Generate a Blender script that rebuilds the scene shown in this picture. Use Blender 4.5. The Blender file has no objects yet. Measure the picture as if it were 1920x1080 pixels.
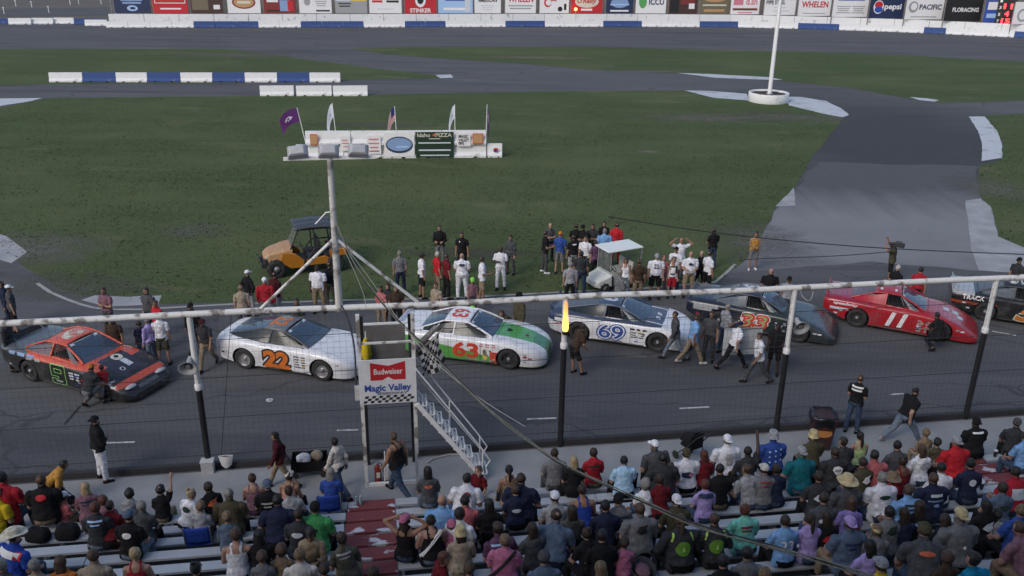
import bpy, bmesh, math, random
from mathutils import Vector, Matrix, noise
from mathutils.bvhtree import BVHTree
random.seed(7)
R = math.radians
V = Vector
sc = bpy.context.scene
COL = sc.collection

# ------------------------------------------------------------------ camera, sky, sun, exposure
CAM_H = 12.75; FPX = 1681.0; PITCH = R(21.73); ROLL = R(0.73)
FW = V((0, math.cos(PITCH), -math.sin(PITCH)))
_r0 = V((1, 0, 0)); _u0 = _r0.cross(FW)
RT = _r0 * math.cos(ROLL) + _u0 * math.sin(ROLL)
UP = RT.cross(FW)
CP = V((0, 0, CAM_H))
cam = bpy.data.cameras.new('camera'); cam_o = bpy.data.objects.new('camera', cam); COL.objects.link(cam_o)
cam.sensor_width = 36; cam.lens = FPX / 1920 * 36; cam.clip_start = .5; cam.clip_end = 3000
cam_o.matrix_world = Matrix(((RT.x, UP.x, -FW.x, CP.x), (RT.y, UP.y, -FW.y, CP.y), (RT.z, UP.z, -FW.z, CP.z), (0, 0, 0, 1)))
sc.camera = cam_o

w = bpy.data.worlds.new('World'); sc.world = w; w.use_nodes = True
nt = w.node_tree
sky = nt.nodes.new('ShaderNodeTexSky'); sky.sky_type = 'NISHITA'; sky.sun_disc = False
ROOF_Y = 2.2
SUN_EL, SUN_AZ = R(37), R(-142)
sky.sun_elevation = SUN_EL; sky.sun_rotation = SUN_AZ; sky.air_density = 1.0; sky.dust_density = 2.5; sky.ozone_density = 1.5
bg = nt.nodes['Background']; bg.inputs[1].default_value = .15
nt.links.new(sky.outputs[0], bg.inputs[0])
sun = bpy.data.lights.new('sun', 'SUN'); sun_o = bpy.data.objects.new('sun', sun); COL.objects.link(sun_o)
sun.energy = .85; sun.angle = R(22); sun.color = (1, .95, .9)
_d = V((math.sin(SUN_AZ) * math.cos(SUN_EL), math.cos(SUN_AZ) * math.cos(SUN_EL), math.sin(SUN_EL)))
sun_o.rotation_euler = _d.to_track_quat('Z', 'Y').to_euler(); sun_o.location = (0, -20, 60)
vs = sc.view_settings; vs.view_transform = 'Standard'; vs.look = 'None'; vs.gamma = 1; vs.exposure = 0.15; vs.use_curve_mapping = False

def ray(px, py):
    return (FW * FPX + RT * (px - 960) - UP * (py - 540)).normalized()
def P(px, py, z=0.0):                       # the point at height z seen at a pixel of the photograph
    d = ray(px, py); return CP + d * ((z - CAM_H) / d.z)
def D(px, py, dist):                        # the point at a distance along the view axis
    d = ray(px, py); return CP + d * (dist / d.dot(FW))

# ------------------------------------------------------------------ materials
MATS = {}
def _new(name):
    m = bpy.data.materials.new(name); m.use_nodes = True
    return m, m.node_tree.nodes, m.node_tree.links, m.node_tree.nodes['Principled BSDF']
def lin(c):                                 # sRGB 0..255 to linear
    return tuple((x / 255 / 12.92) if x / 255 <= .04045 else ((x / 255 + .055) / 1.055) ** 2.4 for x in c)
def M(name, col, rough=.7, metal=0, var=.12, scale=6.0, bump=0, emit=0, alpha=1, coat=0, spec=None):
    if name in MATS: return MATS[name]
    m, N, L, b = _new(name)
    b.inputs['Roughness'].default_value = rough; b.inputs['Metallic'].default_value = metal
    if coat: b.inputs['Coat Weight'].default_value = coat; b.inputs['Coat Roughness'].default_value = .08
    if spec is not None: b.inputs['Specular IOR Level'].default_value = spec
    if alpha < 1: b.inputs['Alpha'].default_value = alpha
    c = tuple(col) + (1,)
    if emit:
        b.inputs['Base Color'].default_value = c
        b.inputs['Emission Color'].default_value = c; b.inputs['Emission Strength'].default_value = emit
    elif var or bump:
        tc = N.new('ShaderNodeTexCoord'); nz = N.new('ShaderNodeTexNoise'); nz.inputs['Scale'].default_value = scale; nz.inputs['Detail'].default_value = 5
        L.new(tc.outputs['Object'], nz.inputs['Vector'])
        rp = N.new('ShaderNodeValToRGB'); rp.color_ramp.elements[0].position = .3; rp.color_ramp.elements[1].position = .7
        rp.color_ramp.elements[0].color = tuple(x * (1 - var) for x in col) + (1,)
        rp.color_ramp.elements[1].color = tuple(min(1, x * (1 + var)) for x in col) + (1,)
        L.new(nz.outputs[0], rp.inputs[0]); L.new(rp.outputs[0], b.inputs['Base Color'])
        if bump:
            bp = N.new('ShaderNodeBump'); bp.inputs['Strength'].default_value = bump; bp.inputs['Distance'].default_value = .02
            L.new(nz.outputs[0], bp.inputs['Height']); L.new(bp.outputs[0], b.inputs['Normal'])
    else:
        b.inputs['Base Color'].default_value = c
    MATS[name] = m; return m
def CL(name, col):                          # cloth
    return M('cloth_' + name, col, .9, 0, .30, 14, .5, spec=.2)
def mix_node(N, L, fac, a, bcol):
    mx = N.new('ShaderNodeMix'); mx.data_type = 'RGBA'
    if hasattr(fac, 'is_output') or isinstance(fac, bpy.types.NodeSocket): L.new(fac, mx.inputs[0])
    else: mx.inputs[0].default_value = fac
    for s, v in ((6, a), (7, bcol)):
        if isinstance(v, bpy.types.NodeSocket): L.new(v, mx.inputs[s])
        else: mx.inputs[s].default_value = tuple(v) + (1,)
    return mx.outputs[2]
def ramp(N, L, src, p0, p1):
    r = N.new('ShaderNodeMapRange'); r.inputs[1].default_value = p0; r.inputs[2].default_value = p1; L.new(src, r.inputs[0]); return r.outputs[0]
def nz(N, L, vec, scale, detail=5, sx=1, sy=1, rot=0, dist=0):
    mp = N.new('ShaderNodeMapping'); mp.inputs['Scale'].default_value = (sx, sy, 1); mp.inputs['Rotation'].default_value = (0, 0, rot)
    L.new(vec, mp.inputs[0]); n = N.new('ShaderNodeTexNoise'); n.inputs['Scale'].default_value = scale; n.inputs['Detail'].default_value = detail
    n.inputs['Distortion'].default_value = dist
    L.new(mp.outputs[0], n.inputs['Vector']); return n.outputs[0]
def worn(name, paint, under, lo=.58, hi=.64, scale=3.0, rough=.7, stretch=(1, 1), metal=0):   # chipped paint over a base
    if name in MATS: return MATS[name]
    m, N, L, b = _new(name); tc = N.new('ShaderNodeTexCoord').outputs['Object']
    a = nz(N, L, tc, scale, 8, *stretch); f = ramp(N, L, a, lo, hi)
    v = nz(N, L, tc, scale * 4, 4); pc = mix_node(N, L, v, [x * .82 for x in paint], [min(1, x * 1.1) for x in paint])
    L.new(mix_node(N, L, f, pc, under), b.inputs['Base Color']); b.inputs['Roughness'].default_value = rough; b.inputs['Metallic'].default_value = metal
    bp = N.new('ShaderNodeBump'); bp.inputs['Strength'].default_value = .3; bp.inputs['Distance'].default_value = .01
    L.new(v, bp.inputs['Height']); L.new(bp.outputs[0], b.inputs['Normal'])
    MATS[name] = m; return m
def paint(name, base, layers, rough=.28):   # car paint with printed colour areas given as half-space limits
    m, N, L, b = _new(name); tc = N.new('ShaderNodeTexCoord').outputs['Object']
    cur = tuple(base)
    for col, lims in layers:
        prod = None
        for lim in lims:
            a, b2, c, d = lim[:4]
            src = tc
            if len(lim) > 4:
                ab = N.new('ShaderNodeVectorMath'); ab.operation = 'ABSOLUTE'; L.new(tc, ab.inputs[0]); src = ab.outputs[0]
            dt = N.new('ShaderNodeVectorMath'); dt.operation = 'DOT_PRODUCT'; L.new(src, dt.inputs[0]); dt.inputs[1].default_value = (a, b2, c)
            g = N.new('ShaderNodeMath'); g.operation = 'GREATER_THAN'; L.new(dt.outputs['Value'], g.inputs[0]); g.inputs[1].default_value = -d
            if prod is None: prod = g.outputs[0]
            else:
                mu = N.new('ShaderNodeMath'); mu.operation = 'MULTIPLY'; L.new(prod, mu.inputs[0]); L.new(g.outputs[0], mu.inputs[1]); prod = mu.outputs[0]
        cur = mix_node(N, L, prod, cur, col)
    dirt = nz(N, L, tc, 3.5, 6); cur = mix_node(N, L, ramp(N, L, dirt, .5, 1.3), cur, (.16, .15, .14))
    L.new(cur, b.inputs['Base Color']); b.inputs['Roughness'].default_value = rough
    b.inputs['Coat Weight'].default_value = .5; b.inputs['Coat Roughness'].default_value = .1
    return m

# ------------------------------------------------------------------ mesh building
class MB:
    def __init__(s): s.v = []; s.f = []; s.m = []; s.s = []
    def add(s, vs, fs, mi=0, smooth=False, X=None):
        o = len(s.v)
        s.v += [(X @ V(p)) if X else V(p) for p in vs]
        for f in fs: s.f.append([i + o for i in f]); s.m.append(mi); s.s.append(smooth)
        return s
    def box(s, c, d, X=None, mi=0):
        c = V(c); h = V(d) / 2
        vs = [c + V((x * h.x, y * h.y, z * h.z)) for z in (-1, 1) for y in (-1, 1) for x in (-1, 1)]
        return s.add(vs, [(0, 2, 3, 1), (4, 5, 7, 6), (0, 1, 5, 4), (2, 6, 7, 3), (0, 4, 6, 2), (1, 3, 7, 5)], mi, False, X)
    def loft(s, rings, mi=0, smooth=True, cap=True, X=None, closed=True):
        n = len(rings[0]); vs = [p for r in rings for p in r]; fs = []
        for i in range(len(rings) - 1):
            for j in range(n if closed else n - 1):
                k = (j + 1) % n; fs.append((i * n + j, i * n + k, (i + 1) * n + k, (i + 1) * n + j))
        s.add(vs, fs, mi, smooth, X)
        if cap:
            s.add(rings[0], [tuple(range(n))[::-1]], mi, False, X); s.add(rings[-1], [tuple(range(n))], mi, False, X)
        return s
    def tube(s, pts, r, n=8, mi=0, X=None, cap=True, smooth=True):
        pts = [V(p) for p in pts]; rs = r if isinstance(r, (list, tuple)) else [r] * len(pts)
        rings = []; prev = None
        for i, p in enumerate(pts):
            t = (pts[min(i + 1, len(pts) - 1)] - pts[max(i - 1, 0)]).normalized()
            if prev is None: a = t.orthogonal().normalized()
            else: a = (prev - t * prev.dot(t)).normalized()
            prev = a; b = t.cross(a)
            rings.append([p + (a * math.cos(6.28318 * k / n) + b * math.sin(6.28318 * k / n)) * rs[i] for k in range(n)])
        return s.loft(rings, mi, smooth, cap, X)
    def bar(s, a, b, wd, ht, mi=0, X=None):     # rectangular bar
        a = V(a); b = V(b); t = (b - a).normalized(); u = t.cross(V((0, 0, 1)))
        u = u.normalized() if u.length > 1e-4 else V((1, 0, 0)); q = u.cross(t)
        return s.loft([[p + u * x * wd / 2 + q * y * ht / 2 for x, y in ((-1, -1), (1, -1), (1, 1), (-1, 1))] for p in (a, b)], mi, False, True, X)
    def lathe(s, prof, n=20, mi=0, X=None, smooth=True, cap=True):   # (radius, z) from bottom up
        return s.loft([[(r * math.cos(6.28318 * k / n), r * math.sin(6.28318 * k / n), z) for k in range(n)] for r, z in prof], mi, smooth, cap, X)
    def prism(s, poly, a, b, mi=0, X=None):     # polygon in x,y between z=a and z=b
        return s.loft([[(x, y, a) for x, y in poly], [(x, y, b) for x, y in poly]], mi, False, True, X)
    def grid(s, fn, nu, nv, mi=0, smooth=True, X=None):
        vs = [fn(i / nu, j / nv) for j in range(nv + 1) for i in range(nu + 1)]; w_ = nu + 1
        return s.add(vs, [(j * w_ + i, j * w_ + i + 1, (j + 1) * w_ + i + 1, (j + 1) * w_ + i) for j in range(nv) for i in range(nu)], mi, smooth, X)
    def ell(s, c, r, n=10, mi=0, X=None):
        c = V(c); rings = []
        k2 = max(4, n // 2 + 1)
        for i in range(k2 + 1):
            a = -1.5707 + 3.1415 * (i + .02) / (k2 + .04)
            rings.append([(c.x + r[0] * math.cos(a) * math.cos(6.28318 * k / n), c.y + r[1] * math.cos(a) * math.sin(6.28318 * k / n), c.z + r[2] * math.sin(a)) for k in range(n)])
        return s.loft(rings, mi, True, True, X)
    def mesh(s, name, sharp=None):
        me = bpy.data.meshes.new(name); me.from_pydata([tuple(p) for p in s.v], [], s.f)
        me.polygons.foreach_set('material_index', s.m); me.polygons.foreach_set('use_smooth', s.s); me.update()
        return me
    def obj(s, name, mats, parent=None, bevel=0, sharp=None, thick=0):
        me = s.mesh(name)
        if bevel:
            bm = bmesh.new(); bm.from_mesh(me); bmesh.ops.remove_doubles(bm, verts=bm.verts, dist=1e-5)
            es = [e for e in bm.edges if len(e.link_faces) == 2 and e.calc_face_angle(0) > .6]
            bmesh.ops.bevel(bm, geom=es, offset=bevel, segments=2, profile=.6, affect='EDGES'); bm.to_mesh(me); bm.free()
        if sharp: me.set_sharp_from_angle(angle=R(sharp))
        return link(name, me, mats, parent)
def link(name, me, mats, parent=None):
    for m in (mats if isinstance(mats, (list, tuple)) else [mats]): me.materials.append(m)
    o = bpy.data.objects.new(name, me); COL.objects.link(o)
    if parent is not None: o.parent = parent
    return o
def tag(o, label=None, cat=None, group=None, kind=None):
    for k, v in (('label', label), ('category', cat), ('group', group), ('kind', kind)):
        if v: o[k] = v
    return o
def thing(name, label, cat, loc=(0, 0, 0), rz=0, group=None):
    o = bpy.data.objects.new(name, None); COL.objects.link(o); o.location = loc; o.rotation_euler = (0, 0, rz); o.empty_display_size = .2
    return tag(o, label, cat, group)
KIDS = {}
def dup(root, loc, rz=0, label=None, group=None):
    def rec(o, p):
        c = o.copy(); COL.objects.link(c); c.parent = p
        for ch in [x for x in o.children]: rec(ch, c)
        return c
    c = rec(root, None); c.location = loc; c.rotation_euler = (0, 0, rz)
    if label: c['label'] = label
    if group: c['group'] = group
    return c
def pbox(name, c, d, mat, parent, bevel=0, X=None):
    return MB().box(c, d, X).obj(name, mat, parent, bevel)
_TX = {}
def text_mesh(st, bold=0.0, shear=0.0):      # unit outline of a string: verts, faces, width, height
    key = (st, bold, shear)
    if key not in _TX:
        cu = bpy.data.curves.new('t', 'FONT'); cu.body = st; cu.size = 1; cu.offset = bold; cu.shear = shear; cu.align_x = 'LEFT'; cu.resolution_u = 3; cu.space_line = .85
        ob = bpy.data.objects.new('t', cu); COL.objects.link(ob); bpy.context.view_layer.update()
        me = bpy.data.meshes.new_from_object(ob.evaluated_get(bpy.context.evaluated_depsgraph_get()))
        vs = [(v.co.x, v.co.y) for v in me.vertices]; fs = [tuple(p.vertices) for p in me.polygons]
        bpy.data.objects.remove(ob); bpy.data.curves.remove(cu); bpy.data.meshes.remove(me)
        x0 = min(v[0] for v in vs); x1 = max(v[0] for v in vs); y0 = min(v[1] for v in vs); y1 = max(v[1] for v in vs)
        _TX[key] = ([(v[0] - (x0 + x1) / 2, v[1] - (y0 + y1) / 2) for v in vs], fs, x1 - x0, y1 - y0)
    return _TX[key]
def put_text(mb, st, o, xd, yd, wd, ht, mi=0, bold=.02, shear=0):   # flat lettering centred on o
    vs, fs, tw, th_ = text_mesh(st, bold, shear); o = V(o); xd = V(xd); yd = V(yd)
    return mb.add([o + xd * (x * wd / tw) + yd * (y * ht / th_) for x, y in vs], fs, mi)

white_paint = M('white_paint', (.78, .78, .78), .55, var=.06)
steel = M('galvanised_steel', (.42, .44, .45), .45, .6, .15, 8)
black_paint = M('black_paint', (.015, .015, .017), .5, var=.2)
rubber = M('rubber', (.02, .02, .021), .85, var=.2)
white_pipe = worn('weathered_white_pipe', (.72, .72, .70), (.22, .20, .18), .53, .62, 3.4, .7)
dark_steel = M('dark_wire', (.04, .04, .045), .6, .3, var=.2)
conc_white = worn('whitewashed_concrete', (.74, .75, .76), (.36, .36, .36), .60, .74, 1.6, .85)
conc_blue = worn('blue_painted_concrete', (.035, .075, .23), (.16, .18, .22), .62, .78, 1.6, .8)

# ------------------------------------------------------------------ the ground
def flat(name, poly_px, mat, z, jit=.0, step=1.2, label=None):
    """a sheet on the ground whose outline is given by pixels of the photograph"""
    pts = [P(x, y) for x, y in poly_px]
    return sheet(name, pts, mat, z, jit, step)
def sheet(name, pts, mat, z, jit=0, step=1.2):
    out = []
    for i, a in enumerate(pts):
        b = pts[(i + 1) % len(pts)]; n = max(1, int((b - a).length / step)) if jit else 1
        for k in range(n):
            p = a.lerp(b, k / n)
            if jit: q = noise.noise_vector(p * .9 + V((3, 7, z * 90))) * jit + noise.noise_vector(p * .23) * jit * 1.5; p = p + V((q.x, q.y, 0))
            out.append(V((p.x, p.y, 0)))
    bm = bmesh.new(); vs = [bm.verts.new((p.x, p.y, z)) for p in out]
    es = [bm.edges.new((vs[i], vs[(i + 1) % len(vs)])) for i in range(len(vs))]
    bmesh.ops.triangle_fill(bm, use_beauty=True, use_dissolve=False, edges=es)
    for f in bm.faces:
        if f.normal.z < 0: f.normal_flip()
    me = bpy.data.meshes.new(name); bm.to_mesh(me); bm.free()
    return tag(link(name, me, mat), kind='structure')

def ground_mats():
    m, N, L, b = _new('dry_dirt'); tc = N.new('ShaderNodeTexCoord').outputs['Object']
    a = nz(N, L, tc, .05, 8); c = nz(N, L, tc, .9, 6)
    cc = mix_node(N, L, ramp(N, L, a, .35, .65), (.12, .10, .08), (.085, .082, .078)); L.new(mix_node(N, L, ramp(N, L, c, .4, .8), cc, (.16, .14, .115)), b.inputs['Base Color']); b.inputs['Roughness'].default_value = .95
    MATS['dirt'] = m
    m, N, L, b = _new('asphalt'); tc = N.new('ShaderNodeTexCoord').outputs['Object']
    fine = nz(N, L, tc, 40, 3); big = nz(N, L, tc, .12, 6, 1, 2.5, R(-8)); stre = nz(N, L, tc, .35, 5, .12, 1.6, R(-8.5))
    c = mix_node(N, L, ramp(N, L, big, .3, .7), (.082, .085, .093), (.108, .110, .116))
    c = mix_node(N, L, ramp(N, L, stre, .5, .72), c, (.048, .050, .056))
    gv = N.new('ShaderNodeVectorMath'); gv.operation = 'DISTANCE'; mp = N.new('ShaderNodeMapping'); mp.vector_type = 'POINT'; mp.inputs['Scale'].default_value = (.9, .62, 0); L.new(tc, mp.inputs[0]); L.new(mp.outputs[0], gv.inputs[0]); gv.inputs[1].default_value = (25.5 * .9, 60 * .62, 0)
    wob = N.new('ShaderNodeMath'); wob.operation = 'MULTIPLY_ADD'; L.new(big, wob.inputs[0]); wob.inputs[1].default_value = 7.0; L.new(gv.outputs['Value'], wob.inputs[2])
    pat = nz(N, L, tc, .9, 8, .5, 2.0, R(-8.5), .3); c = mix_node(N, L, ramp(N, L, pat, .56, .80), c, (.125, .125, .125))
    c = mix_node(N, L, ramp(N, L, wob.outputs[0], 18.0, 8.5), c, (.040, .043, .050))
    crk = N.new('ShaderNodeTexVoronoi'); crk.feature = 'DISTANCE_TO_EDGE'; crk.inputs['Scale'].default_value = .16; mpc = N.new('ShaderNodeMapping'); mpc.inputs['Scale'].default_value = (.45, 1.3, 1); mpc.inputs['Rotation'].default_value = (0, 0, R(-8)); dn_ = N.new('ShaderNodeVectorMath'); dn_.operation = 'ADD'; n3 = N.new('ShaderNodeTexNoise'); n3.inputs['Scale'].default_value = .8; L.new(tc, n3.inputs['Vector']); L.new(tc, mpc.inputs[0]); L.new(mpc.outputs[0], dn_.inputs[0]); L.new(n3.outputs[1], dn_.inputs[1]); L.new(dn_.outputs[0], crk.inputs['Vector'])
    c = mix_node(N, L, ramp(N, L, crk.outputs[0], .008, .002), c, (.058, .058, .062))
    c = mix_node(N, L, ramp(N, L, fine, .40, 1.1), c, (.15, .15, .15))
    L.new(c, b.inputs['Base Color']); b.inputs['Roughness'].default_value = .9; b.inputs['Specular IOR Level'].default_value = .22
    bp = N.new('ShaderNodeBump'); bp.inputs['Strength'].default_value = .25; bp.inputs['Distance'].default_value = .01; L.new(fine, bp.inputs['Height']); L.new(bp.outputs[0], b.inputs['Normal'])
    MATS['asphalt'] = m
    m, N, L, b = _new('pale_asphalt'); tc = N.new('ShaderNodeTexCoord').outputs['Object']
    fine = nz(N, L, tc, 30, 3); big = nz(N, L, tc, .22, 6); st = nz(N, L, tc, .5, 6, 2.6, .10, R(10)); sp = N.new('ShaderNodeSeparateXYZ'); L.new(tc, sp.inputs[0])
    yy = N.new('ShaderNodeMath'); yy.operation = 'MULTIPLY_ADD'; L.new(big, yy.inputs[0]); yy.inputs[1].default_value = 5.0; L.new(sp.outputs[1], yy.inputs[2])
    y2 = N.new('ShaderNodeMath'); y2.operation = 'MULTIPLY_ADD'; L.new(st, y2.inputs[0]); y2.inputs[1].default_value = 6.0; L.new(yy.outputs[0], y2.inputs[2])
    c = mix_node(N, L, ramp(N, L, big, .3, .7), (.165, .172, .188), (.215, .22, .235))
    c = mix_node(N, L, ramp(N, L, nz(N, L, tc, 1.2, 8), .5, .8), c, (.21, .21, .215))
    c = mix_node(N, L, ramp(N, L, y2.outputs[0], 47.0, 53.0), c, (.050, .053, .061))
    c = mix_node(N, L, ramp(N, L, yy.outputs[0], 39.0, 36.0), c, (.078, .081, .090))
    c = mix_node(N, L, ramp(N, L, fine, .4, 1), c, (.22, .22, .22)); L.new(c, b.inputs['Base Color']); b.inputs['Roughness'].default_value = .85
    MATS['pale'] = m
    m, N, L, b = _new('mown_grass'); tc = N.new('ShaderNodeTexCoord').outputs['Object']
    blade = nz(N, L, tc, 11, 8, 1, 1.5); mid = nz(N, L, tc, 1.6, 8, 1, 1.3, 0, .6); clump = nz(N, L, tc, 4.2, 6, 1, 1.4, .6, .4); big = nz(N, L, tc, .10, 6, 1, 1.5); mow = nz(N, L, tc, .55, 3, .03, 1.0, R(-4))
    dry = nz(N, L, tc, .20, 10, 1, 1.8, 0, .5)
    c = mix_node(N, L, ramp(N, L, blade, .30, .70), (.036, .054, .020), (.104, .136, .060))
    c = mix_node(N, L, ramp(N, L, clump, .46, .64), c, (.044, .064, .026))
    c = mix_node(N, L, ramp(N, L, mid, .38, .85), c, (.072, .104, .040))
    mo = N.new('ShaderNodeMath'); mo.operation = 'MULTIPLY'; mo.inputs[1].default_value = .45; L.new(ramp(N, L, mow, .42, .60), mo.inputs[0])
    c = mix_node(N, L, mo.outputs[0], c, (.082, .112, .050))
    c = mix_node(N, L, ramp(N, L, big, .42, .78), c, (.100, .122, .056))
    c = mix_node(N, L, ramp(N, L, dry, .60, .86), c, (.150, .150, .095))
    L.new(c, b.inputs['Base Color']); b.inputs['Roughness'].default_value = .95; b.inputs['Specular IOR Level'].default_value = .15
    bp = N.new('ShaderNodeBump'); bp.inputs['Strength'].default_value = .8; bp.inputs['Distance'].default_value = .06; L.new(blade, bp.inputs['Height']); L.new(bp.outputs[0], b.inputs['Normal'])
    MATS['grass'] = m
ground_mats()
M('concrete_slab', (.31, .32, .335), .85, var=.16, scale=1.3, bump=.1)
M('walkway_concrete', (.26, .27, .275), .88, var=.18, scale=.9, bump=.1)
worn('kerb_paint', (.50, .53, .57), (.25, .26, .28), .56, .75, .8, .8)
def soft_patch(name, col, cx, cy, rx, ry):
    m, N, L, b = _new(name); tc = N.new('ShaderNodeTexCoord').outputs['Object']; b.inputs['Base Color'].default_value = tuple(col) + (1,); b.inputs['Roughness'].default_value = .95
    mp = N.new('ShaderNodeMapping'); mp.inputs['Scale'].default_value = (1 / rx, 1 / ry, 0); L.new(tc, mp.inputs[0]); dv = N.new('ShaderNodeVectorMath'); dv.operation = 'DISTANCE'; L.new(mp.outputs[0], dv.inputs[0]); dv.inputs[1].default_value = (cx / rx, cy / ry, 0)
    n1 = nz(N, L, tc, .9, 9, 1, 1.4, 0, .4); s_ = N.new('ShaderNodeMath'); s_.operation = 'MULTIPLY_ADD'; L.new(n1, s_.inputs[0]); s_.inputs[1].default_value = 1.6; L.new(dv.outputs['Value'], s_.inputs[2])
    n2 = nz(N, L, tc, 7, 6); al = N.new('ShaderNodeMath'); al.operation = 'MULTIPLY'; L.new(ramp(N, L, s_.outputs[0], 1.95, 1.0), al.inputs[0]); L.new(ramp(N, L, n2, .25, .72), al.inputs[1]); L.new(al.outputs[0], b.inputs['Alpha']); return m
def soft_spot(name, px, rx, ry, col, z=.0145):
    p = P(*px); n = 28
    o = tag(MB().add([(p.x + 1.5 * rx * math.cos(6.28318 * k / n), p.y + 1.5 * ry * math.sin(6.28318 * k / n), z) for k in range(n)], [tuple(range(n))]).obj(name, soft_patch(name + '_%d' % px[0], col, p.x, p.y, rx, ry)), kind='structure'); return o

tag(MB().grid(lambda u, v: (-1500 + 3000 * u, -300 + 2300 * v, -.004), 2, 2).obj('ground', MATS['dirt']), kind='structure')
flat('racetrack', [(-500, 1300), (2500, 1150), (2700, 130), (1920, 69), (1700, 58), (1500, 52), (1000, 48), (240, 48), (140, 44), (-200, 40), (-700, 60)], MATS['asphalt'], .004)
flat('lawn', [(-260, 205), (0, 202), (60, 190), (100, 184), (400, 181), (700, 178), (1000, 172), (1280, 170), (1420, 182), (1480, 196), (1560, 214), (1582, 222),
     (1562, 245), (1530, 285), (1498, 335), (1478, 368), (1450, 395), (1438, 425), (1418, 462), (1400, 488), (1372, 508), (1352, 527), (1200, 540), (1060, 546), (860, 557), (640, 563), (440, 568), (310, 571),
     (180, 556), (120, 545), (90, 527), (50, 504), (20, 478), (-40, 440), (-260, 420)], MATS['grass'], .012, .10)
flat('lawn', [(-260, 100), (0, 92), (430, 92), (470, 97), (560, 110), (690, 126), (820, 142), (824, 146), (700, 150), (400, 156), (100, 158), (0, 160), (-260, 166)], MATS['grass'], .012, .14)
flat('lawn', [(655, 92), (740, 89), (1100, 89), (1440, 95), (1700, 104), (1920, 116), (2300, 150), (2300, 186), (1920, 189), (1760, 193), (1700, 184), (1600, 166), (1440, 149), (1280, 138), (1100, 130), (960, 118), (740, 104)], MATS['grass'], .012, .14)
flat('lawn', [(1848, 217), (1920, 213), (2200, 210), (2300, 420), (1980, 478), (1920, 466), (1872, 446), (1862, 420), (1856, 385), (1838, 376), (1836, 310), (1872, 300), (1881, 268)], MATS['grass'], .012, .10)
flat('pit_lane', [(1478, 372), (1512, 322), (1545, 304), (1836, 312), (1836, 374), (1850, 505), (1830, 510), (1620, 490), (1370, 512), (1418, 462), (1450, 398)], MATS['pale'], .008, .25)
flat('apron', [(1808, 376), (1838, 372), (1858, 388), (1870, 444), (1930, 470), (2010, 490), (2000, 520), (1835, 508), (1822, 470)], MATS['concrete_slab'], .016, .05, .5)
flat('apron', [(1454, 388), (1488, 352), (1492, 386)], MATS['concrete_slab'], .016, .05, .5)
flat('apron', [(1816, 219), (1846, 219), (1872, 248), (1880, 275), (1878, 296), (1840, 302), (1842, 270), (1834, 245)], MATS['kerb_paint'], .016, .06, .5)
flat('apron', [(-60, 425), (10, 443), (52, 472), (22, 494), (-60, 470)], MATS['concrete_slab'], .016, .05, .5)
flat('apron', [(155, 563), (180, 554), (240, 557), (304, 555), (297, 572), (200, 576)], MATS['concrete_slab'], .016, .05, .5)
soft_spot('dirt_patch', (52, 470), 3.2, 2.6, (.155, .15, .135)); soft_spot('dirt_patch', (120, 540), 3.5, 1.6, (.10, .105, .085), .0150); soft_spot('dirt_patch', (365, 432), 1.6, 1.2, (.115, .12, .10)); soft_spot('dirt_patch', (1430, 455), 2.2, 3.0, (.13, .13, .12), .0150); soft_spot('dirt_patch', (1470, 220), 6.5, 2.2, (.135, .135, .115)); soft_spot('dirt_patch', (1330, 222), 5.5, 2.0, (.15, .145, .115), .0152)
soft_spot('dirt_patch', (1005, 108), 6.5, 1.6, (.20, .18, .13)); soft_spot('dirt_patch', (440, 104), 8, 2.6, (.15, .14, .11)); soft_spot('dirt_patch', (1215, 285), .9, .5, (.22, .21, .17)); soft_spot('dirt_patch', (1390, 95), 10, .9, (.19, .18, .13)); soft_spot('dirt_patch', (880, 150), 5.0, 1.2, (.19, .19, .19), .0156); soft_spot('dirt_patch', (1225, 134), 5, .7, (.19, .18, .14)); soft_spot('dirt_patch', (1855, 352), 2.2, 2.8, (.13, .135, .11)); soft_spot('dirt_patch', (690, 235), 5, 1.1, (.10, .108, .080)); soft_spot('dirt_patch', (900, 475), 3.2, .8, (.085, .075, .058))
for i, q in enumerate([[(1282, 170), (1330, 171), (1400, 176), (1408, 189), (1340, 184)], [(1470, 182), (1500, 182), (1550, 190), (1582, 208), (1590, 216), (1580, 220), (1545, 214), (1478, 198)],
          [(1270, 137), (1330, 139), (1440, 145), (1468, 150), (1440, 150), (1340, 146)], [(1706, 182), (1740, 185), (1760, 188), (1752, 191), (1722, 188)], [(-60, 186), (80, 184), (60, 190), (0, 199), (-60, 204)], [(816, 141), (845, 140), (852, 146), (826, 147)]]):
    flat('painted_kerb', q, MATS['kerb_paint'], .020, .09, .6)
def stripe(name, px, wd, mat, z):
    pts = [P(x, y) for x, y in px]; L_ = []; R_ = []
    for i, p in enumerate(pts):
        t = (pts[min(i + 1, len(pts) - 1)] - pts[max(0, i - 1)]).normalized(); n = V((-t.y, t.x, 0)) * wd / 2; L_.append(p + n); R_.append(p - n)
    mb = MB(); vs = [V((p.x, p.y, z)) for ab in zip(L_, R_) for p in ab]
    mb.add(vs, [(2 * i + 1, 2 * i + 3, 2 * i + 2, 2 * i) for i in range(len(pts) - 1)]); return tag(mb.obj(name, mat), kind='structure')
line_paint = worn('line_paint', (.62, .62, .60), (.12, .12, .125), .5, .68, 2.5, .8)
for a in [(180, 832, 253, 830), (632, 808, 672, 807), (988, 787, 1043, 785), (1274, 767, 1330, 764), (1667, 741, 1694, 739), (1860, 622, 1905, 630), (2000, 716, 2060, 712)]:
    stripe('lane_marking', [(a[0], a[1]), (a[2], a[3])], .075, line_paint, .022)
edge_paint = worn('edge_line_paint', (.34, .35, .33), (.1, .1, .105), .5, .7, 1.5, .8)
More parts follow.
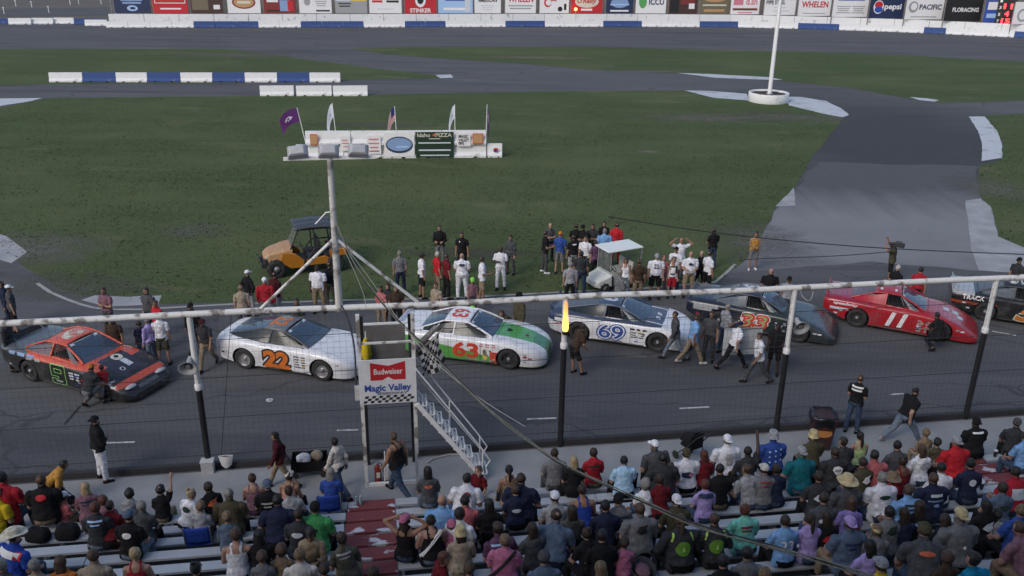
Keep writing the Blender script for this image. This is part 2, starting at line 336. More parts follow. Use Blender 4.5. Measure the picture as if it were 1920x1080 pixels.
stripe('edge_line', [(70, 532), (95, 549), (125, 562), (150, 571), (175, 578), (205, 581), (260, 581), (440, 571), (640, 564), (860, 559), (1060, 548), (1200, 542), (1340, 530), (1362, 512), (1378, 496)], .14, edge_paint, .022)
stripe('seam', [(120, 797), (140, 774), (150, 762)], .05, M('tar', (.03, .03, .032), .6), .022)

# short grass standing on the near lawns
def grass_blades():
    from mathutils.geometry import intersect_point_tri_2d
    src = [o for o in COL.objects if o.name.startswith('lawn')]; vs = []; fs = []; rnd = random.Random(3)
    for o in src:
        me = o.data
        for p in me.polygons:
            q = [me.vertices[i].co for i in p.vertices]; c = (q[0] + q[1] + q[2]) / 3; ar = p.area
            for sub in range(int(ar * 14) + (rnd.random() < ar * 14 % 1)):
                u, v = rnd.random(), rnd.random()
                if u + v > 1: u, v = 1 - u, 1 - v
                x = q[0].x + (q[1].x - q[0].x) * u + (q[2].x - q[0].x) * v; y = q[0].y + (q[1].y - q[0].y) * u + (q[2].y - q[0].y) * v
                if y > 72 or abs(x) > 8 + y * .62: continue
                if rnd.random() > min(1, (48 / y) ** 2): continue
                if noise.noise(V((x * .35, y * .35, 0))) < -.22: continue
                h = rnd.uniform(.025, .055); a_ = rnd.uniform(-1.4, 1.4); w_ = rnd.uniform(.03, .075); dx, dy = math.cos(a_) * w_, math.sin(a_) * w_; lx, ly = rnd.uniform(-.05, .05), rnd.uniform(-.05, .05); n = len(vs)
                vs += [(x - dx, y - dy, .010), (x + dx, y + dy, .010), (x + dx * .5 + lx, y + dy * .5 + ly, h), (x - dx * .6 + lx, y - dy * .6 + ly, h * .8)]; fs.append((n, n + 1, n + 2, n + 3))
    me = bpy.data.meshes.new('grass'); me.from_pydata(vs, [], fs); me.normals_split_custom_set_from_vertices([(0, 0, 1)] * len(vs)); tag(link('grass', me, MATS['grass']), 'short mown grass standing on the infield lawn', 'grass', kind='stuff')
grass_blades()
# ------------------------------------------------------------------ barriers
def barrier_mesh(L):
    mb = MB(); pr = [(-.28, .09), (.28, .09), (.28, .14), (.14, .34), (.09, .81), (-.09, .81), (-.14, .34), (-.28, .14)]
    c = .02
    mb.loft([[(x, y * (1 - .12 * e), z - (0 if z < .5 else .015 * e)) for y, z in pr] for x, e in ((-L / 2, 1), (-L / 2 + c, 0), (L / 2 - c, 0), (L / 2, 1))], 0, False)
    for x0, x1 in ((-L / 2 + .02, -L * .3), (-L * .22, L * .22), (L * .3, L / 2 - .02)):
        mb.box(((x0 + x1) / 2, 0, .0455), (x1 - x0, .54, .089))
    return mb
_bm = {}
def barrier(c, ang, L, mat, label, group, z=0, rx=0):
    k = (round(L, 2), mat.name)
    if k not in _bm: me = barrier_mesh(L).mesh('concrete_barrier'); me.materials.append(mat); _bm[k] = me
    o = bpy.data.objects.new('concrete_barrier', _bm[k]); COL.objects.link(o); o.location = (c.x, c.y, z); o.rotation_euler = (rx, 0, ang)
    return tag(o, label, 'barrier', group)
def bar_px(x0, x1, y0, y1, mat, label, group, z=0, gap=.03):
    a = P(x0, y0); b = P(x1, y1); d = b - a
    return barrier((a + b) / 2, math.atan2(d.y, d.x), d.length - gap, mat, label, group, z)
rowx = [94, 157, 219, 278, 340, 400, 460, 521, 581, 639]
ords = ['first from the left', 'second from the left', 'third from the left', 'fourth from the left', 'middle one', 'fourth from the right', 'third from the right', 'second from the right', 'rightmost']
for i in range(9):
    wht = i % 2 == 0
    bar_px(rowx[i], rowx[i + 1], 153.5, 153.5, conc_white if wht else conc_blue, ('white' if wht else 'blue') + ' concrete barrier in the row beside the inner track, ' + ords[i], 'barriers beside the inner track')
for i, (a, b) in enumerate(((488, 552), (556, 623), (625, 690))):
    bar_px(a, b, 179.5, 179, conc_white, 'white concrete barrier at the infield edge, ' + ('left one with a broken lower corner' if i == 0 else ['', 'middle of three', 'right end of three'][i]), 'three white barriers at the infield edge')
# far wall: points along its foot
wall_px = [(200, 51.5), (390, 51.5), (700, 51), (1000, 50), (1200, 50), (1380, 51), (1500, 54), (1600, 57), (1700, 60.5), (1800, 65), (1920, 71), (2060, 80)]
wall = [P(x, y) for x, y in wall_px]
def along(pts, step):
    out = []; cur = pts[0]; i = 0; need = step; res = [pts[0]]
    while i < len(pts) - 1:
        d = (pts[i + 1] - cur).length
        if d < need: need -= d; i += 1; cur = pts[i]
        else: cur = cur + (pts[i + 1] - cur).normalized() * need; res.append(cur); need = step
    return res
bl = along(wall, 2.85)
blue_at = [(386, 466), (583, 660), (774, 848), (955, 1030), (1137, 1207), (1313, 1386), (1500, 1577), (1728, 1768), (1905, 1980)]
def proj(p):
    q = p - CP; z = q.dot(FW); return 960 + FPX * q.dot(RT) / z, 540 - FPX * q.dot(UP) / z
far_bars = []
for a, b in zip(bl, bl[1:]):
    m = (a + b) / 2; x, y = proj(m); d = b - a; isb = any(p - 4 < x < q + 4 for p, q in blue_at)
    far_bars.append((x, isb, barrier(m, math.atan2(d.y, d.x), d.length - .04, conc_blue if isb else conc_white, 'far barrier', 'blue barriers along the far wall' if isb else 'white barriers along the far wall')))
for x0, x1, y, wh in ((-120, -60, 45.5, 1), (-60, 17, 45.5, 0), (17, 60, 45.5, 1), (60, 101, 45, 1), (101, 140, 44.5, 1), (140, 170, 46, 0), (170, 200, 46, 0), (160, 202, 48.3, 1)):
    bn = globals().get('bn', 0) + 1
    bar_px(x0, x1, y, y, conc_white if wh else conc_blue, ('white' if wh else 'blue') + ' concrete barrier on the far left bend, ' + ['cut by the picture edge', 'first', 'second', 'third', 'fourth', 'fifth', 'sixth', 'seventh'][bn - 1] + ' from the left', 'barriers on the far left bend')
wt = thing('boundary_wall', 'long white concrete wall along the far side of the track below the sponsor boards', 'wall')
back = [p + V((0, 1.1, 0)) for p in wall]
for a, b in zip(along(back, 4.6), along(back, 4.6)[1:]):
    d = b - a; X = Matrix.Translation((a + b) / 2) @ Matrix.Rotation(math.atan2(d.y, d.x), 4, 'Z')
    mb = MB().box((0, 0, .83), (d.length - .05, .25, 1.66)); mb.v = [X @ v for v in mb.v]; mb.obj('wall_panel', conc_white, wt, .02)
# ------------------------------------------------------------------ sponsor boards
ink = lambda n, c: M('print_' + n, c, .6, var=.05)
K = {'white': ink('white', (.75, .75, .76)), 'red': ink('red', (.50, .02, .03)), 'navy': ink('navy', (.018, .03, .085)), 'black': ink('black', (.015, .015, .016)), 'brown': ink('brown', (.06, .03, .025)),
     'tan': ink('tan', (.48, .28, .13)), 'maroon': ink('maroon', (.20, .03, .03)), 'grey': ink('grey', (.32, .33, .34)), 'yellow': ink('yellow', (.72, .52, .08)), 'blue': ink('blue', (.03, .08, .36)),
     'sky': ink('sky', (.35, .52, .78)), 'green': ink('green', (.10, .34, .10)), 'olive': ink('olive', (.16, .14, .09)), 'pink': ink('pink', (.62, .20, .26)), 'dgreen': ink('dgreen', (.012, .035, .02)), 'orange': ink('orange', (.55, .13, .06)), 'lblue': ink('lblue', (.22, .33, .55)), 'pale': ink('pale', (.55, .60, .66)), 'cream': ink('cream', (.62, .60, .50))}
brd = M('board_frame', (.20, .19, .18), .8)
def disc(mb, c, rx, ry, mi, n=20, y=0):
    mb.add([(c[0] + rx * math.cos(6.28318 * k / n), y, c[1] + ry * math.sin(6.28318 * k / n)) for k in range(n)], [tuple(range(n))], mi)
def rect(mb, x, z, w_, h, mi, y=0):
    mb.add([(x - w_ / 2, y, z - h / 2), (x + w_ / 2, y, z - h / 2), (x + w_ / 2, y, z + h / 2), (x - w_ / 2, y, z + h / 2)], [(0, 1, 2, 3)], mi)
def board(x0, x1, yb, ground, label, marks, h=2.9, z0=1.72, name='sponsor_board', setback=1.75, fy=None, cat='billboard', group='sponsor boards on the far wall'):
    """marks: ('t',text,colour,x,z,w,h) | ('r',colour,x,z,w,h) | ('d',colour,x,z,rx,ry); x in -1..1, z in 0..1 of the board"""
    wa = P(x0, yb); wb = P(x1, yb); d = (wb - wa); ang = math.atan2(d.y, d.x); c = (wa + wb) / 2 + V((-math.sin(ang), math.cos(ang), 0)) * setback
    L = d.length * ((c - CP).length / ((wa + wb) / 2 - CP).length)
    t = thing(name, label, cat, (c.x, c.y, 0), ang, group)
    pbox('panel', (0, 0, z0 + h / 2), (L, .06, h), K[ground], t)
    for x in (-L / 2 - .05, L / 2 + .05): pbox('post', (x, .08, (z0 + h) / 2), (.09, .1, z0 + h), brd, t)
    by = {}
    for mk in marks:
        by.setdefault(mk[2] if mk[0] == 't' else mk[1], []).append(mk)
    lay = 0
    for col, ms in by.items():
        mb = MB(); kind = 'emblem'
        for mk in ms:
            lay += 1; yy = -.034 - .003 * lay
            if mk[0] == 't':
                _, s, cn, x, z, ww, hh = mk[:7]; kind = 'lettering'
                put_text(mb, s, (x * L / 2, yy, z0 + z * h), (1, 0, 0), (0, 0, 1), ww * L, hh * h, 0, .03, mk[7] if len(mk) > 7 else 0)
            elif mk[0] == 'r': rect(mb, mk[2] * L / 2, z0 + mk[3] * h, mk[4] * L, mk[5] * h, 0, yy)
            else: disc(mb, (mk[2] * L / 2, z0 + mk[3] * h), mk[4] * L, mk[5] * h, 0, 20, yy)
        mb.obj(kind, K[col], t)
    return t
def lines(col, x, z, w_, n, dz=.08, hh=.035):
    return [('r', col, x, z - i * dz, w_ * (1 - .13 * (i % 3)), hh) for i in range(n)]
foot = lambda x: (lambda i: wall_px[i][1] + (wall_px[i + 1][1] - wall_px[i][1]) * (x - wall_px[i][0]) / (wall_px[i + 1][0] - wall_px[i][0]))(max(i for i in range(len(wall_px) - 1) if wall_px[i][0] <= x))
B = [
 (213, 280, 'navy', 'navy blue board with pale lettering blocks and a swirl emblem at the left end', lines('lblue', 0, .72, .7, 3, .13, .09) + [('d', 'sky', 0, .22, .15, .13), ('d', 'navy', .02, .22, .08, .06)]),
 (286, 351, 'red', 'red board with a white lettered box, second from the left end', [('r', 'white', 0, .62, .88, .36), ('r', 'red', 0, .62, .84, .29), ('t', 'CRAFTSMAN', 'white', 0, .62, .74, .17), ('r', 'white', 0, .2, .6, .07)]),
 (357, 417, 'brown', 'dark brown photo board with a small pale paper, beside a red board', [('r', 'maroon', .5, .8, .4, .25), ('r', 'white', .62, .28, .2, .2), ('r', 'olive', -.4, .4, .5, .5)]),
 (427, 488, 'white', 'white board with a tan oval emblem', [('d', 'maroon', 0, .5, .36, .3), ('d', 'tan', 0, .5, .31, .24), ('r', 'cream', 0, .5, .4, .12)]),
 (495, 555, 'maroon', 'maroon board with white lettering and a colourful picture', lines('white', -.45, .72, .4, 2, .16, .11) + [('r', 'lblue', .3, .35, .3, .5), ('r', 'red', .66, .35, .18, .46), ('r', 'black', -.4, .12, .4, .07)]),
 (562, 622, 'white', 'white board with a grey wing emblem and small lines of text', [('d', 'grey', -.5, .55, .1, .2)] + lines('grey', .35, .85, .36, 6, .1, .04) + [('r', 'black', .45, .12, .42, .07)]),
 (630, 689, 'grey', 'grey board with a yellow patch in its upper right corner', [('r', 'yellow', .5, .76, .48, .4), ('r', 'pale', -.5, .76, .48, .4), ('r', 'cream', .5, .78, .3, .12)] + lines('black', -.4, .45, .4, 2, .12, .05)),
 (694, 754, 'white', 'white board with one small red and one small grey logo', [('r', 'red', -.5, .55, .32, .1), ('r', 'black', .45, .55, .38, .1), ('r', 'pale', 0, .2, .5, .04)]),
 (761, 819, 'red', 'red board with a white disc above white capitals', [('d', 'white', 0, .62, .17, .34), ('d', 'black', 0, .62, .1, .2), ('t', 'STINKER', 'white', 0, .13, .68, .2)]),
 (824, 888, 'sky', 'light blue board with a blue band near its top', [('r', 'blue', 0, .66, .6, .16), ('r', 'white', .1, .82, .4, .08), ('r', 'pale', .7, .5, .16, .9), ('r', 'white', 0, .2, .7, .12)]),
 (892, 941, 'white', 'white board with slanted black capitals', [('t', 'AMERICAN', 'black', 0, .62, .75, .2, .3)] + lines('pale', 0, .36, .5, 3, .1, .04)),
 (950, 1007, 'white', 'white board with red capitals, third white board left of the red one with a signature', [('t', 'WHELEN', 'red', 0, .66, .82, .27)] + lines('grey', 0, .35, .8, 2, .13, .06)),
 (1015, 1069, 'white', 'white board with a red swoosh and small black pictures', [('d', 'red', -.45, .5, .13, .22), ('d', 'white', -.4, .5, .1, .14), ('r', 'red', -.15, .6, .3, .05), ('d', 'black', .4, .2, .08, .12), ('r', 'black', .75, .3, .08, .3)]),
 (1074, 1132, 'red', 'red board with cream script lettering beside an amber lamp', [('d', 'cream', 0, .56, .38, .3), ('t', "O'Reilly", 'red', 0, .56, .62, .3, .25), ('r', 'white', 0, .17, .36, .1)]),
 (1140, 1190, 'navy', 'dark navy board with a pale blue mountain shape', [('d', 'lblue', 0, .5, .33, .24), ('r', 'sky', 0, .42, .7, .07), ('r', 'white', 0, .12, .68, .08)]),
 (1196, 1252, 'white', 'white board with a green leaf and dark capitals', [('d', 'green', -.55, .56, .13, .32), ('t', 'ICCU', 'navy', .35, .56, .5, .3)]),
 (1258, 1311, 'brown', 'dark brown photo board with a small pale paper, right of the leaf board', [('r', 'maroon', .3, .7, .5, .5), ('r', 'white', .6, .36, .2, .26), ('r', 'black', -.6, .5, .3, .9)]),
 (1316, 1371, 'olive', 'olive and tan board with cream lettering', [('d', 'tan', 0, .75, .38, .18), ('r', 'cream', 0, .8, .6, .1), ('r', 'cream', 0, .42, .8, .07), ('r', 'tan', 0, .16, .7, .12)]),
 (1375, 1428, 'white', 'white board with pink lettering and a line of digits', [('r', 'pink', -.5, .62, .34, .36), ('t', 'd.sh', 'pink', .42, .62, .4, .34), ('r', 'maroon', 0, .24, .86, .11), ('r', 'pink', 0, .08, .5, .05)]),
 (1438, 1496, 'white', 'white board with black stacked lettering behind the flagpole', [('t', 'MAGIC VALLEY\nPIPE STEEL', 'black', 0, .72, .9, .42), ('r', 'pale', 0, .36, .4, .06), ('r', 'pale', .1, .2, .5, .06)]),
 (1502, 1562, 'white', 'white board with red capitals, right of the flagpole', [('t', 'WHELEN', 'red', 0, .55, .82, .3), ('r', 'grey', 0, .12, .7, .04)]),
 (1567, 1632, 'white', 'white board with a slanted blue title over grey text', [('r', 'blue', 0, .86, .76, .17)] + lines('grey', -.4, .5, .4, 4, .1, .04) + lines('grey', .45, .5, .36, 4, .1, .04)),
 (1636, 1699, 'navy', 'dark navy board with a round three colour globe', [('d', 'white', -.5, .52, .15, .32), ('d', 'red', -.5, .62, .12, .17), ('d', 'blue', -.48, .4, .12, .15), ('r', 'white', -.5, .51, .24, .1), ('t', 'pepsi', 'white', .35, .5, .5, .34)]),
 (1704, 1773, 'white', 'white board with dark capitals and a grey ring', [('d', 'grey', -.62, .58, .13, .27), ('d', 'white', -.6, .6, .08, .17), ('t', 'PACIFIC', 'navy', .3, .58, .6, .25), ('r', 'grey', 0, .12, .7, .05)]),
 (1778, 1846, 'black', 'black board with white capitals', [('t', 'FLORACING', 'white', .1, .52, .72, .2)]),
 (1852, 1879, 'blue', 'narrow blue board with white lettering beside the score board', [('r', 'white', 0, .75, .7, .35), ('r', 'sky', 0, .3, .7, .2)]),
 (1907, 1975, 'white', 'white board with a grey ring at the right edge', [('d', 'grey', -.5, .4, .15, .3), ('d', 'white', -.5, .4, .1, .2)]),
]
SHORT = ['navy swirl', 'red lettered', 'brown photo', 'tan oval', 'maroon picture', 'grey wing', 'grey and yellow', 'small logos', 'white disc', 'light blue', 'slanted black capitals', 'left red capitals', 'red swoosh', 'cream script', 'blue mountain', 'green leaf', 'right brown photo', 'olive and tan', 'pink lettering', 'black stacked lettering', 'right red capitals', 'slanted blue title', 'round globe', 'grey ring', 'black capitals', 'narrow blue', 'right edge']
cnt = {}
for x, isb, o in far_bars:
    i = min(range(len(B)), key=lambda i: abs((B[i][0] + B[i][1]) / 2 - x)); key = (i, isb); cnt[key] = cnt.get(key, 0) + 1
    o['label'] = ('navy blue' if isb else 'white') + ' barrier ' + ['first', 'next', 'third', 'last', 'farthest'][min(4, cnt[key] - 1)] + ' below the ' + SHORT[i] + ' board on the far wall'
for x0, x1, g, lab, mk in B: board(x0, x1, (foot(x0) + foot(min(x1, 2000))) / 2, g, lab, mk)
# chain link behind the boards, and the score board with red digits
t = thing('score_board', 'black score board with glowing red digits at the upper right', 'scoreboard')
a = P(1883, 69.5); c = a + V((.6, 2.1, 0)); t.location = (c.x, c.y, 0); t.rotation_euler = (0, 0, R(-20))
pbox('cabinet', (0, 0, 4.0), (2.3, .3, 5.2), black_paint, t, .02); pbox('post', (0, .3, 1.4), (.2, .2, 2.8), steel, t)
led = M('red_led', (1, .03, .03), emit=5.0)
mb = MB()
for i, s in enumerate(('11', '4', '15')): put_text(mb, s, (.15, -.16, 3.7 - i * .98 + .2), (1, 0, 0), (0, 0, 1), .55 * len(s), .7, 0, .03)
mb.obj('digits', led, t)
mb = MB()
for i in range(4): put_text(mb, '13579'[i], (-.8, -.16, 4.6 - i * .9), (1, 0, 0), (0, 0, 1), .3, .4, 0, .02)
mb.obj('lettering', K['white'], t)
fl = thing('chain_link_fence', 'dim grey wire fence standing behind the sponsor boards', 'fence')
bk = [p + V((0, 3.2, 0)) for p in wall]
pts = along(bk, 3.0); mb = MB(); wires = MB()
for i, p in enumerate(pts): MB().tube([p, p + V((0, 0, 5.6))], .04, 6).obj('post', steel, fl)
for a, b in zip(pts, pts[1:]):
    for z in [.3 + .45 * k for k in range(12)]: wires.bar(a + V((0, 0, z)), b + V((0, 0, z)), .012, .012)
    for k in range(6): q = a.lerp(b, k / 6); wires.bar(q + V((0, 0, .3)), q + V((0, 0, 5.3)), .012, .012)
tag(wires.obj('wire_mesh', dark_steel, fl), kind='stuff')
bank = MB(); pts2 = [p + V((0, 4.2, 0)) for p in wall]
rings = [[p + V((0, dy, dz + .5 * noise.noise(p * .2 + V((dy, 0, 0))))) for p in pts2] for dy, dz in ((0, -.3), (2.5, 1.6), (6, 3.4), (12, 4.4), (30, 4.8), (60, 4.5))]
bank.loft(rings, 0, True, False, closed=False); tag(bank.obj('earth_bank', MATS['dirt']), kind='structure')
# service road and low lights at the top left
flat('service_road', [(-300, 34), (205, 30), (205, 13), (-300, 22)], MATS['asphalt'], .006)
lt = M('amber_lamp', (1, .45, .08), emit=8.0)
def beacon(p, label, h=1.0, r=.16):
    t = thing('caution_light', label, 'lamp', p, 0, 'amber caution lights on the far wall')
    MB().tube([(0, 0, 0), (0, 0, h)], .04, 6).obj('post', steel, t); MB().lathe([(r * .7, h), (r, h + .1), (r, h + .22), (r * .5, h + .34)], 12).obj('lens', lt, t)
p = P(200, 46); beacon((p.x, p.y + 2.2, 0), 'small amber light at the left end of the sponsor boards', 3.55)
p = P(1079, 50); beacon((p.x, p.y + .8, 1.64), 'small amber light in front of the red board with script lettering', .55, .2)
p = P(210, 47); t = thing('light_mast', 'thin white mast at the left end of the sponsor boards', 'mast', (p.x, p.y + 1.8, 0)); MB().tube([(0, 0, 0), (0, 0, 5)], [.09, .07], 8).obj('pole', white_paint, t); pbox('foot_plate', (0, 0, .02), (.4, .4, .04), steel, t)
# small marker posts beyond the wall, top left
for i, (x, y) in enumerate([(30, 12), (60, 14), (92, 24), (132, 9), (148, 8), (8, 26), (190, 8)]):
    p = P(x, y); t = thing('marker_post', 'tiny pale marker post on the dirt at the top left, ' + ['third', 'fourth', 'fifth', 'sixth', 'seventh', 'first', 'last'][i] + ' from the left', 'marker', p, 0, 'marker posts at the top left'); MB().tube([(0, 0, 0), (0, 0, .9)], .06, 6).obj('post', white_paint, t); pbox('cap', (0, 0, .95), (.2, .2, .1), white_paint, t)

# ------------------------------------------------------------------ flagpole in its planter
p = P(1440, 190); t = thing('planter', 'round white concrete planter full of dark soil beside the inner track', 'planter', (p.x, p.y, 0))
r = 1.62
MB().lathe([(r * .98, 0), (r, .05), (r, .70), (r - .02, .74), (r - .14, .74), (r - .16, .70), (r - .16, .5)], 40, cap=False).obj('rim', conc_white, t, sharp=40)
MB().grid(lambda u, v: ((lambda rr, a: (rr * math.cos(a), rr * math.sin(a), .6 + .06 * noise.noise(V((rr * math.cos(a) * 2, rr * math.sin(a) * 2, 0)))))((r - .15) * v, 6.2832 * u)), 28, 6).obj('soil', M('soil', (.05, .035, .028), .95, var=.4, scale=5, bump=.6), t)
t = thing('flagpole', 'tall white flagpole rising from the round planter', 'flagpole', (p.x + .05, p.y, 0)); MB().tube([(0, 0, .55), (0, 0, 6), (0, 0, 16)], [.17, .145, .08], 14).obj('pole', white_paint, t); MB().lathe([(.26, .6), (.26, .68), (.18, .72)], 14).obj('collar', steel, t)
MB().tube([(-.2, -.12, 1.2), (-.2, -.12, 15)], .012, 5).obj('halyard', white_paint, t)

# ------------------------------------------------------------------ infield stage of stacked barriers
A = P(556, 296.5); Bq = P(912, 294); dd = (Bq - A); sang = math.atan2(dd.y, dd.x); sd = dd.normalized(); sn = V((sd.y, -sd.x, 0))
Lb = dd.length / 4
for i in range(4):
    barrier(A + sd * (Lb * (i + .5)), sang, Lb - .03, conc_white, 'white concrete barrier in the lower row of the infield stage, ' + ['left end', 'second from the left', 'third from the left', 'under the right end'][i], 'barriers of the infield stage')
A2 = P(572, 297); s0 = (A2 - A).dot(sd) + .1; L2 = (dd.length - s0) / 4
for i in range(4):
    barrier(A + sd * (s0 + L2 * (i + .5)), sang, L2 - .03, conc_white, 'white concrete barrier in the upper row of the infield stage, ' + ['left end', 'second from the left', 'third from the left', 'right end'][i], 'barriers of the infield stage', .813)
o = barrier(A + sd * (dd.length + .5), sang, .9, conc_white, 'short white concrete block with a round emblem at the right end of the stage', 'barriers of the infield stage')
mb = MB(); disc(mb, (0.05, .45), .17, .17, 0, 20, -.235); q = mb.obj('emblem', K['white'], o)
mb = MB(); disc(mb, (0.05, .5), .15, .09, 0, 20, -.238); mb.obj('emblem', K['red'], o); mb = MB(); disc(mb, (0.05, .40), .14, .08, 0, 20, -.238); mb.obj('emblem', K['blue'], o)
def banner(s0, s1, z0, z1, ground, label, marks, off=.31):
    t = thing('banner', label, 'banner', A + sd * ((s0 + s1) / 2) + sn * off, sang, 'banners on the infield stage'); L = s1 - s0; h = z1 - z0
    MB().grid(lambda u, v: ((u - .5) * L, .008 * math.sin(u * 9 + v * 4), z0 + h * v), 10, 4).obj('cloth', K[ground], t); lay = 0; by = {}
    for mk in marks: by.setdefault(mk[2] if mk[0] == 't' else mk[1], []).append(mk)
    for col, ms in by.items():
        mb = MB(); kind = 'emblem'
        for mk in ms:
            lay += 1; yy = -.012 - .004 * lay
            if mk[0] == 't': kind = 'lettering'; put_text(mb, mk[1], (mk[3] * L / 2, yy, z0 + mk[4] * h), (1, 0, 0), (0, 0, 1), mk[5] * L, mk[6] * h, 0, .02, mk[7] if len(mk) > 7 else 0)
            elif mk[0] == 'r': rect(mb, mk[2] * L / 2, z0 + mk[3] * h, mk[4] * L, mk[5] * h, 0, yy)
            else: disc(mb, (mk[2] * L / 2, z0 + mk[3] * h), mk[4] * L, mk[5] * h, 0, 24, yy)
        mb.obj(kind, K[col], t)
px2s = lambda x: (P(x, 295) - A).dot(sd)
banner(px2s(722), px2s(778), .12, 1.55, 'white', 'white banner with a blue oval emblem on the infield stage', [('d', 'navy', 0, .5, .45, .35), ('d', 'lblue', 0, .52, .41, .28), ('r', 'navy', -.1, .56, .4, .12), ('r', 'sky', .2, .42, .4, .08)])
banner(px2s(780), px2s(851), .04, 1.60, 'dgreen', 'dark green banner with cream lettering on the infield stage', [('t', 'Idaho   PIZZA', 'cream', 0, .88, .9, .15), ('d', 'orange', 0, .88, .05, .05)] + [('r', 'cream', 0, .74, .3, .03)] + [('r', 'pale', 0, .58, .84, .05), ('r', 'pale', 0, .30, .84, .06), ('r', 'pale', 0, .10, .76, .05)])
banner(px2s(857), px2s(882), .72, 1.5, 'white', 'small white banner with black stacked lettering on the infield stage', [('t', 'MAGIC\nVALLEY\nPIPE', 'black', 0, .5, .8, .8)])
banner(px2s(886), px2s(906), .85, 1.5, 'orange', 'orange square banner at the right end of the infield stage', [('r', 'tan', 0, .5, .85, .8)])
banner(px2s(586), px2s(600), .85, 1.5, 'orange', 'orange square banner at the left end of the infield stage', [('r', 'tan', 0, .5, .8, .8)])
banner(px2s(641), px2s(660), .5, 1.4, 'white', 'white banner with faint red print behind the lamp bar', [('r', 'pink', -.1, .7, .6, .06), ('r', 'pink', 0, .5, .7, .06), ('r', 'pink', .1, .28, .5, .06)])
banner(px2s(690), px2s(716), .3, 1.4, 'white', 'white banner with red print left of the blue oval', [('r', 'pink', 0, .8, .7, .07), ('r', 'pink', 0, .58, .75, .07), ('r', 'pink', 0, .36, .6, .07), ('r', 'maroon', 0, .16, .7, .05)])
def flagcloth(name, label, s, hang, mats, X0, ax, lean=0.0, h=2.6, wd=1.3, drop=.9, marks=None):
    p = A + sd * s - sn * .35
    t = thing(name, label, 'flag', p, sang, 'flags behind the infield stage')
    MB().tube([(0, 0, 0), (lean * 1.0, 0, h)], [.025, .02], 8).obj('pole', white_paint, t)
    top = V((lean, 0, h))
    def f(u, v):   # u out from the pole, v down
        droop = u * u * drop + .12 * math.sin(3 * v) * u; out = wd * u * (1 - .25 * u)
        return (top.x - (lean * v * .35) + ax * out * hang, .10 * math.sin(u * 7 + v * 3) * u, top.z - .05 - v * .8 - droop)
    o = MB().grid(f, 14, 8).obj('cloth', mats, t)
    uv = o.data.uv_layers.new(name='uv')
    for pl in o.data.polygons:
        for li in pl.loop_indices:
            vi = o.data.loops[li].vertex_index; uv.data[li].uv = ((vi % 15) / 14, 1 - (vi // 15) / 8)
    return t
def stripes_mat():
    m, N, L, b = _new('striped_flag'); uvn = N.new('ShaderNodeUVMap'); sp = N.new('ShaderNodeSeparateXYZ'); L.new(uvn.outputs[0], sp.inputs[0])
    mu = N.new('ShaderNodeMath'); mu.operation = 'MULTIPLY'; mu.inputs[1].default_value = 6.5; L.new(sp.outputs[1], mu.inputs[0]); fr = N.new('ShaderNodeMath'); fr.operation = 'FRACT'; L.new(mu.outputs[0], fr.inputs[0])
    g = N.new('ShaderNodeMath'); g.operation = 'GREATER_THAN'; g.inputs[1].default_value = .5; L.new(fr.outputs[0], g.inputs[0])
    c = mix_node(N, L, g.outputs[0], (.6, .58, .58), (.42, .03, .05))
    a1 = N.new('ShaderNodeMath'); a1.operation = 'LESS_THAN'; a1.inputs[1].default_value = .4; L.new(sp.outputs[0], a1.inputs[0]); a2 = N.new('ShaderNodeMath'); a2.operation = 'GREATER_THAN'; a2.inputs[1].default_value = .46; L.new(sp.outputs[1], a2.inputs[0])
    mm = N.new('ShaderNodeMath'); mm.operation = 'MULTIPLY'; L.new(a1.outputs[0], mm.inputs[0]); L.new(a2.outputs[0], mm.inputs[1])
    L.new(mix_node(N, L, mm.outputs[0], c, (.02, .03, .13)), b.inputs['Base Color']); b.inputs['Roughness'].default_value = .9; return m
def logo_mat(name, base, mark):
    m, N, L, b = _new(name); uvn = N.new('ShaderNodeUVMap').outputs[0]; gr = N.new('ShaderNodeVectorMath'); gr.operation = 'DISTANCE'; mp = N.new('ShaderNodeMapping'); mp.inputs['Scale'].default_value = (1, 1.4, 1); L.new(uvn, mp.inputs[0])
    L.new(mp.outputs[0], gr.inputs[0]); gr.inputs[1].default_value = (.5, .7, 0); g = N.new('ShaderNodeMath'); g.operation = 'LESS_THAN'; g.inputs[1].default_value = .2; L.new(gr.outputs['Value'], g.inputs[0])
    n1 = nz(N, L, uvn, 9, 2); g2 = N.new('ShaderNodeMath'); g2.operation = 'GREATER_THAN'; g2.inputs[1].default_value = .5; L.new(n1, g2.inputs[0]); mm = N.new('ShaderNodeMath'); mm.operation = 'MULTIPLY'; L.new(g.outputs[0], mm.inputs[0]); L.new(g2.outputs[0], mm.inputs[1])
    L.new(mix_node(N, L, mm.outputs[0], base, mark), b.inputs['Base Color']); b.inputs['Roughness'].default_value = .9; return m
pur = logo_mat('purple_flag', (.085, .02, .13), (.6, .55, .65)); whf = logo_mat('white_flag', (.62, .66, .74), (.25, .33, .5))
flagcloth('flag', 'purple flag streaming left at the left end of the stage', px2s(579), 1.0, pur, 0, -1, -.5, 2.95, 1.45, .75)
flagcloth('flag', 'white flag hanging second from the left behind the stage', px2s(634), .45, whf, 0, -1, -.18, 3.2, 1.2, 1.35)
flagcloth('flag', 'red and white striped flag with a blue canton in the middle of the stage', px2s(746), .5, stripes_mat(), 0, -1, -.1, 3.0, 1.3, 1.45)
flagcloth('flag', 'white flag hanging second from the right behind the stage', px2s(854), .45, whf, 0, -1, 0.0, 3.1, 1.1, 1.2)
flagcloth('flag', 'purple flag hanging limp at the right end of the stage', px2s(911), .22, pur, 0, 1, .1, 3.1, .8, 1.35)

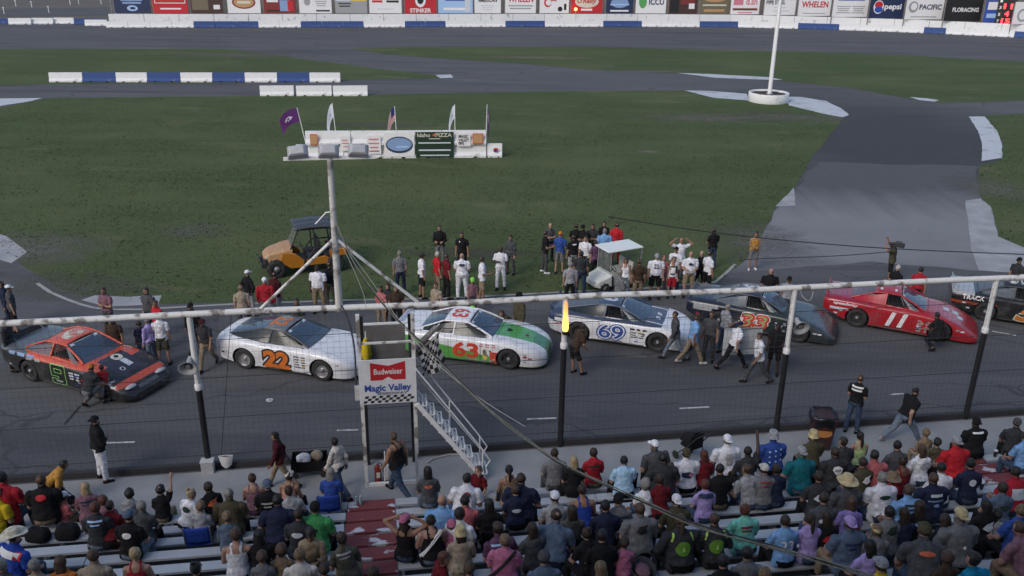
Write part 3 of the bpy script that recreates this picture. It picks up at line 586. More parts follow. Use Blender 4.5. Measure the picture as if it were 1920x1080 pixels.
# ------------------------------------------------------------------ catch fence between stand and track
FA = R(8.53); FD = V((math.cos(FA), math.sin(FA), 0)); FN = V((math.sin(FA), -math.cos(FA), 0))    # along the fence, and from it towards the stand
F0 = V((0, 20.46, 0))
def ST(s, t, z=0): return F0 + FD * s + FN * t + V((0, 0, z))
def s_of(p): return (p - F0).dot(FD)
def t_of(p): return (p - F0).dot(FN)
HB = 4.27
post_white = worn('post_white', (.74, .74, .73), (.3, .28, .26), .66, .74, 2.0, .6)
fence = thing('catch_fence', 'tall wire catch fence with white topped posts and a peeling white pipe along its top', 'fence', F0, FA)
posts = [s_of(P(393, 880)) - 6.1, s_of(P(393, 880)), -1.6, s_of(P(1050, 835)), s_of(P(1447, 800)), s_of(P(1810, 785)), s_of(P(1810, 785)) + 6]
split = {1: 2.35, 3: 2.95, 4: 2.45, 5: 2.75}
for i, s in enumerate(posts):
    if i == 2: continue
    zb = split.get(i, 2.2)
    lo = MB().tube([(s, 0, 0), (s, 0, zb)], .078, 12).obj('post', black_paint, fence); lo['label'] = 'black lower half of a fence post'
    up = MB().tube([(s, 0, zb), (s, 0, HB)], .07, 12).obj('post', post_white, fence); up['label'] = 'white upper half of a fence post'
    MB().lathe([(.09, zb - .06), (.095, zb - .02), (.095, zb + .06), (.08, zb + .1)], 12, X=Matrix.Translation((s, 0, 0))).obj('collar', white_paint, fence)
MB().tube([(posts[0] - 8, 0, HB)] + [(x, .015 * math.sin(x), HB + .02 * math.sin(x * .7)) for x in range(int(posts[0]) - 7, 30, 2)], .078, 12).obj('top_pipe', white_pipe, fence)
s0f, s1f = posts[0] - 8, 30.0
for z in (.45, 1.5, 2.6, 3.6): MB().tube([(s0f, -.03, z), (s1f, -.03, z)], .009, 6).obj('cable', dark_steel, fence)
wm = MB(); stp = .15
k = 0; s = s0f
while s < s1f:
    wm.bar((s, -.05 + .01 * math.sin(s), .22), (s + .02 * math.sin(s * 1.7), -.05, HB - .07), .0033, .0033); s += stp
for k in range(int((HB - .3) / stp)): wm.bar((s0f, -.047, .25 + k * stp), (s1f, -.047, .25 + k * stp), .0033, .0033)
tag(wm.obj('wire_mesh', M('fence_wire', (.07, .07, .075), .6, .2, var=.2), fence), kind='stuff')
kb = MB().box((5, .05, .09), (52, .14, .18)); kb.obj('base_rail', M('dark_rail', (.035, .035, .04), .8), fence, .02)
# walkway behind the fence
T0 = 1.62                                         # distance of the first bench from the fence
wk = MB().box((5, 0, 0), (60, 1, .05)); sheet('walkway', [ST(-26, .12), ST(36, .12), ST(36, 15), ST(-26, 15)][::-1], MATS['walkway_concrete'], .026)
# guy wire and small base box of the left post
MB().tube([(posts[1] + .95, .15, HB), (posts[1] + .3, .12, .3)], .008, 5).obj('brace_wire', dark_steel, fence)
p = ST(posts[1], .12); t = thing('junction_box', 'pale grey box at the foot of the left fence post', 'box', p, FA); pbox('case', (0, .0, .17), (.30, .24, .34), M('pale_plastic', (.45, .46, .47), .6), t, .02); pbox('lid', (0, 0, .352), (.33, .27, .03), M('pale_lid', (.5, .51, .52), .6), t, .008)
p = ST(s_of(P(427, 880)), .1); t = thing('tray', 'white plastic tray hanging on the fence right of the left post', 'tray', p, FA)
MB().grid(lambda u, v: ((u - .5) * .36 * (1 - .3 * (1 - v)), -.07 * math.sin(math.pi * u) * (1 - v * .4) , .17 + .26 * v - .05 * math.sin(math.pi * u) * (1 - v)), 10, 6).obj('bowl', M('white_plastic', (.6, .6, .6), .5), t); MB().tube([(-.18, 0, .43), (0, .02, .44), (.18, 0, .43)], .012, 6).obj('rim', M('white_plastic', (.6, .6, .6), .5), t)
def horn(s, z, label, tilt=0):
    t = thing('horn_loudspeaker', label, 'loudspeaker', ST(s, .12, z), FA, 'horn loudspeakers on the fence posts')
    Xr = Matrix.Rotation(R(90 + tilt), 4, 'X')
    g = M('horn_grey', (.36, .37, .38), .55)
    MB().lathe([(.055, -.12), (.06, -.02), (.07, .06), (.10, .14), (.17, .22), (.215, .26), (.225, .27), (.20, .262), (.16, .235), (.09, .16), (.05, .1)], 20, cap=False, X=Xr).obj('bell', g, t)
    MB().lathe([(.02, .0), (.075, .13), (.075, .19), (.05, .22)], 14, X=Xr).obj('driver_cone', M('horn_dark', (.2, .2, .21), .6), t); pbox('bracket', (0.06, .02, -.05), (.2, .1, .05), steel, t)
horn(posts[1] - .10, 3.12, 'grey horn loudspeaker on the left fence post', 18)
horn(posts[4] + .14, 3.35, 'grey horn loudspeaker on the fence post by the red car', 18)
# amber beacon burning on the middle post
t = thing('warning_beacon', 'glowing amber beacon at the top of the middle fence post', 'lamp', ST(posts[3], .09, 3.42), FA)
def amber():
    m, N, L, b = _new('amber_glow'); tc = N.new('ShaderNodeTexCoord').outputs['Object']; sp = N.new('ShaderNodeSeparateXYZ'); L.new(tc, sp.inputs[0])
    rp = N.new('ShaderNodeValToRGB'); e = rp.color_ramp.elements; e[0].position = 0; e[0].color = (1, .62, .10, 1); e[1].position = 1; e[1].color = (1, .28, .10, 1)
    L.new(ramp(N, L, sp.outputs[2], .05, .8), rp.inputs[0]); st = ramp(N, L, sp.outputs[2], .85, .0); mu = N.new('ShaderNodeMath'); mu.operation = 'MULTIPLY'; mu.inputs[1].default_value = 2.3; L.new(st, mu.inputs[0]); ad = N.new('ShaderNodeMath'); ad.operation = 'ADD'; ad.inputs[1].default_value = .5; L.new(mu.outputs[0], ad.inputs[0])
    b.inputs['Base Color'].default_value = (.8, .4, .1, 1); L.new(rp.outputs[0], b.inputs['Emission Color']); L.new(ad.outputs[0], b.inputs['Emission Strength']); return m
MB().lathe([(.03, -.02), (.07, 0), (.085, .1), (.075, .22), (.06, .4), (.05, .6), (.046, .74), (.03, .78)], 16).obj('lens', amber(), t); MB().lathe([(.075, -.1), (.08, -.02)], 14).obj('base', black_paint, t)
# ------------------------------------------------------------------ flag stand, stairs and lamp pole
def zat(b, py):
    lo, hi = 0, 12
    for _ in range(40):
        m = (lo + hi) / 2
        if proj(V((b.x, b.y, m)))[1] > py: lo = m
        else: hi = m
    return lo
bl_, br_ = P(688, 915), P(783, 905)
tl_s, tr_s = s_of(bl_), s_of(br_); tt = (t_of(bl_) + t_of(br_)) / 2; tb = .30
stand = thing('flag_stand', 'white steel flag stand with painted signs rising beside the fence', 'tower', F0, FA)
L3 = lambda s, t, z: V((s, -t, z))          # local to the fence frame
ztop = 4.62; zf = zat(ST((tl_s + tr_s) / 2, tt), 753); zs_ = zat(ST((tl_s + tr_s) / 2, tt), 671)
for s in (tl_s, tr_s):
    MB().bar(L3(s, tt, 0), L3(s, tt, ztop), .085, .085).obj('leg', white_pipe, stand)
    o = MB().bar(L3(s + (.05 if s == tl_s else -.05), tb, 0), L3(s + (.05 if s == tl_s else -.05), tb, HB - .12), .075, .075).obj('leg', black_paint, stand); o['label'] = 'dark rear leg of the flag stand'
MB().bar(L3(tl_s, tt, .06), L3(tr_s, tt, .06), .07, .1).obj('foot_bar', white_paint, stand)
pbox('floor', L3((tl_s + tr_s) / 2, (tt + tb) / 2, zf + .02), (tr_s - tl_s - .10, tt - tb - .1, .05), M('plywood_grey', (.16, .155, .15), .9), stand)
MB().bar(L3(tl_s + .05, tt, ztop - .75 + .02), L3(tr_s - .05, tt, ztop - .73), .045, .045).obj('rail', white_pipe, stand)
zr = zat(ST((tl_s + tr_s) / 2, tb), 606)
pbox('back_panel', L3((tl_s + tr_s) / 2 - .03, tb + .09, (zf + zr) / 2), (tr_s - tl_s - .26, .03, zr - zf), M('grey_plywood', (.13, .125, .12), .9, var=.25, scale=2), stand)
pbox('side_panel', L3(tr_s - .07, (tt + tb) / 2 + .05, (zf + zs_) / 2 + .1), (.03, tt - tb - .25, zs_ - zf), black_paint, stand)
MB().bar(L3(tl_s + .1, tb + .06, zr + .02), L3(tr_s - .1, tb + .06, zr + .02), .05, .05).obj('rail', white_paint, stand)
# the two signs on its front
sw = tr_s - tl_s - .01; scx = (tl_s + tr_s) / 2; sh = zs_ - zf
sg = pbox('sign_panel', L3(scx, tt + .07, (zf + zs_) / 2), (sw + .1, .03, sh), M('sign_white', (.70, .71, .74), .5, var=.04), stand, .004)
sy = -(tt + .088)
def onsign(col, fn, kind):
    mb = MB(); fn(mb); mb.obj(kind, K[col], sg)
X2 = lambda u: scx + u * sw; Z2 = lambda v: zf + v * sh
onsign('red', lambda mb: mb.add([(X2(-.32), sy, Z2(.54)), (X2(.34), sy, Z2(.54)), (X2(.34), sy, Z2(.95)), (X2(.02), sy, Z2(.86)), (X2(-.32), sy, Z2(.94)), ], [(0, 1, 2, 3, 4)]), 'emblem')
onsign('white', lambda mb: mb.add([(X2(-.1), sy - .002, Z2(.539)), (X2(.12), sy - .002, Z2(.539)), (X2(.01), sy - .002, Z2(.61))], [(0, 1, 2)]), 'emblem')
onsign('white', lambda mb: put_text(mb, 'Budweiser', (X2(.015), sy - .004, Z2(.735)), (1, 0, 0), (0, 0, 1), .54 * sw, .13 * sh, 0, .02), 'lettering')
onsign('blue', lambda mb: put_text(mb, 'Magic Valley', (X2(0), sy - .002, Z2(.345)), (1, 0, 0), (0, 0, 1), .88 * sw, .20 * sh, 0, .03), 'lettering')
onsign('navy', lambda mb: put_text(mb, 'SPEEDWAY', (X2(.08), sy - .002, Z2(.235)), (1, 0, 0), (0, 0, 1), .58 * sw, .055 * sh, 0, .02), 'lettering')
def chk(mb):
    n = 14
    for r_ in range(3):
        for c_ in range(n):
            if (r_ + c_) % 2: continue
            x0 = X2(-.47 + .94 * c_ / n + .015 * r_); x1 = x0 + .94 * sw / n; z0 = Z2(.025 + .055 * r_); z1 = Z2(.08 + .055 * r_)
            mb.add([(x0 - .012, sy, z0), (x1 - .012, sy, z0), (x1 + .012, sy, z1), (x0 + .012, sy, z1)], [(0, 1, 2, 3)])
onsign('black', chk, 'checker_band')
# things kept in and on the stand
def wrap_flag(p, rz, label, col, ln=.62, r=.085, tilt=0, group=None):
    t = thing('rolled_flag', label, 'flag', p, rz)
    Xt = Matrix.Rotation(R(tilt), 4, 'Y')
    MB().tube([(0, 0, -.06), (0, 0, ln + .18)], .012, 6, X=Xt).obj('stick', white_paint, t)
    MB().loft([[(rr * math.cos(a) * (1 + .25 * math.sin(3 * a)), rr * math.sin(a), z) for a in [6.283 * k / 14 for k in range(14)]] for rr, z in ((r * .3, 0), (r, .08), (r * 1.15, .3 * ln), (r * .95, .7 * ln), (r * .35, ln))], X=Xt).obj('cloth', col, t)
    return t
wrap_flag(ST(tl_s + .14, tb + .24, zf + .72), FA, 'yellow rolled flag in the left corner of the flag stand', CL('yellow', (.52, .38, .02)), .62, .10)
t = thing('checkered_flag', 'black and white checkered flag hanging out of the right side of the flag stand', 'flag', ST(tr_s + .08, tt - .1, zf + 1.25), FA)
MB().tube([(-.05, 0, -.12), (.62, 0, .52)], .014, 8).obj('stick', M('wood_stick', (.3, .25, .2), .6), t)
def chk_mat():
    m, N, L, b = _new('checkered_cloth'); uvn = N.new('ShaderNodeUVMap'); ck = N.new('ShaderNodeTexChecker'); ck.inputs['Scale'].default_value = 7; ck.inputs[1].default_value = (.42, .42, .44, 1); ck.inputs[2].default_value = (.012, .012, .016, 1)
    L.new(uvn.outputs[0], ck.inputs[0]); L.new(ck.outputs[0], b.inputs['Base Color']); b.inputs['Roughness'].default_value = .9; return m
def chkf(u, v):
    a = V((.02, 0, -.05)).lerp(V((.52, 0, .44)), u); dn = V((.13 + .26 * u * 0, .0, -.74)); 
    p = a + dn * v * (1 - .12 * math.cos(u * 5)); return (p.x + .05 * math.sin(v * 4 + u * 3), p.y - .05 * math.sin(u * 9 + v * 2) * v - .02, p.z)
o = MB().grid(chkf, 18, 18).obj('cloth', chk_mat(), t); uv = o.data.uv_layers.new(name='uv')
for pl in o.data.polygons:
    for li in pl.loop_indices: vi = o.data.loops[li].vertex_index; uv.data[li].uv = ((vi % 19) / 18, (vi // 19) / 18)
t = thing('rolled_banner', 'grey rolled banner leaning above the checkered flag', 'banner', ST(tr_s + .02, tt - .22, zf + 1.22), FA)
g_ = CL('greybanner', (.24, .235, .22))
MB().tube([(0, 0, 0), (.55, .02, .56)], [.075, .062], 12).obj('cloth', g_, t); MB().tube([(-.04, 0, -.04), (.62, .02, .63)], .013, 6).obj('stick', white_paint, t)
# junction box and cables at the left leg
t = thing('switch_box', 'pale grey switch box on the left leg of the flag stand', 'box', ST(tl_s - .10, tt - .12, zf + .10), FA); pbox('case', (0, 0, .12), (.12, .16, .34), M('pale_plastic', (.45, .46, .47), .6), t, .01); pbox('lid', (0, -.09, .12), (.10, .02, .30), M('pale_lid', (.5, .51, .52), .6), t)
# stairs
a0 = ST(tr_s + .06, tt, zf + .02)
e0 = P(905, 880, .0); es, et = s_of(e0), tt + .12
st = thing('stairs', 'white open steel stairs with handrails leading up to the flag stand', 'stairs', F0, FA)
S0 = L3(tr_s + .04, tt + .12, zf - .04); S1 = L3(es, tt + .12, .03); wdt = .62; off = V((0, wdt, 0))
for o_ in (V((0, 0, 0)), off): MB().bar(S0 + o_, S1 + o_, .045, .11).obj('stringer', white_paint, st)
NS = 9
for i in range(NS):
    c = S0.lerp(S1, (i + .55) / NS); mb = MB(); dpt = .27
    for k in range(4): x = -dpt / 2 + dpt * k / 3; mb.bar(c + V((x, .03, .06)), c + V((x, wdt - .03, .06)), .03, .034)
    for y in (.03, wdt - .03): mb.bar(c + V((-dpt / 2, y, .058)), c + V((dpt / 2, y, .058)), .022, .028)
    mb.obj('tread', white_paint, st)
for o_, h in ((V((0, -.02, 0)), .82), (off, .82)):
    MB().tube([S0 + o_ + V((0, 0, h + .12)), S0.lerp(S1, .93) + o_ + V((0, 0, h)), S1 + o_ + V((.12, 0, h * .72)), S1 + o_ + V((.02, 0, h * .5))], .02, 8).obj('handrail', white_paint, st)
    for f in (.5, .96) if o_.y > .1 else (.96,): MB().tube([S0.lerp(S1, f) + o_, S0.lerp(S1, f) + o_ + V((0, 0, h))], .018, 8).obj('baluster', white_paint, st)
MB().tube([S0 + off + V((0, 0, .5)), S0.lerp(S1, .95) + off + V((0, 0, .45))], .013, 6).obj('mid_rail', white_paint, st)
# fire extinguisher and gas can at the stand's foot, hose on the walkway
t = thing('fire_extinguisher', 'dark red fire extinguisher standing inside the foot of the flag stand', 'extinguisher', ST(tl_s + .28, tt - .15, .03), FA)
MB().lathe([(.08, 0), (.085, .03), (.085, .40), (.05, .47), (.03, .5)], 14).obj('tank', M('dark_red', (.22, .02, .02), .4), t); MB().tube([(0, 0, .5), (.03, 0, .56), (.1, -.02, .52), (.13, -.04, .3)], .014, 6).obj('hose', black_paint, t)
mb = MB(); rect(mb, .01, .25, .09, .16, 0, -.088); mb.obj('label_patch', K['cream'], t)
t = thing('white_jug', 'white plastic jug standing beside the fire extinguisher', 'jug', ST(tl_s + .52, tt - .25, .03), FA); MB().lathe([(.09, 0), (.1, .03), (.1, .28), (.04, .36), (.035, .4)], 12).obj('body', M('white_plastic', (.6, .6, .6), .5), t); MB().tube([(.03, 0, .38), (.09, 0, .36), (.1, 0, .26)], .014, 6).obj('handle', M('white_plastic', (.6, .6, .6), .5), t)
t = thing('broom', 'thin white stick leaning inside the foot of the flag stand', 'broom', ST(tl_s + .44, tt - .05, .03), FA); MB().tube([(0, 0, 0), (.03, .05, .9)], .016, 6).obj('stick', white_paint, t); pbox('head', (0, 0, .04), (.2, .05, .08), black_paint, t)
t = thing('hose', 'pale hose lying along the walkway between the flag stand and the stairs', 'hose', ST(0, 0, 0)); MB().tube([P(800, 868, .05), P(812, 860, .05), P(840, 853, .05), P(870, 852, .05), P(895, 853, .05)], .035, 8).obj('tube', M('hose_grey', (.33, .33, .32), .7), t)
for ch in t.children: ch.matrix_parent_inverse = Matrix.Translation(-V(t.location))
# lamp pole on the top pipe
ps = s_of(P(636, 580, HB)); zp = zat(ST(ps, 0), 296)
lp = thing('lamp_pole', 'grey white lamp pole with two braces standing on the top pipe of the fence', 'lamp pole', ST(ps, 0, HB), FA)
pole_m = worn('pole_paint', (.60, .60, .58), (.20, .19, .18), .5, .6, 2.4, .65, (1, .5))
H_ = zp - HB
MB().tube([(0, 0, -.07), (0, 0, H_)], [.092, .064], 14).obj('pole', pole_m, lp)
zb_ = zat(ST(ps, 0), 446) - HB
for px, py in ((489, 579), (784, 566)):
    s_ = s_of(P(px, py, HB)) - ps; MB().tube([(0, 0, zb_), (s_, 0, .05)], .04, 8).obj('brace', white_pipe, lp)
MB().bar((-1.02, 0, H_), (1.0, 0, H_), .07, .07).obj('crossbar', white_paint, lp)
zs2 = zat(ST(ps, 0), 402) - HB
MB().tube([(-.05, 0, zs2 + .06), (-.16, 0, zs2 + .05), (-.42, .0, zs2 - .22)], .018, 6).obj('conduit', white_paint, lp)
flg = M('floodlight_grey', (.40, .41, .43), .5, .1, .10)
for i, px in enumerate((561, 618, 673)):
    s_ = s_of(P(px, 290, zp)) - ps
    t = thing('floodlight', 'grey floodlight on the lamp pole seen from behind, ' + ['left', 'middle', 'right'][i] + ' of three', 'floodlight', ST(ps + s_, .02, zp), FA, 'floodlights on the lamp pole')
    Xr = Matrix.Translation((0, 0, .17)) @ Matrix.Rotation(R((-6, 0, 4)[i]), 4, 'Y') @ Matrix.Rotation(R(-38), 4, 'X')
    MB().loft([[(x * a, y, z * b) for x, z in ((-1, -1), (1, -1), (1, 1), (-1, 1))] for a, b, y in ((.15, .09, -.10), (.19, .12, -.06), (.235, .15, .06))], 0, False, True, Xr).obj('housing', flg, t, .012)
    MB().box((0, .067, 0), (.42, .012, .26), Xr).obj('lens', M('lamp_glass', (.35, .36, .38), .1), t)
    MB().tube([(0, 0, .02), (0, -.02, .12)], .03, 8).obj('bracket', steel, t)
# cables
cabm = M('cable_cover', (.17, .17, .13), .7, var=.3, scale=14); cabd = M('cable_black', (.015, .015, .018), .6)
def cable(name, label, pts, r, m, strands=1, sp=.03):
    t = thing(name, label, 'cable', pts[0])
    fine = []
    for i in range(len(pts) - 1):
        p0, p1, p2, p3 = pts[max(i - 1, 0)], pts[i], pts[i + 1], pts[min(i + 2, len(pts) - 1)]
        for k in range(6):
            u = k / 6; fine.append(.5 * ((2 * p1) + (p2 - p0) * u + (2 * p0 - 5 * p1 + 4 * p2 - p3) * u * u + (3 * p1 - p0 - 3 * p2 + p3) * u ** 3))
    fine.append(pts[-1]); o0 = V(pts[0])
    for q in range(strands):
        ph = q * 2.1
        MB().tube([p - o0 + V((0, sp * math.sin(ph + i * .22), sp * math.cos(ph + i * .22))) for i, p in enumerate(fine)], r, 6).obj('strand', m if q != 1 else cabd, t)
    return t
cable('cable_bundle', 'thick cable bundle sagging from the lamp pole over the crowd to the lower right', [D(630, 418, 20.6), D(668, 500, 20.2), D(725, 578, 19.6), D(775, 628, 19), D(900, 752, 17.6), D(985, 822, 16.6), D(1060, 873, 15.6), D(1205, 940, 13.9), D(1320, 990, 12.6), D(1480, 1034, 11.2), D(1620, 1078, 10.2), D(1780, 1130, 9.2)], .0105, cabm, 4, .024)
cable('cable', 'thin pale wire running from the lamp pole down to the stairs', [D(640, 455, 20.6), D(690, 520, 20.4), D(780, 640, 19.9), D(880, 730, 19.2), D(985, 800, 18.3)], .007, M('wire_pale', (.4, .4, .38), .6))
cable('cable', 'thin pale guy wire dropping from the lamp pole to the top pipe', [D(641, 462, 20.7), D(664, 510, 20.7), D(682, 552, 20.8), D(686, 575, 20.8)], .007, M('wire_pale', (.4, .4, .38), .6))
cable('cable', 'dark cable hanging down the left leg of the flag stand', [D(640, 575, 20.6), D(652, 600, 20.5), D(664, 650, 20.3), D(668, 720, 20.0)], .022, cabd)
cable('cable', 'dark thin wire strung across the pit lane at the right', [D(1140, 408, 27), D(1300, 432, 27), D(1480, 450, 27), D(1700, 466, 27), D(2050, 482, 27)], .016, cabd)
cable('cable', 'dark thin wire lower across the pit lane, ending near the cameraman', [D(1385, 490, 26.5), D(1450, 485, 26.5), D(1560, 479, 26.5), D(1670, 470, 26.8)], .012, cabd)
cable('cable', 'looped pale cord hanging from the top pipe by the right horn loudspeaker', [D(1497, 538, 23.2), D(1505, 556, 23.2), D(1515, 562, 23.2), D(1522, 555, 23.3), D(1526, 532, 23.4)], .010, M('wire_pale', (.4, .4, .38), .6))

# ------------------------------------------------------------------ grandstand benches
TB = t_of(P(741, 935, .45)) + .12; DZ, RZ, Z0 = .76, .25, .45; NR = 16
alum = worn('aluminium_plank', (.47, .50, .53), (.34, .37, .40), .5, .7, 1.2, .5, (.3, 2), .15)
alum_d = worn('foot_plank', (.20, .22, .245), (.14, .15, .165), .45, .7, 1.4, .6, (.3, 2), .1)  # darker copy of the aluminium, shade below the seats put into its colour
red_worn = worn('worn_red_steps', (.175, .040, .045), (.50, .52, .56), .545, .575, 2.2, .8, (.6, 1.2))
aL = s_of(P(652, 938, .45)); aR = s_of(P(741, 935, .45)); bR = s_of(P(1852, 866, .45)); bL = bR - 1.15
def seat_t(k): return TB + DZ * k
def seat_z(k): return Z0 + RZ * k
secs = [('bleacher', 'left block of pale grey bench rows full of spectators, left of the red steps', -24, aL), ('bleacher', 'long middle block of pale grey bench rows between the two flights of red steps', aR, bL), ('bleacher', 'right end block of pale grey bench rows beyond the second flight of red steps', bR, 27)]
for nm, lab, sa, sb in secs:
    t = thing(nm, lab, 'bleachers', F0, FA, 'blocks of bench rows')
    n = max(1, round((sb - sa) / 4.6)); w_ = (sb - sa) / n
    for k in range(NR):
        for i in range(n):
            s = sa + w_ * (i + .5); r_ = random.uniform(-.006, .006)
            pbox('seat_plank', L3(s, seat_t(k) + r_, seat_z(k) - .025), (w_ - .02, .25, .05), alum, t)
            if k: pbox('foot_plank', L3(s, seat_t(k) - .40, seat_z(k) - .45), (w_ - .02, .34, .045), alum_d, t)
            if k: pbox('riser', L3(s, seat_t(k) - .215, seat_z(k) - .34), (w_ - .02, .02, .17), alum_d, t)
    m2 = int((sb - sa) / 1.9)
    for i in range(m2 + 1):
        s = sa + .1 + (sb - sa - .2) * i / max(1, m2); mb = MB()
        mb.bar(L3(s, TB - .2, .12), L3(s, seat_t(NR) - .1, Z0 + RZ * NR - .3), .06, .12)
        for k in range(0, NR, 2): mb.bar(L3(s, seat_t(k), 0), L3(s, seat_t(k), seat_z(k) - .055), .05, .05)
        mb.obj('stringer', steel, t)
for lab, sa, sb in (('flight of worn red steps with patches of bare paint left of the flag stand', aL, aR), ('second flight of worn red steps at the right, partly hidden by spectators', bL, bR)):
    t = thing('aisle_steps', lab, 'steps', F0, FA)
    for k in range(NR):
        pbox('step', L3((sa + sb) / 2, seat_t(k) + .03, seat_z(k) - .035), (sb - sa - .02, .35, .06), red_worn, t, .006)
        pbox('riser', L3((sa + sb) / 2, seat_t(k) - .16, seat_z(k) - .16), (sb - sa - .03, .02, .18), M('dark_red_riser', (.07, .02, .025), .8), t)
# unseen roof and back wall over the camera, added to shade the benches
rf = thing('grandstand_roof', 'unseen steel roof over the grandstand, reaching out to shade the benches', 'roof', (0, 0, 0), FA)
ry0, ry1, rz0 = -14.0, ROOF_Y, 15.6
MB().box((2, (ry0 + ry1) / 2, rz0), (84, ry1 - ry0, .25)).obj('deck', M('roof_deck', (.16, .16, .165), .8), rf)
for x in range(-36, 41, 8): MB().bar((x, ry0, rz0 - .3), (x, ry1, rz0 - .3), .2, .3).obj('truss', steel, rf); MB().tube([(x, -9, 0), (x, -9, rz0 - .4)], .16, 10).obj('column', steel, rf)
t = thing('grandstand_wall', 'unseen back wall of the grandstand behind the benches', 'wall', (0, 0, 0), FA); MB().box((2, -14.2, 7.8), (84, .3, 15.6)).obj('panel', M('back_wall', (.2, .2, .2), .85), t)
# ------------------------------------------------------------------ race cars
def ip(tb, x):                                # smooth interpolation in a table of (x, value)
    if x <= tb[0][0]: return tb[0][1]
    for i in range(len(tb) - 1):
        if x <= tb[i + 1][0]:
            p1, p2 = tb[i], tb[i + 1]; p0 = tb[max(0, i - 1)]; p3 = tb[min(len(tb) - 1, i + 2)]
            u = (x - p1[0]) / (p2[0] - p1[0]); h = p2[0] - p1[0]
            m1 = (p2[1] - p0[1]) / max(1e-6, p2[0] - p0[0]) * h; m2 = (p3[1] - p1[1]) / max(1e-6, p3[0] - p1[0]) * h
            return (2 * u ** 3 - 3 * u * u + 1) * p1[1] + (u ** 3 - 2 * u * u + u) * m1 + (-2 * u ** 3 + 3 * u * u) * p2[1] + (u ** 3 - u * u) * m2
    return tb[-1][1]
STY = {
 'round': dict(w=[(-2.42, .74), (-2.3, .88), (-2.0, .95), (-1.3, .985), (0, .97), (1.3, .985), (1.9, .95), (2.15, .84), (2.3, .66), (2.38, .46)],
   zt=[(-2.42, .78), (-2.36, .93), (-1.9, 1.0), (-1.2, .99), (0, .95), (.7, .945), (1.3, .88), (1.9, .74), (2.2, .61), (2.38, .47)],
   zs=[(-2.42, .74), (-2.3, .86), (-1.9, .93), (-1.3, .95), (-.6, .90), (.3, .89), (1.3, .86), (1.9, .72), (2.2, .56), (2.38, .43)],
   zb=[(-2.42, .42), (-2.3, .30), (-1.8, .2), (-1.2, .15), (2.0, .13), (2.3, .14), (2.38, .2)]),
 'wedge': dict(w=[(-2.48, .88), (-2.3, .95), (-1.3, .985), (0, .97), (1.3, .985), (1.9, .97), (2.25, .92), (2.45, .80), (2.52, .68)],
   zt=[(-2.48, .96), (-2.3, .98), (-1.2, .97), (0, .93), (.7, .92), (1.3, .82), (1.9, .62), (2.3, .42), (2.48, .30), (2.52, .26)],
   zs=[(-2.48, .93), (-2.0, .94), (-1.3, .93), (-.6, .89), (.3, .86), (1.1, .80), (1.5, .745), (1.9, .59), (2.3, .39), (2.48, .28), (2.52, .24)],
   zb=[(-2.48, .52), (-2.2, .40), (-1.8, .24), (-1.2, .15), (2.0, .10), (2.52, .10)]),
 'stock': dict(w=[(-2.44, .84), (-2.3, .93), (-1.3, .985), (0, .965), (1.3, .985), (1.9, .95), (2.2, .86), (2.36, .70), (2.44, .52)],
   zt=[(-2.44, .88), (-2.36, .96), (-1.9, .99), (-1.2, .97), (0, .95), (.7, .955), (1.3, .90), (1.9, .78), (2.2, .66), (2.36, .56), (2.44, .46)],
   zs=[(-2.44, .84), (-2.2, .90), (-1.3, .94), (-.6, .91), (.3, .89), (1.3, .865), (1.9, .72), (2.2, .58), (2.44, .40)],
   zb=[(-2.44, .42), (-2.2, .30), (-1.8, .2), (-1.2, .15), (2.0, .12), (2.44, .12)]),
}
arch_m = M('wheel_well', (.012, .012, .013), .9); glass = M('car_glass', (.06, .10, .155), .05, 0, 0, alpha=.82, spec=1.0)  # blue of the car glass is reflected sky put into its base colour
glass_s = M('side_glass', (.02, .028, .032), .12, 0, 0, alpha=.8, spec=.35); glass_l = M('pale_window', (.17, .20, .23), .2, 0, 0, alpha=.6, spec=.4); inter = M('cockpit_dark', (.02, .02, .022), .8); roll = M('roll_cage', (.12, .12, .125), .5)
rim_b = M('rim_black', (.03, .03, .032), .4); rim_s = M('rim_silver', (.40, .40, .41), .35, .6)
tyre_m = M('tyre', (.028, .027, .027), .85, var=.3)
WH = {}
def wheel_meshes():
    T = Matrix.Rotation(R(90), 4, 'X')
    WH['tyre'] = MB().lathe([(.215, -.12), (.27, -.132), (.32, -.125), (.338, -.09), (.342, 0), (.338, .09), (.32, .125), (.27, .132), (.215, .12)], 28, X=T, cap=False).mesh('tyre')
    mb = MB().lathe([(.222, -.115), (.205, -.10), (.195, -.05), (.19, .06), (.205, .115), (.222, .12)], 24, X=T, cap=False)
    mb.lathe([(.19, .055), (.19, .04), (.10, .025), (.07, .06), (.03, .075)], 24, X=T)
    for k in range(8):
        a = k * .7854; mb.box((.145 * math.cos(a), -.055 * 1, .145 * math.sin(a)), (.03, .02, .03))
    WH['rim'] = mb.mesh('rim')
    WH['hub'] = MB().lathe([(.06, .06), (.06, .10), (.035, .12)], 10, X=T).mesh('hub')
wheel_meshes()
def mlink(name, me, mat, parent, loc=(0, 0, 0), rz=0):
    me = me.copy() if False else me
    o = bpy.data.objects.new(name, me); COL.objects.link(o); o.parent = parent; o.location = loc; o.rotation_euler = (0, 0, rz)
    if not me.materials: me.materials.append(mat)
    o.material_slots[0].link = 'OBJECT'; o.material_slots[0].material = mat
    return o
_dg = lambda: bpy.context.evaluated_depsgraph_get()
def patch(mb, a, b, c, d, bulge=(0, 0, 0), nu=6, nv=5, mi=0):
    a, b, c, d, g = V(a), V(b), V(c), V(d), V(bulge)
    return mb.grid(lambda u, v: a.lerp(b, u).lerp(d.lerp(c, u), v) + g * (math.sin(math.pi * u) ** .7 if 0 < u < 1 else 0), nu, nv, mi)
def bvh_of(o): 
    me = o.data; return BVHTree.FromPolygons([v.co.copy() for v in me.vertices], [tuple(p.vertices) for p in me.polygons])
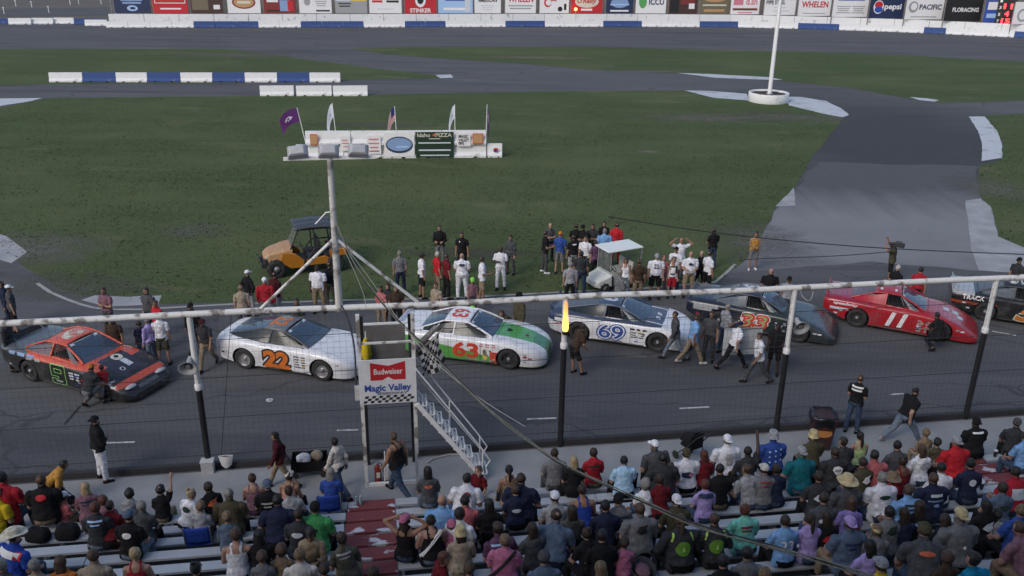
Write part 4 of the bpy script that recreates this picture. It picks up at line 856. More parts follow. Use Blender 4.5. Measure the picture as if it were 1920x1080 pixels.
def project(mb, vs, fs, bvh, o, xd, yd, eps=.007, mi=0):
    """flat print laid on a curved panel: every corner is dropped onto the panel along its normal direction"""
    o, xd, yd = V(o), V(xd), V(yd); nd = xd.cross(yd).normalized(); out = []; last = 0
    for x, y in vs:
        p = o + xd * x + yd * y; hit = bvh.ray_cast(p + nd * 1.0, -nd, 2.2)
        if hit[0] is not None: last = (hit[0] - p).dot(nd)
        out.append(p + nd * (last + eps))
    return mb.add(out, fs, mi)
def deco(kind, mat, parent, bvh, o, xd, yd, text=None, w_=.5, h=.3, poly=None, bold=.03, shear=0, eps=.007, label=None):
    mb = MB()
    if text:
        vs, fs, _a, _b = text_mesh(text, bold, shear); tw, th_ = text_mesh(text, 0.0, shear)[2:]; project(mb, [(x * w_ / tw, y * h / th_) for x, y in vs], fs, bvh, o, xd, yd, eps)
    else:
        pl = poly or [(-.5, -.5), (.5, -.5), (.5, .5), (-.5, .5)]
        pl = [(x * w_, y * h) for x, y in pl]; nsub = []
        bm = bmesh.new(); f = bm.faces.new([bm.verts.new((x, y, 0)) for x, y in pl]); bmesh.ops.triangulate(bm, faces=[f]); bmesh.ops.subdivide_edges(bm, edges=bm.edges, cuts=3, use_grid_fill=True)
        bm.verts.index_update(); project(mb, [(v.co.x, v.co.y) for v in bm.verts], [[v.index for v in f.verts] for f in bm.faces], bvh, o, xd, yd, eps); bm.free()
    ob = mb.obj(kind, mat, parent)
    if label: ob['label'] = label
    return ob
ELL = [(.5 * math.cos(6.28318 * k / 20), .5 * math.sin(6.28318 * k / 20)) for k in range(20)]
SIDE = dict(xd=(1, 0, 0), yd=(0, 0, 1))            # right side panel (towards the stand)
def race_car(label, style, wheel_px, which, heading, body_mat, roof_mat, pillar_mat, number=None, num_mats=(), rim=rim_b, glazed=True, quarter=None, spoiler=True, num_x=-.12, num=(.72, .46), num_z=.52, roofnum=None, roofnum_mat=None, nshear=.0):
    S = STY[style]
    t = thing('race_car', label, 'race car', (0, 0, 0), heading, 'race cars lined up on the track')
    wl = V((1.32 if which == 'f' else -1.32, -.86, 0)); g = P(*wheel_px); Rm = Matrix.Rotation(heading, 3, 'Z'); t.location = g - Rm @ wl; t.location.z = .006
    xs0, xs1 = S['w'][0][0], S['w'][-1][0]; N = 64; xs = []
    for i in range(N + 1):
        u = i / N; u = .5 - .5 * math.cos(math.pi * u); xs.append(xs0 + (xs1 - xs0) * (u * .6 + i / N * .4))
    rings = []
    for x in xs:
        W, zt, zs, zb = (ip(S[k], x) for k in ('w', 'zt', 'zs', 'zb'))
        half = [(0, zt), (.3 * W, zt), (.55 * W, zt - .003), (.74 * W, zt * .75 + zs * .25 + .004), (.88 * W, zs + .012), (.955 * W, zs - .02), (.99 * W, zs - .08 * min(1, (zs - zb) / .5)), (W, zs - .28 * (zs - zb)), (W * .998, (zs + zb) * .5), (.99 * W, zb + .17 * (zs - zb)), (.975 * W, zb + .04 * (zs - zb)), (.94 * W, zb)]
        rings.append([(x, y, z) for y, z in half] + [(x, 0, zb)] + [(x, -y, z) for y, z in half[::-1][:-1]])
    mb = MB().loft(rings); me = mb.mesh('car_body'); tmp = bpy.data.objects.new('tmp_body', me); COL.objects.link(tmp)
    bm = bmesh.new(); bm.from_mesh(me); bmesh.ops.remove_doubles(bm, verts=bm.verts, dist=1e-5); bmesh.ops.recalc_face_normals(bm, faces=bm.faces); bm.to_mesh(me); bm.free()
    me.materials.append(body_mat); me.materials.append(arch_m)
    cm = MB()
    for x in (-1.32, 1.32):
        for sg in (-1, 1):
            rr = .40; poly = [(x + rr * math.cos(a), .345 + rr * math.sin(a)) for a in [6.28318 * k / 28 for k in range(28)]]
            cm.loft([[(px, sg * .56, pz) for px, pz in poly], [(px, sg * 1.3, pz) for px, pz in poly]], 1, False)
    cme = cm.mesh('cut'); bm = bmesh.new(); bm.from_mesh(cme); bmesh.ops.remove_doubles(bm, verts=bm.verts, dist=1e-5); bmesh.ops.recalc_face_normals(bm, faces=bm.faces); bm.to_mesh(cme); bm.free()
    cme.materials.append(body_mat); cme.materials.append(arch_m)
    co = bpy.data.objects.new('tmp_cut', cme); COL.objects.link(co)
    md = tmp.modifiers.new('b', 'BOOLEAN'); md.operation = 'DIFFERENCE'; md.object = co; md.solver = 'EXACT'
    bpy.context.view_layer.update()
    nm = bpy.data.meshes.new_from_object(tmp.evaluated_get(_dg())); bpy.data.objects.remove(tmp); bpy.data.objects.remove(co)
    nm.set_sharp_from_angle(angle=R(38)); nm.name = 'body'
    body = bpy.data.objects.new('body', nm); COL.objects.link(body); body.parent = t
    bv = bvh_of(body)
    # greenhouse
    rd = style == 'round'
    zc = ip(S['zt'], .72)
    A0, A1 = V((.82 if rd else .74, -.74, zc - .005)), V((-.04, -.57, 1.28))
    R1 = V((-.86 if not rd else -.80, -.56, 1.27)); C0 = V((-1.62 if not rd else -1.95, -.66 if not rd else -.60, ip(S['zt'], -1.7) - .005))
    B0 = V((-.50, -.80, ip(S['zs'], -.5) + .03)); B1 = V((-.48, -.585, 1.275)); A0s = V((A0.x - .10, -.80, ip(S['zs'], .6) + .03))
    Cs = V((C0.x + .12, -.80, ip(S['zs'], C0.x) + .02))
    mir = lambda p: V((p.x, -p.y, p.z))
    pbox('cockpit', (-.42, 0, zc + .012), (1.9, 1.36, .03), inter, t)
    o = patch(MB(), mir(A0), A0, A1, mir(A1), (.07, 0, .0), 10, 5).obj('windshield', glass, t)
    deco_b = MB(); ws = bvh_of(o)
    project(deco_b, [(-.5, -.05), (.5, -.05), (.5, .05), (-.5, .05)], [(0, 1, 2, 3)], ws, A0.lerp(A1, .9).lerp(mir(A0.lerp(A1, .9)), .5), (0, 1, 0), (A1 - A0).normalized() * 1, .01)
    deco_b.obj('sun_strip', K['pale'], o)
    patch(MB(), R1, mir(R1), mir(C0), C0, (0, 0, .05), 10, 5).obj('rear_window', glass if glazed else glass_l, t)
    def rf_(u, v):
        x = A1.x + (R1.x - A1.x) * v; yw = .57 + (.56 - .57) * v; y = -yw + 2 * yw * u
        z = A1.z + (R1.z - A1.z) * v + .05 * (1 - (2 * u - 1) ** 2) + .03 * math.sin(math.pi * v) * (1.4 if rd else .8)
        return (x, y, z)
    roof = MB().grid(lambda u, v: V(rf_(1 - u, 1 - v)), 10, 10).obj('roof', roof_mat, t)
    sol = roof.modifiers.new('s', 'SOLIDIFY'); sol.thickness = .02; sol.offset = -1
    for q, sgn in ((lambda p: p, 1), (mir, -1)):
        mb = MB(); mb.tube([q(A0), q(A0.lerp(A1, .5) + V((.02, 0, .012))), q(A1)], .036, 6); mb.obj('front_pillar', pillar_mat, t)
        mb = MB(); mb.tube([q(B0), q(B1)], .034, 6); mb.obj('middle_pillar', pillar_mat, t)
        mb = MB(); mb.tube([q(A1), q(B1) + V((0, 0, .02)), q(R1)], .028, 6); mb.obj('roof_rail', pillar_mat, t)
        mb = MB(); mb.tube([q(R1), q(C0)], .03, 6); mb.obj('rear_pillar', pillar_mat, t)
        mb = MB(); patch(mb, q(A0s), q(B0), q(B0) + V((0, q(B0).y * -.03, .03)), q(A0s) + V((0, 0, .02)), nu=4, nv=1); mb.obj('sill', pillar_mat, t)
        a, b, c, d = q(B0) + V((0, 0, .01)), q(Cs), q(R1.lerp(C0, .96)), q(R1)
        qm = {'paint': pillar_mat, 'pale': glass_l, None: glass_s}[quarter]
        mb = MB(); n0 = V((0, -sgn * .004, 0))
        patch(mb, q(B0), q(Cs), q(R1.lerp(C0, .9)), q(B1), (0, -sgn * .02, .015), 6, 5); mb.obj('quarter_window' if quarter != 'paint' else 'quarter_panel', qm, t)
        if quarter != 'paint':
            mb = MB(); mb.tube([q(B0), q(Cs), q(R1.lerp(C0, .9))], .022, 6); mb.obj('window_frame', pillar_mat, t)
        if glazed:
            mb = MB(); patch(mb, q(A0s), q(B0), q(B1), q(A1), (0, -sgn * .02, .01), 6, 5); mb.obj('side_window', glass_s, t)
        elif sgn == 1:
            mb = MB(); patch(mb, q(A0s), q(A0s.lerp(B0, .28)), q(A1.lerp(B1, .08)), q(A1), (0, -.01, .0), 3, 3); mb.obj('vent_window', glass_l, t)
    sb = MB(); sb.box((-.42, .34, 1.02), (.14, .46, .5)); sb.box((-.2, .34, .96), (.42, .42, .1)); sb.box((-.44, .34, 1.22), (.12, .26, .12)); sb.obj('seat', M('seat_grey', (.10, .10, .105), .7), t, .03)
    cg = MB()
    for a, b in (((-.55, -.62, .9), (-.55, -.46, 1.2)), ((-.55, .62, .9), (-.55, .46, 1.2)), ((-.55, -.46, 1.2), (-.55, .46, 1.2)), ((-.55, .6, .92), (-.55, -.46, 1.18)), ((.1, -.6, .95), (-.05, -.46, 1.19)), ((.1, .6, .95), (-.05, .46, 1.19)), ((-.05, -.46, 1.2), (-.55, -.46, 1.2)), ((-.05, .46, 1.2), (-.55, .46, 1.2))):
        MB().tube([a, b], .022, 6).obj('cage_bar', roll, t)
    # wheels
    for x in (-1.32, 1.32):
        for sg in (-1, 1):
            w0 = bpy.data.objects.new('wheel', None); COL.objects.link(w0); w0.parent = t; w0.location = (x, sg * .845, .342); w0.rotation_euler = (0, 0, 0 if sg < 0 else math.pi); w0.empty_display_size = .1
            mlink('tyre', WH['tyre'], tyre_m, w0); mlink('rim', WH['rim'], rim, w0); mlink('hub', WH['hub'], rim_s, w0)
    if spoiler:
        zt = ip(S['zt'], S['zt'][1][0]); x0 = S['w'][0][0] + .07
        mb = MB(); patch(mb, (x0 + .05, -.76, zt - .01), (x0 + .05, .76, zt - .01), (x0 - .04, .74, zt + .15), (x0 - .04, -.74, zt + .15)); o = mb.obj('spoiler', spoiler if spoiler is not True else pillar_mat, t); sd_ = o.modifiers.new('s', 'SOLIDIFY'); sd_.thickness = .012
        for y in (-.5, .5): MB().bar((x0 + .22, y, zt - .02), (x0, y, zt + .11), .015, .015).obj('spoiler_strut', steel, t)
    for i in range(7): deco('sponsor_decal', K[random.choice(('pale', 'grey', 'red', 'white', 'black', 'yellow', 'blue'))], t, bv, (random.choice((.62, .74, .86)), -.98, .30 + .055 * i), (1, 0, 0), (0, 0, 1), w_=random.uniform(.06, .12), h=.035, eps=.009)
    for x in (-2.05, -1.9, 1.85, 2.0): deco('sponsor_decal', K[random.choice(('pale', 'grey', 'white', 'black', 'red'))], t, bv, (x, -.98, random.uniform(.42, .6)), (1, 0, 0), (0, 0, 1), w_=.12, h=.05, eps=.009)
    deco('sill_dirt', M('sill_dirt', (.10, .095, .09), .9), t, bv, (0, -.98, .175), (1, 0, 0), (0, 0, 1), w_=1.75, h=.03, eps=.003)
    fx = S['w'][-1][0]
    MB().prism([(fx - .5, -.84), (fx - .1, -.72), (fx + .02, -.45), (fx + .02, .45), (fx - .1, .72), (fx - .5, .84)], .075, .095).obj('splitter', black_paint, t)
    seam = M('seam_dark', (.03, .03, .032), .6)
    for sx in (.42, -.62): deco('panel_seam', seam, t, bv, (sx, -.98, .52), (1, 0, 0), (0, 0, 1), w_=.014, h=.62, eps=.004)
    for yy in (-.70, .70): deco('panel_seam', seam, t, bv, (1.45, yy, 1.2), (0, -1, 0), (1, 0, 0), w_=.012, h=1.2, eps=.004)
    deco('panel_seam', seam, t, bv, (.86, 0, 1.2), (0, -1, 0), (1, 0, 0), w_=1.35, h=.014, eps=.004)
    if not glazed:
        nb = MB(); q0, q1, q2, q3 = A0s.lerp(B0, .45), B0, B1, A1.lerp(B1, .5); n0 = V((0, .05, 0))
        for k in range(6): nb.bar(q0.lerp(q1, k / 5) + n0, q3.lerp(q2, k / 5) + n0, .02, .006)
        for k in range(5): nb.bar(q0.lerp(q3, .1 + k * .2) + n0, q1.lerp(q2, .1 + k * .2) + n0, .02, .006)
        nb.obj('window_net', black_paint, t)
    if number:
        for i, (nmat, b, e, sc_) in enumerate(num_mats):
            deco('number', nmat, t, bv, (num_x, -.98, num_z), (1, 0, 0), (0, 0, 1), number, num[0] * sc_, num[1] * sc_, bold=b, shear=nshear, eps=e)
        if roofnum_mat:
            rb = bvh_of(roof); deco('roof_number', roofnum_mat, t, rb, (-.45, 0, 1.25), (0, -1, 0), (1, 0, 0) if roofnum is None else roofnum, number, .62, .5, bold=.03, eps=.006)
    return t, body, bv
def glyphbars(t, bv, mat, x0, z0, cols, rows, w_, h, dx, dz, name='sponsor_decal'):
    for c in range(cols):
        for r_ in range(rows):
            deco(name, mat, t, bv, (x0 + dx * c, -.98, z0 - dz * r_), (1, 0, 0), (0, 0, 1), w_=w_ * random.uniform(.6, 1), h=h)
HOOD = lambda x, y, z=1.2: dict(o=(x, y, z), xd=(0, -1, 0), yd=(1, 0, 0))
c_or = (.62, .095, .045); c_wh = (.78, .79, .82)
# 1: orange and black car, far left
hd = R(-23)
pm9 = paint('paint_orange_black', c_or, [((.02, .02, .022), [(0, 0, -1, .80), (-1, 0, 0, 2.02)]), ((.02, .02, .022), [(0, 0, -1, .46)]), ((.10, .115, .13), [(-1, 0, 0, -1.30), (0, 0, 1, -.88)]), ((.02, .02, .022), [(-1, 0, 0, -1.0), (0, 0, -1, .88)]), ((.03, .03, .045), [(1, 0, 0, -.95), (-1, 0, 0, 1.85), (0, -1, 0, .46, 1), (0, 0, 1, -.6)])])
t, b9, bv = race_car('orange and black race car with a green outlined number, leftmost in the line', 'wedge', (64, 713), 'r', hd, pm9, M('paint_orange', c_or, .3, coat=.5), M('paint_orange', c_or, .3, coat=.5), '9', [], rim_b, False, 'pale', black_paint, -.05, (.56, .60), .50, None, K['cream'])
t['label'] = 'orange and black race car with a green outlined number, leftmost in the line'
ng_, nk_ = M('num_green', (.24, .52, .17), .5), M('num_black', (.012, .014, .012), .5)
rrect = [(-.5, -.42), (-.42, -.5), (.42, -.5), (.5, -.42), (.5, .42), (.42, .5), (-.42, .5), (-.5, .42)]
for m_, dx, dz, w_, h_, e_ in ((ng_, 0, 0, .58, .64, .005), (nk_, 0, 0, .53, .59, .008), (ng_, 0, .12, .30, .15, .011), (nk_, 0, .12, .25, .10, .014), (ng_, -.14, -.10, .30, .10, .011), (nk_, -.16, -.10, .27, .06, .014), (K['grey'], .02, -.20, .26, .05, .014)):
    deco('number', m_, t, bv, (-.08 + dx, -.98, .50 + dz), (1, 0, 0), (0, 0, 1), w_=w_, h=h_, poly=rrect, eps=e_)
glyphbars(t, bv, K['lblue'], -1.9, .86, 3, 1, .36, .10, .38, .1); glyphbars(t, bv, K['pale'], .45, .66, 2, 3, .2, .05, .24, .09); glyphbars(t, bv, K['grey'], -1.2, .80, 2, 1, .3, .08, .34, .1)
deco('hood_graphic', K['cream'], t, bv, (1.15, .1, 1.2), (0, -1, 0), (1, 0, 0), w_=.34, h=.34, poly=ELL); deco('hood_graphic', K['black'], t, bv, (1.13, .1, 1.2), (0, -1, 0), (1, 0, 0), w_=.14, h=.14, poly=ELL, eps=.011)
deco('hood_graphic', K['pale'], t, bv, (1.5, .12, 1.2), (0, -1, 0), (1, 0, 0), w_=.2, h=.34); deco('hood_graphic', K['pale'], t, bv, (1.66, -.2, 1.2), (0, -1, 0), (1, 0, 0), w_=.16, h=.16, poly=ELL); deco('hood_graphic', K['black'], t, bv, (1.66, -.2, 1.2), (0, -1, 0), (1, 0, 0), w_=.1, h=.1, poly=ELL, eps=.011)
for y in (-.58, .58):
    mb = MB(); mb.ell((2.30, y, .44), (.10, .20, .055), 14); mb.obj('headlight', M('headlight_print', (.45, .47, .5), .2), t)
mb = MB(); patch(mb, (2.43, -.38, .34), (2.43, .38, .34), (2.36, .38, .42), (2.36, -.38, .42)); mb.obj('grille', M('grille_grey', (.13, .14, .16), .5), t)
# 2: white car with orange numbers
num_or = M('num_orange', (.62, .16, .02), .5); pm22 = paint('paint_white', c_wh, [((.05, .012, .012), [(1, 0, 0, .1), (-1, 0, 0, .18), (0, 0, -1, .2)])])
wht = M('paint_plain_white', c_wh, .3, var=.03, coat=.5); gry = M('paint_grey', (.17, .175, .18), .35, var=.05, coat=.4)
t, b22, bv = race_car('white race car with orange number and dark roof beside the flag stand', 'round', (463, 690), 'r', R(-16), pm22, gry, M('pillar_dark', (.05, .055, .06), .4), '22', [(K['black'], .12, .006, 1), (num_or, .05, .010, 1)], rim_s, True, None, False, -.18, (.80, .50), .50, None, num_or)
glyphbars(t, bv, K['black'], .52, .70, 2, 5, .17, .035, .21, .085)
for y in (-.5, .5):
    mb = MB(); mb.ell((2.16, y, .50), (.10, .18, .05), 14); mb.obj('headlight', M('headlight_print', (.45, .47, .5), .2), t)
mb = MB(); patch(mb, (2.36, -.3, .24), (2.36, .3, .24), (2.39, .28, .36), (2.39, -.28, .36)); mb.obj('grille', black_paint, t)
# 3: white and green car
red_n = M('num_red', (.60, .06, .03), .5); grn = (.10, .40, .07)
pm63 = paint('paint_white_green', c_wh, [(grn, [(-.16, 0, -1, .50), (0, 1, 0, -.86, 1), (-1, 0, 0, 1.2)]), ((.60, .08, .05), [(1, 0, 0, -.72), (-1, 0, 0, 1.0), (0, 0, -1, .55), (0, 1, 0, -.86, 1)]), ((.09, .38, .10), [(1, 0, 0, -.7), (0, -.8, 0, .52, 1), (-.10, -1, 0, .60, 1), (0, 0, 1, -.60), (-1, 0, 0, 1.95)]), ((.06, .24, .10), [(1, 0, 0, -1.95), (0, -1, 0, .36, 1)]), ((.55, .62, .30), [(0, 0, -1, .17), (1, 0, 0, -1.5)])])
t, b63, bv = race_car('white and green race car with red numbers, right of the flag stand', 'stock', (954, 691), 'f', R(-13), pm63, wht, wht, '63', [(red_n, .04, .007, 1)], rim_b, True, None, True, -.06, (.78, .46), .53, None, red_n)
deco('emblem', K['yellow'], t, bv, (.58, -.98, .40), (1, 0, 0), (0, 0, 1), w_=.16, h=.28, poly=ELL); deco('emblem', K['olive'], t, bv, (.56, -.98, .52), (1, 0, 0), (0, 0, 1), w_=.12, h=.2, poly=ELL, eps=.010)
glyphbars(t, bv, K['red'], .45, .78, 3, 2, .14, .03, .2, .07); glyphbars(t, bv, K['grey'], .05, .24, 4, 1, .2, .05, .24, .09); glyphbars(t, bv, K['black'], 1.85, .55, 1, 4, .12, .025, .2, .08)
deco('hood_graphic', K['black'], t, bv, (1.15, .0, 1.2), (0, -1, 0), (1, 0, 0), w_=.26, h=.16, poly=[(-.5, -.5), (.5, -.5), (.25, .5), (-.25, .5)]); deco('hood_graphic', K['maroon'], t, bv, (1.72, -.05, 1.2), (0, -1, 0), (1, 0, 0), w_=.16, h=.1)
for y in (-.52, .52):
    mb = MB(); mb.ell((2.20, y, .50), (.10, .19, .05), 14); mb.obj('headlight', M('headlight_print', (.45, .47, .5), .2), t)
mb = MB(); patch(mb, (2.42, -.34, .24), (2.42, .34, .24), (2.45, .3, .38), (2.45, -.3, .38)); mb.obj('grille', M('grille_green', (.02, .05, .03), .5), t)
# 4: white and blue car
blu = M('num_blue', (.025, .075, .30), .5)
pm69 = paint('paint_white_navy', c_wh, [((.045, .065, .11), [(0, 0, 1, -.86)]), ((.33, .34, .37), [(0, 0, -1, .36), (1, 0, 0, .45), (-1, 0, 0, .55), (-.5, 0, -1, .3)]), ((.30, .32, .36), [(-1, 0, 0, -1.0), (0, 0, -1, .5), (1, 0, 0, 1.9)]), ((.04, .06, .13), [(-1, 0, 0, -1.9), (0, 0, 1, -.66), (0, 0, -1, .86)])])
nav = M('paint_navy', (.05, .075, .13), .3, coat=.6)
t, b69, bv = race_car('white and navy race car with blue numbers in ovals, behind the amber beacon', 'round', (1232, 659), 'f', R(-17), pm69, nav, nav, '69', [(blu, .115, .006, 1.0), (K['white'], .065, .010, 1), (blu, .012, .014, 1)], rim_b, False, None, True, -.22, (.80, .46), .52, None, K['pale'])
glyphbars(t, bv, K['black'], .48, .72, 3, 1, .17, .06, .2, .1); glyphbars(t, bv, K['black'], .52, .6, 2, 3, .22, .035, .26, .08)
deco('quarter_print', K['navy'], t, bv, (-1.95, -.98, .72), (1, 0, 0), (0, 0, 1), w_=.5, h=.2); deco('quarter_print', K['white'], t, bv, (-1.95, -.98, .72), (1, 0, 0), (0, 0, 1), w_=.4, h=.12, eps=.011)
for yy, ww in ((.42, .1), (-.42, .1)): deco('hood_graphic', K['white'], t, bv, (1.2, yy * 1.55, 1.2), (0, -1, 0), (1, 0, 0), w_=.06, h=.95)
for x, y in ((1.2, .15), (1.2, -.18), (1.55, .05), (1.75, -.2)): deco('hood_graphic', K['pale'], t, bv, (x, y, 1.2), (0, -1, 0), (1, 0, 0), w_=.26, h=.18, poly=[(-.5, -.5), (.3, -.4), (.5, .5), (-.2, .35)])
for y in (-.5, .5):
    mb = MB(); mb.ell((2.16, y, .50), (.10, .18, .05), 14); mb.obj('headlight', M('headlight_print', (.45, .47, .5), .2), t)
mb = MB(); patch(mb, (2.37, -.34, .22), (2.37, .34, .22), (2.39, .3, .32), (2.39, -.3, .32)); mb.obj('grille', black_paint, t)
# 5: dark blue car
pm23 = paint('paint_dark_navy', (.016, .02, .034), [((.032, .040, .043), [(1, 0, 0, -1.0)]), ((.02, .035, .03), [(1, 0, 0, .5), (-1, 0, 0, .9)])])
nv2 = M('paint_dark_blue', (.022, .032, .06), .32, coat=.5); yel = M('num_cream', (.42, .40, .19), .5)
t, b23, bv = race_car('dark navy race car with cream and red numbers behind the walking officials', 'wedge', (1494, 641), 'f', R(-22), pm23, nv2, nv2, '33', [(K['white'], .10, .006, 1), (red_n, .075, .010, 1), (yel, .0, .014, 1)], rim_b, False, 'pale', True, -.16, (.90, .46), .53, None, K['pale'], .2)
deco('quarter_print', K['grey'], t, bv, (-1.8, -.98, .76), (1, 0, 0), (0, 0, 1), w_=.85, h=.22); glyphbars(t, bv, K['pale'], .62, .6, 1, 5, .16, .04, .2, .09)
# 6: red car
crd = (.40, .012, .022)
pm11 = paint('paint_red', crd, [((.30, .01, .03), [(-1, 0, 0, -.9), (0, 0, 1, -.86)])])
rdm = M('paint_plain_red', crd, .3, var=.03, coat=.5)
t, b11, bv = race_car('red race car with white number, second from the right in the line', 'wedge', (1604, 612), 'r', R(-24), pm11, rdm, rdm, '11', [(K['black'], .09, .006, 1.0), (K['white'], .045, .010, 1)], rim_b, False, 'paint', True, -.06, (.60, .46), .52, None, K['white'], .3)
deco('quarter_print', K['white'], t, bv, (-1.75, -.98, .80), (1, 0, 0), (0, 0, 1), 'speedway', .80, .12, shear=.1); deco('quarter_print', K['pale'], t, bv, (-1.95, -.98, .62), (1, 0, 0), (0, 0, 1), w_=.62, h=.09)
glyphbars(t, bv, K['grey'], .66, .62, 2, 5, .2, .05, .26, .09)
for x, y in ((1.45, .15), (1.75, .18), (1.9, -.1)): deco('hood_graphic', K['pale'], t, bv, (x, y, 1.2), (0, -1, 0), (1, 0, 0), w_=.3, h=.2)
mb = MB(); patch(mb, (-.9, -.70, 1.0), (-1.5, -.74, .97), (-1.48, -.66, 1.02), (-.9, -.57, 1.2)); mb.obj('quarter_pane', glass_l, t)
# 7: black and orange car at the right edge
pm5 = paint('paint_black', (.016, .016, .018), [((.35, .06, .02), [(-1, 0, 0, -1.0), (0, 0, -1, .66), (0, 0, 1, -.56)]), ((.28, .045, .03), [(1, 0, 0, -.6), (0, 0, 1, -.80)]), ((.40, .41, .42), [(-1, 0, 0, -1.75), (0, 0, 1, -.9)])])
org = M('num_deep_orange', (.55, .17, .02), .5)
t, b5, bv = race_car('black race car with orange number at the right edge of the line', 'wedge', (1843, 600), 'r', R(-22), pm5, M('paint_roof_black', (.02, .02, .024), .35), M('pillar_dark', (.05, .055, .06), .4), '5', [(K['cream'], .07, .006, 1.0), (org, .04, .010, 1)], rim_b, False, 'pale', K['pale'], -.02, (.62, .60), .52, None, K['cream'], .25)
deco('quarter_print', K['white'], t, bv, (-1.78, -.98, .82), (1, 0, 0), (0, 0, 1), 'TRACK', .70, .15)

# ------------------------------------------------------------------ buggy on the grass, golf cart
g0 = P(520, 521); hb = R(200)
ug = thing('utility_buggy', 'orange four seat utility buggy with dark roof parked on the grass behind the lamp pole', 'buggy', (0, 0, 0), hb)
ug.location = g0 - Matrix.Rotation(hb, 3, 'Z') @ V((1.12, .62, 0)); ug.location.z = .012
orm = M('buggy_orange', (.42, .16, .016), .4, var=.06); drk = M('buggy_plastic', (.03, .03, .034), .65); roofm = M('buggy_roof', (.055, .062, .075), .5)
mb = MB(); mb.loft([[(x, y * w_, z) for y, z in ((-1, a), (1, a), (1, b), (.8, c), (-.8, c), (-1, b))] for x, w_, a, b, c in ((1.55, .36, .62, .78, .82), (1.35, .52, .60, .90, .95), (.80, .62, .62, 1.02, 1.10), (.45, .64, .62, 1.05, 1.16))], 0, False); mb.obj('hood', M('buggy_pale_orange', (.42, .25, .13), .5), ug, .03)
for sg in (-1, 1):
    mb = MB(); mb.loft([[(x, sg * (.60 + .10 * k), z) for x, z in ((.95, .62), (.55, .34), (.10, .34), (.02, .62), (.35, .92), (.85, .98))] for k in (0, 1)], 0, False); mb.obj('front_fender', orm, ug, .015)
    mb = MB(); mb.loft([[(x, sg * (.60 + .10 * k), z) for x, z in ((-.05, .60), (-.10, .40), (-.85, .40), (-.95, .62), (-.8, .72), (-.3, .66))] for k in (0, 1)], 0, False); mb.obj('side_panel', orm, ug, .015)
    mb = MB(); mb.loft([[(x, sg * (.60 + .10 * k), z) for x, z in ((-1.0, .64), (-1.62, .70), (-1.62, .98), (-.95, .92))] for k in (0, 1)], 0, False); mb.obj('rear_panel', orm, ug, .015)
    for a, b in (((.55, .58, 1.02), (.18, .55, 1.86)), ((-.42, .60, .62), (-.40, .56, 1.86)), ((-1.15, .60, .85), (-1.05, .55, 1.84)), ((.18, .56, 1.84), (-1.06, .56, 1.83)), ((-.1, .63, .60), (-.42, .58, 1.05)), ((-.42, .6, 1.05), (-1.1, .6, 1.05))):
        MB().tube([(a[0], sg * a[1], a[2]), (b[0], sg * b[1], b[2])], .028, 8).obj('cage_bar', drk, ug)
mb = MB()
def rfn(u, v): x = .34 - 1.5 * u; y = -.66 + 1.32 * v; return (x, y, 1.90 + .05 * math.sin(math.pi * u) - (.05 if abs(v - .5) > .46 else 0) + .025 * (1 if .18 < v < .42 or .58 < v < .82 else 0))
o = mb.grid(rfn, 12, 24).obj('roof', roofm, ug); s_ = o.modifiers.new('s', 'SOLIDIFY'); s_.thickness = .04
pbox('floor', (-.3, 0, .40), (1.9, 1.2, .08), drk, ug); pbox('skid_plate', (.2, 0, .46), (2.9, .9, .2), drk, ug); pbox('front_guard', (1.30, 0, .62), (.5, .98, .22), drk, ug, .03); pbox('cargo_bed', (-1.35, 0, .84), (.62, 1.16, .3), M('bed_grey', (.14, .145, .15), .6), ug, .02)
for x in (-.35, -.98):
    for y in (-.3, .3): mb = MB(); mb.box((x, y, .70), (.48, .5, .14)); mb.box((x - .24, y, 1.02), (.12, .48, .56)); mb.obj('seat', drk, ug, .04)
MB().tube([(.32, .3, 1.05), (.08, .3, 1.12)], .02, 6).tube([(.08 + .17 * math.sin(a) * .35, .3 + .17 * math.cos(a), 1.12 + .17 * math.sin(a)) for a in [6.283 * k / 14 for k in range(15)]], .016, 6).obj('steering_wheel', drk, ug)
mb = MB(); patch(mb, (.56, -.55, 1.05), (.56, .55, 1.05), (.2, .53, 1.82), (.2, -.53, 1.82)); mb.obj('windshield', M('buggy_window', (.25, .27, .26), .2, 0, 0, alpha=.35), ug)
mb = MB()
for y in (-.36, .36): o = MB().ell((1.40, y, .80), (.10, .15, .06), 12).obj('headlight', M('lamp_glass', (.35, .36, .38), .1), ug)
MB().tube([(1.6, -.4, .5), (1.68, -.3, .62), (1.68, .3, .62), (1.6, .4, .5)], .03, 8).obj('bumper', drk, ug)
def fat_wheel(par, x, y, r, w_, rimm):
    w0 = bpy.data.objects.new('wheel', None); COL.objects.link(w0); w0.parent = par; w0.location = (x, y, r); w0.rotation_euler = (0, 0, 0 if y < 0 else math.pi); w0.empty_display_size = .1
    T = Matrix.Rotation(R(90), 4, 'X'); h = w_ / 2
    mb = MB().lathe([(r * .5, -h * .8), (r * .82, -h), (r * .96, -h * .75), (r, 0), (r * .96, h * .75), (r * .82, h), (r * .5, h * .8)], 22, X=T, cap=False)
    for k in range(18): a = k * .349; mb.box((r * .99 * math.cos(a), h * .45 * (-1) ** k, r * .99 * math.sin(a)), (.05, h * .8, .05))
    mb.obj('tyre', tyre_m, w0); MB().lathe([(r * .52, -h * .5), (r * .5, h * .3), (r * .3, h * .35), (r * .12, h * .7)], 16, X=T).obj('rim', rimm, w0)
for x in (1.12, -1.18):
    for sg in (-1, 1): fat_wheel(ug, x, sg * .62, .36, .28, rim_s if sg > 0 else rim_b)
gc = P(1150, 541); hg = R(207)
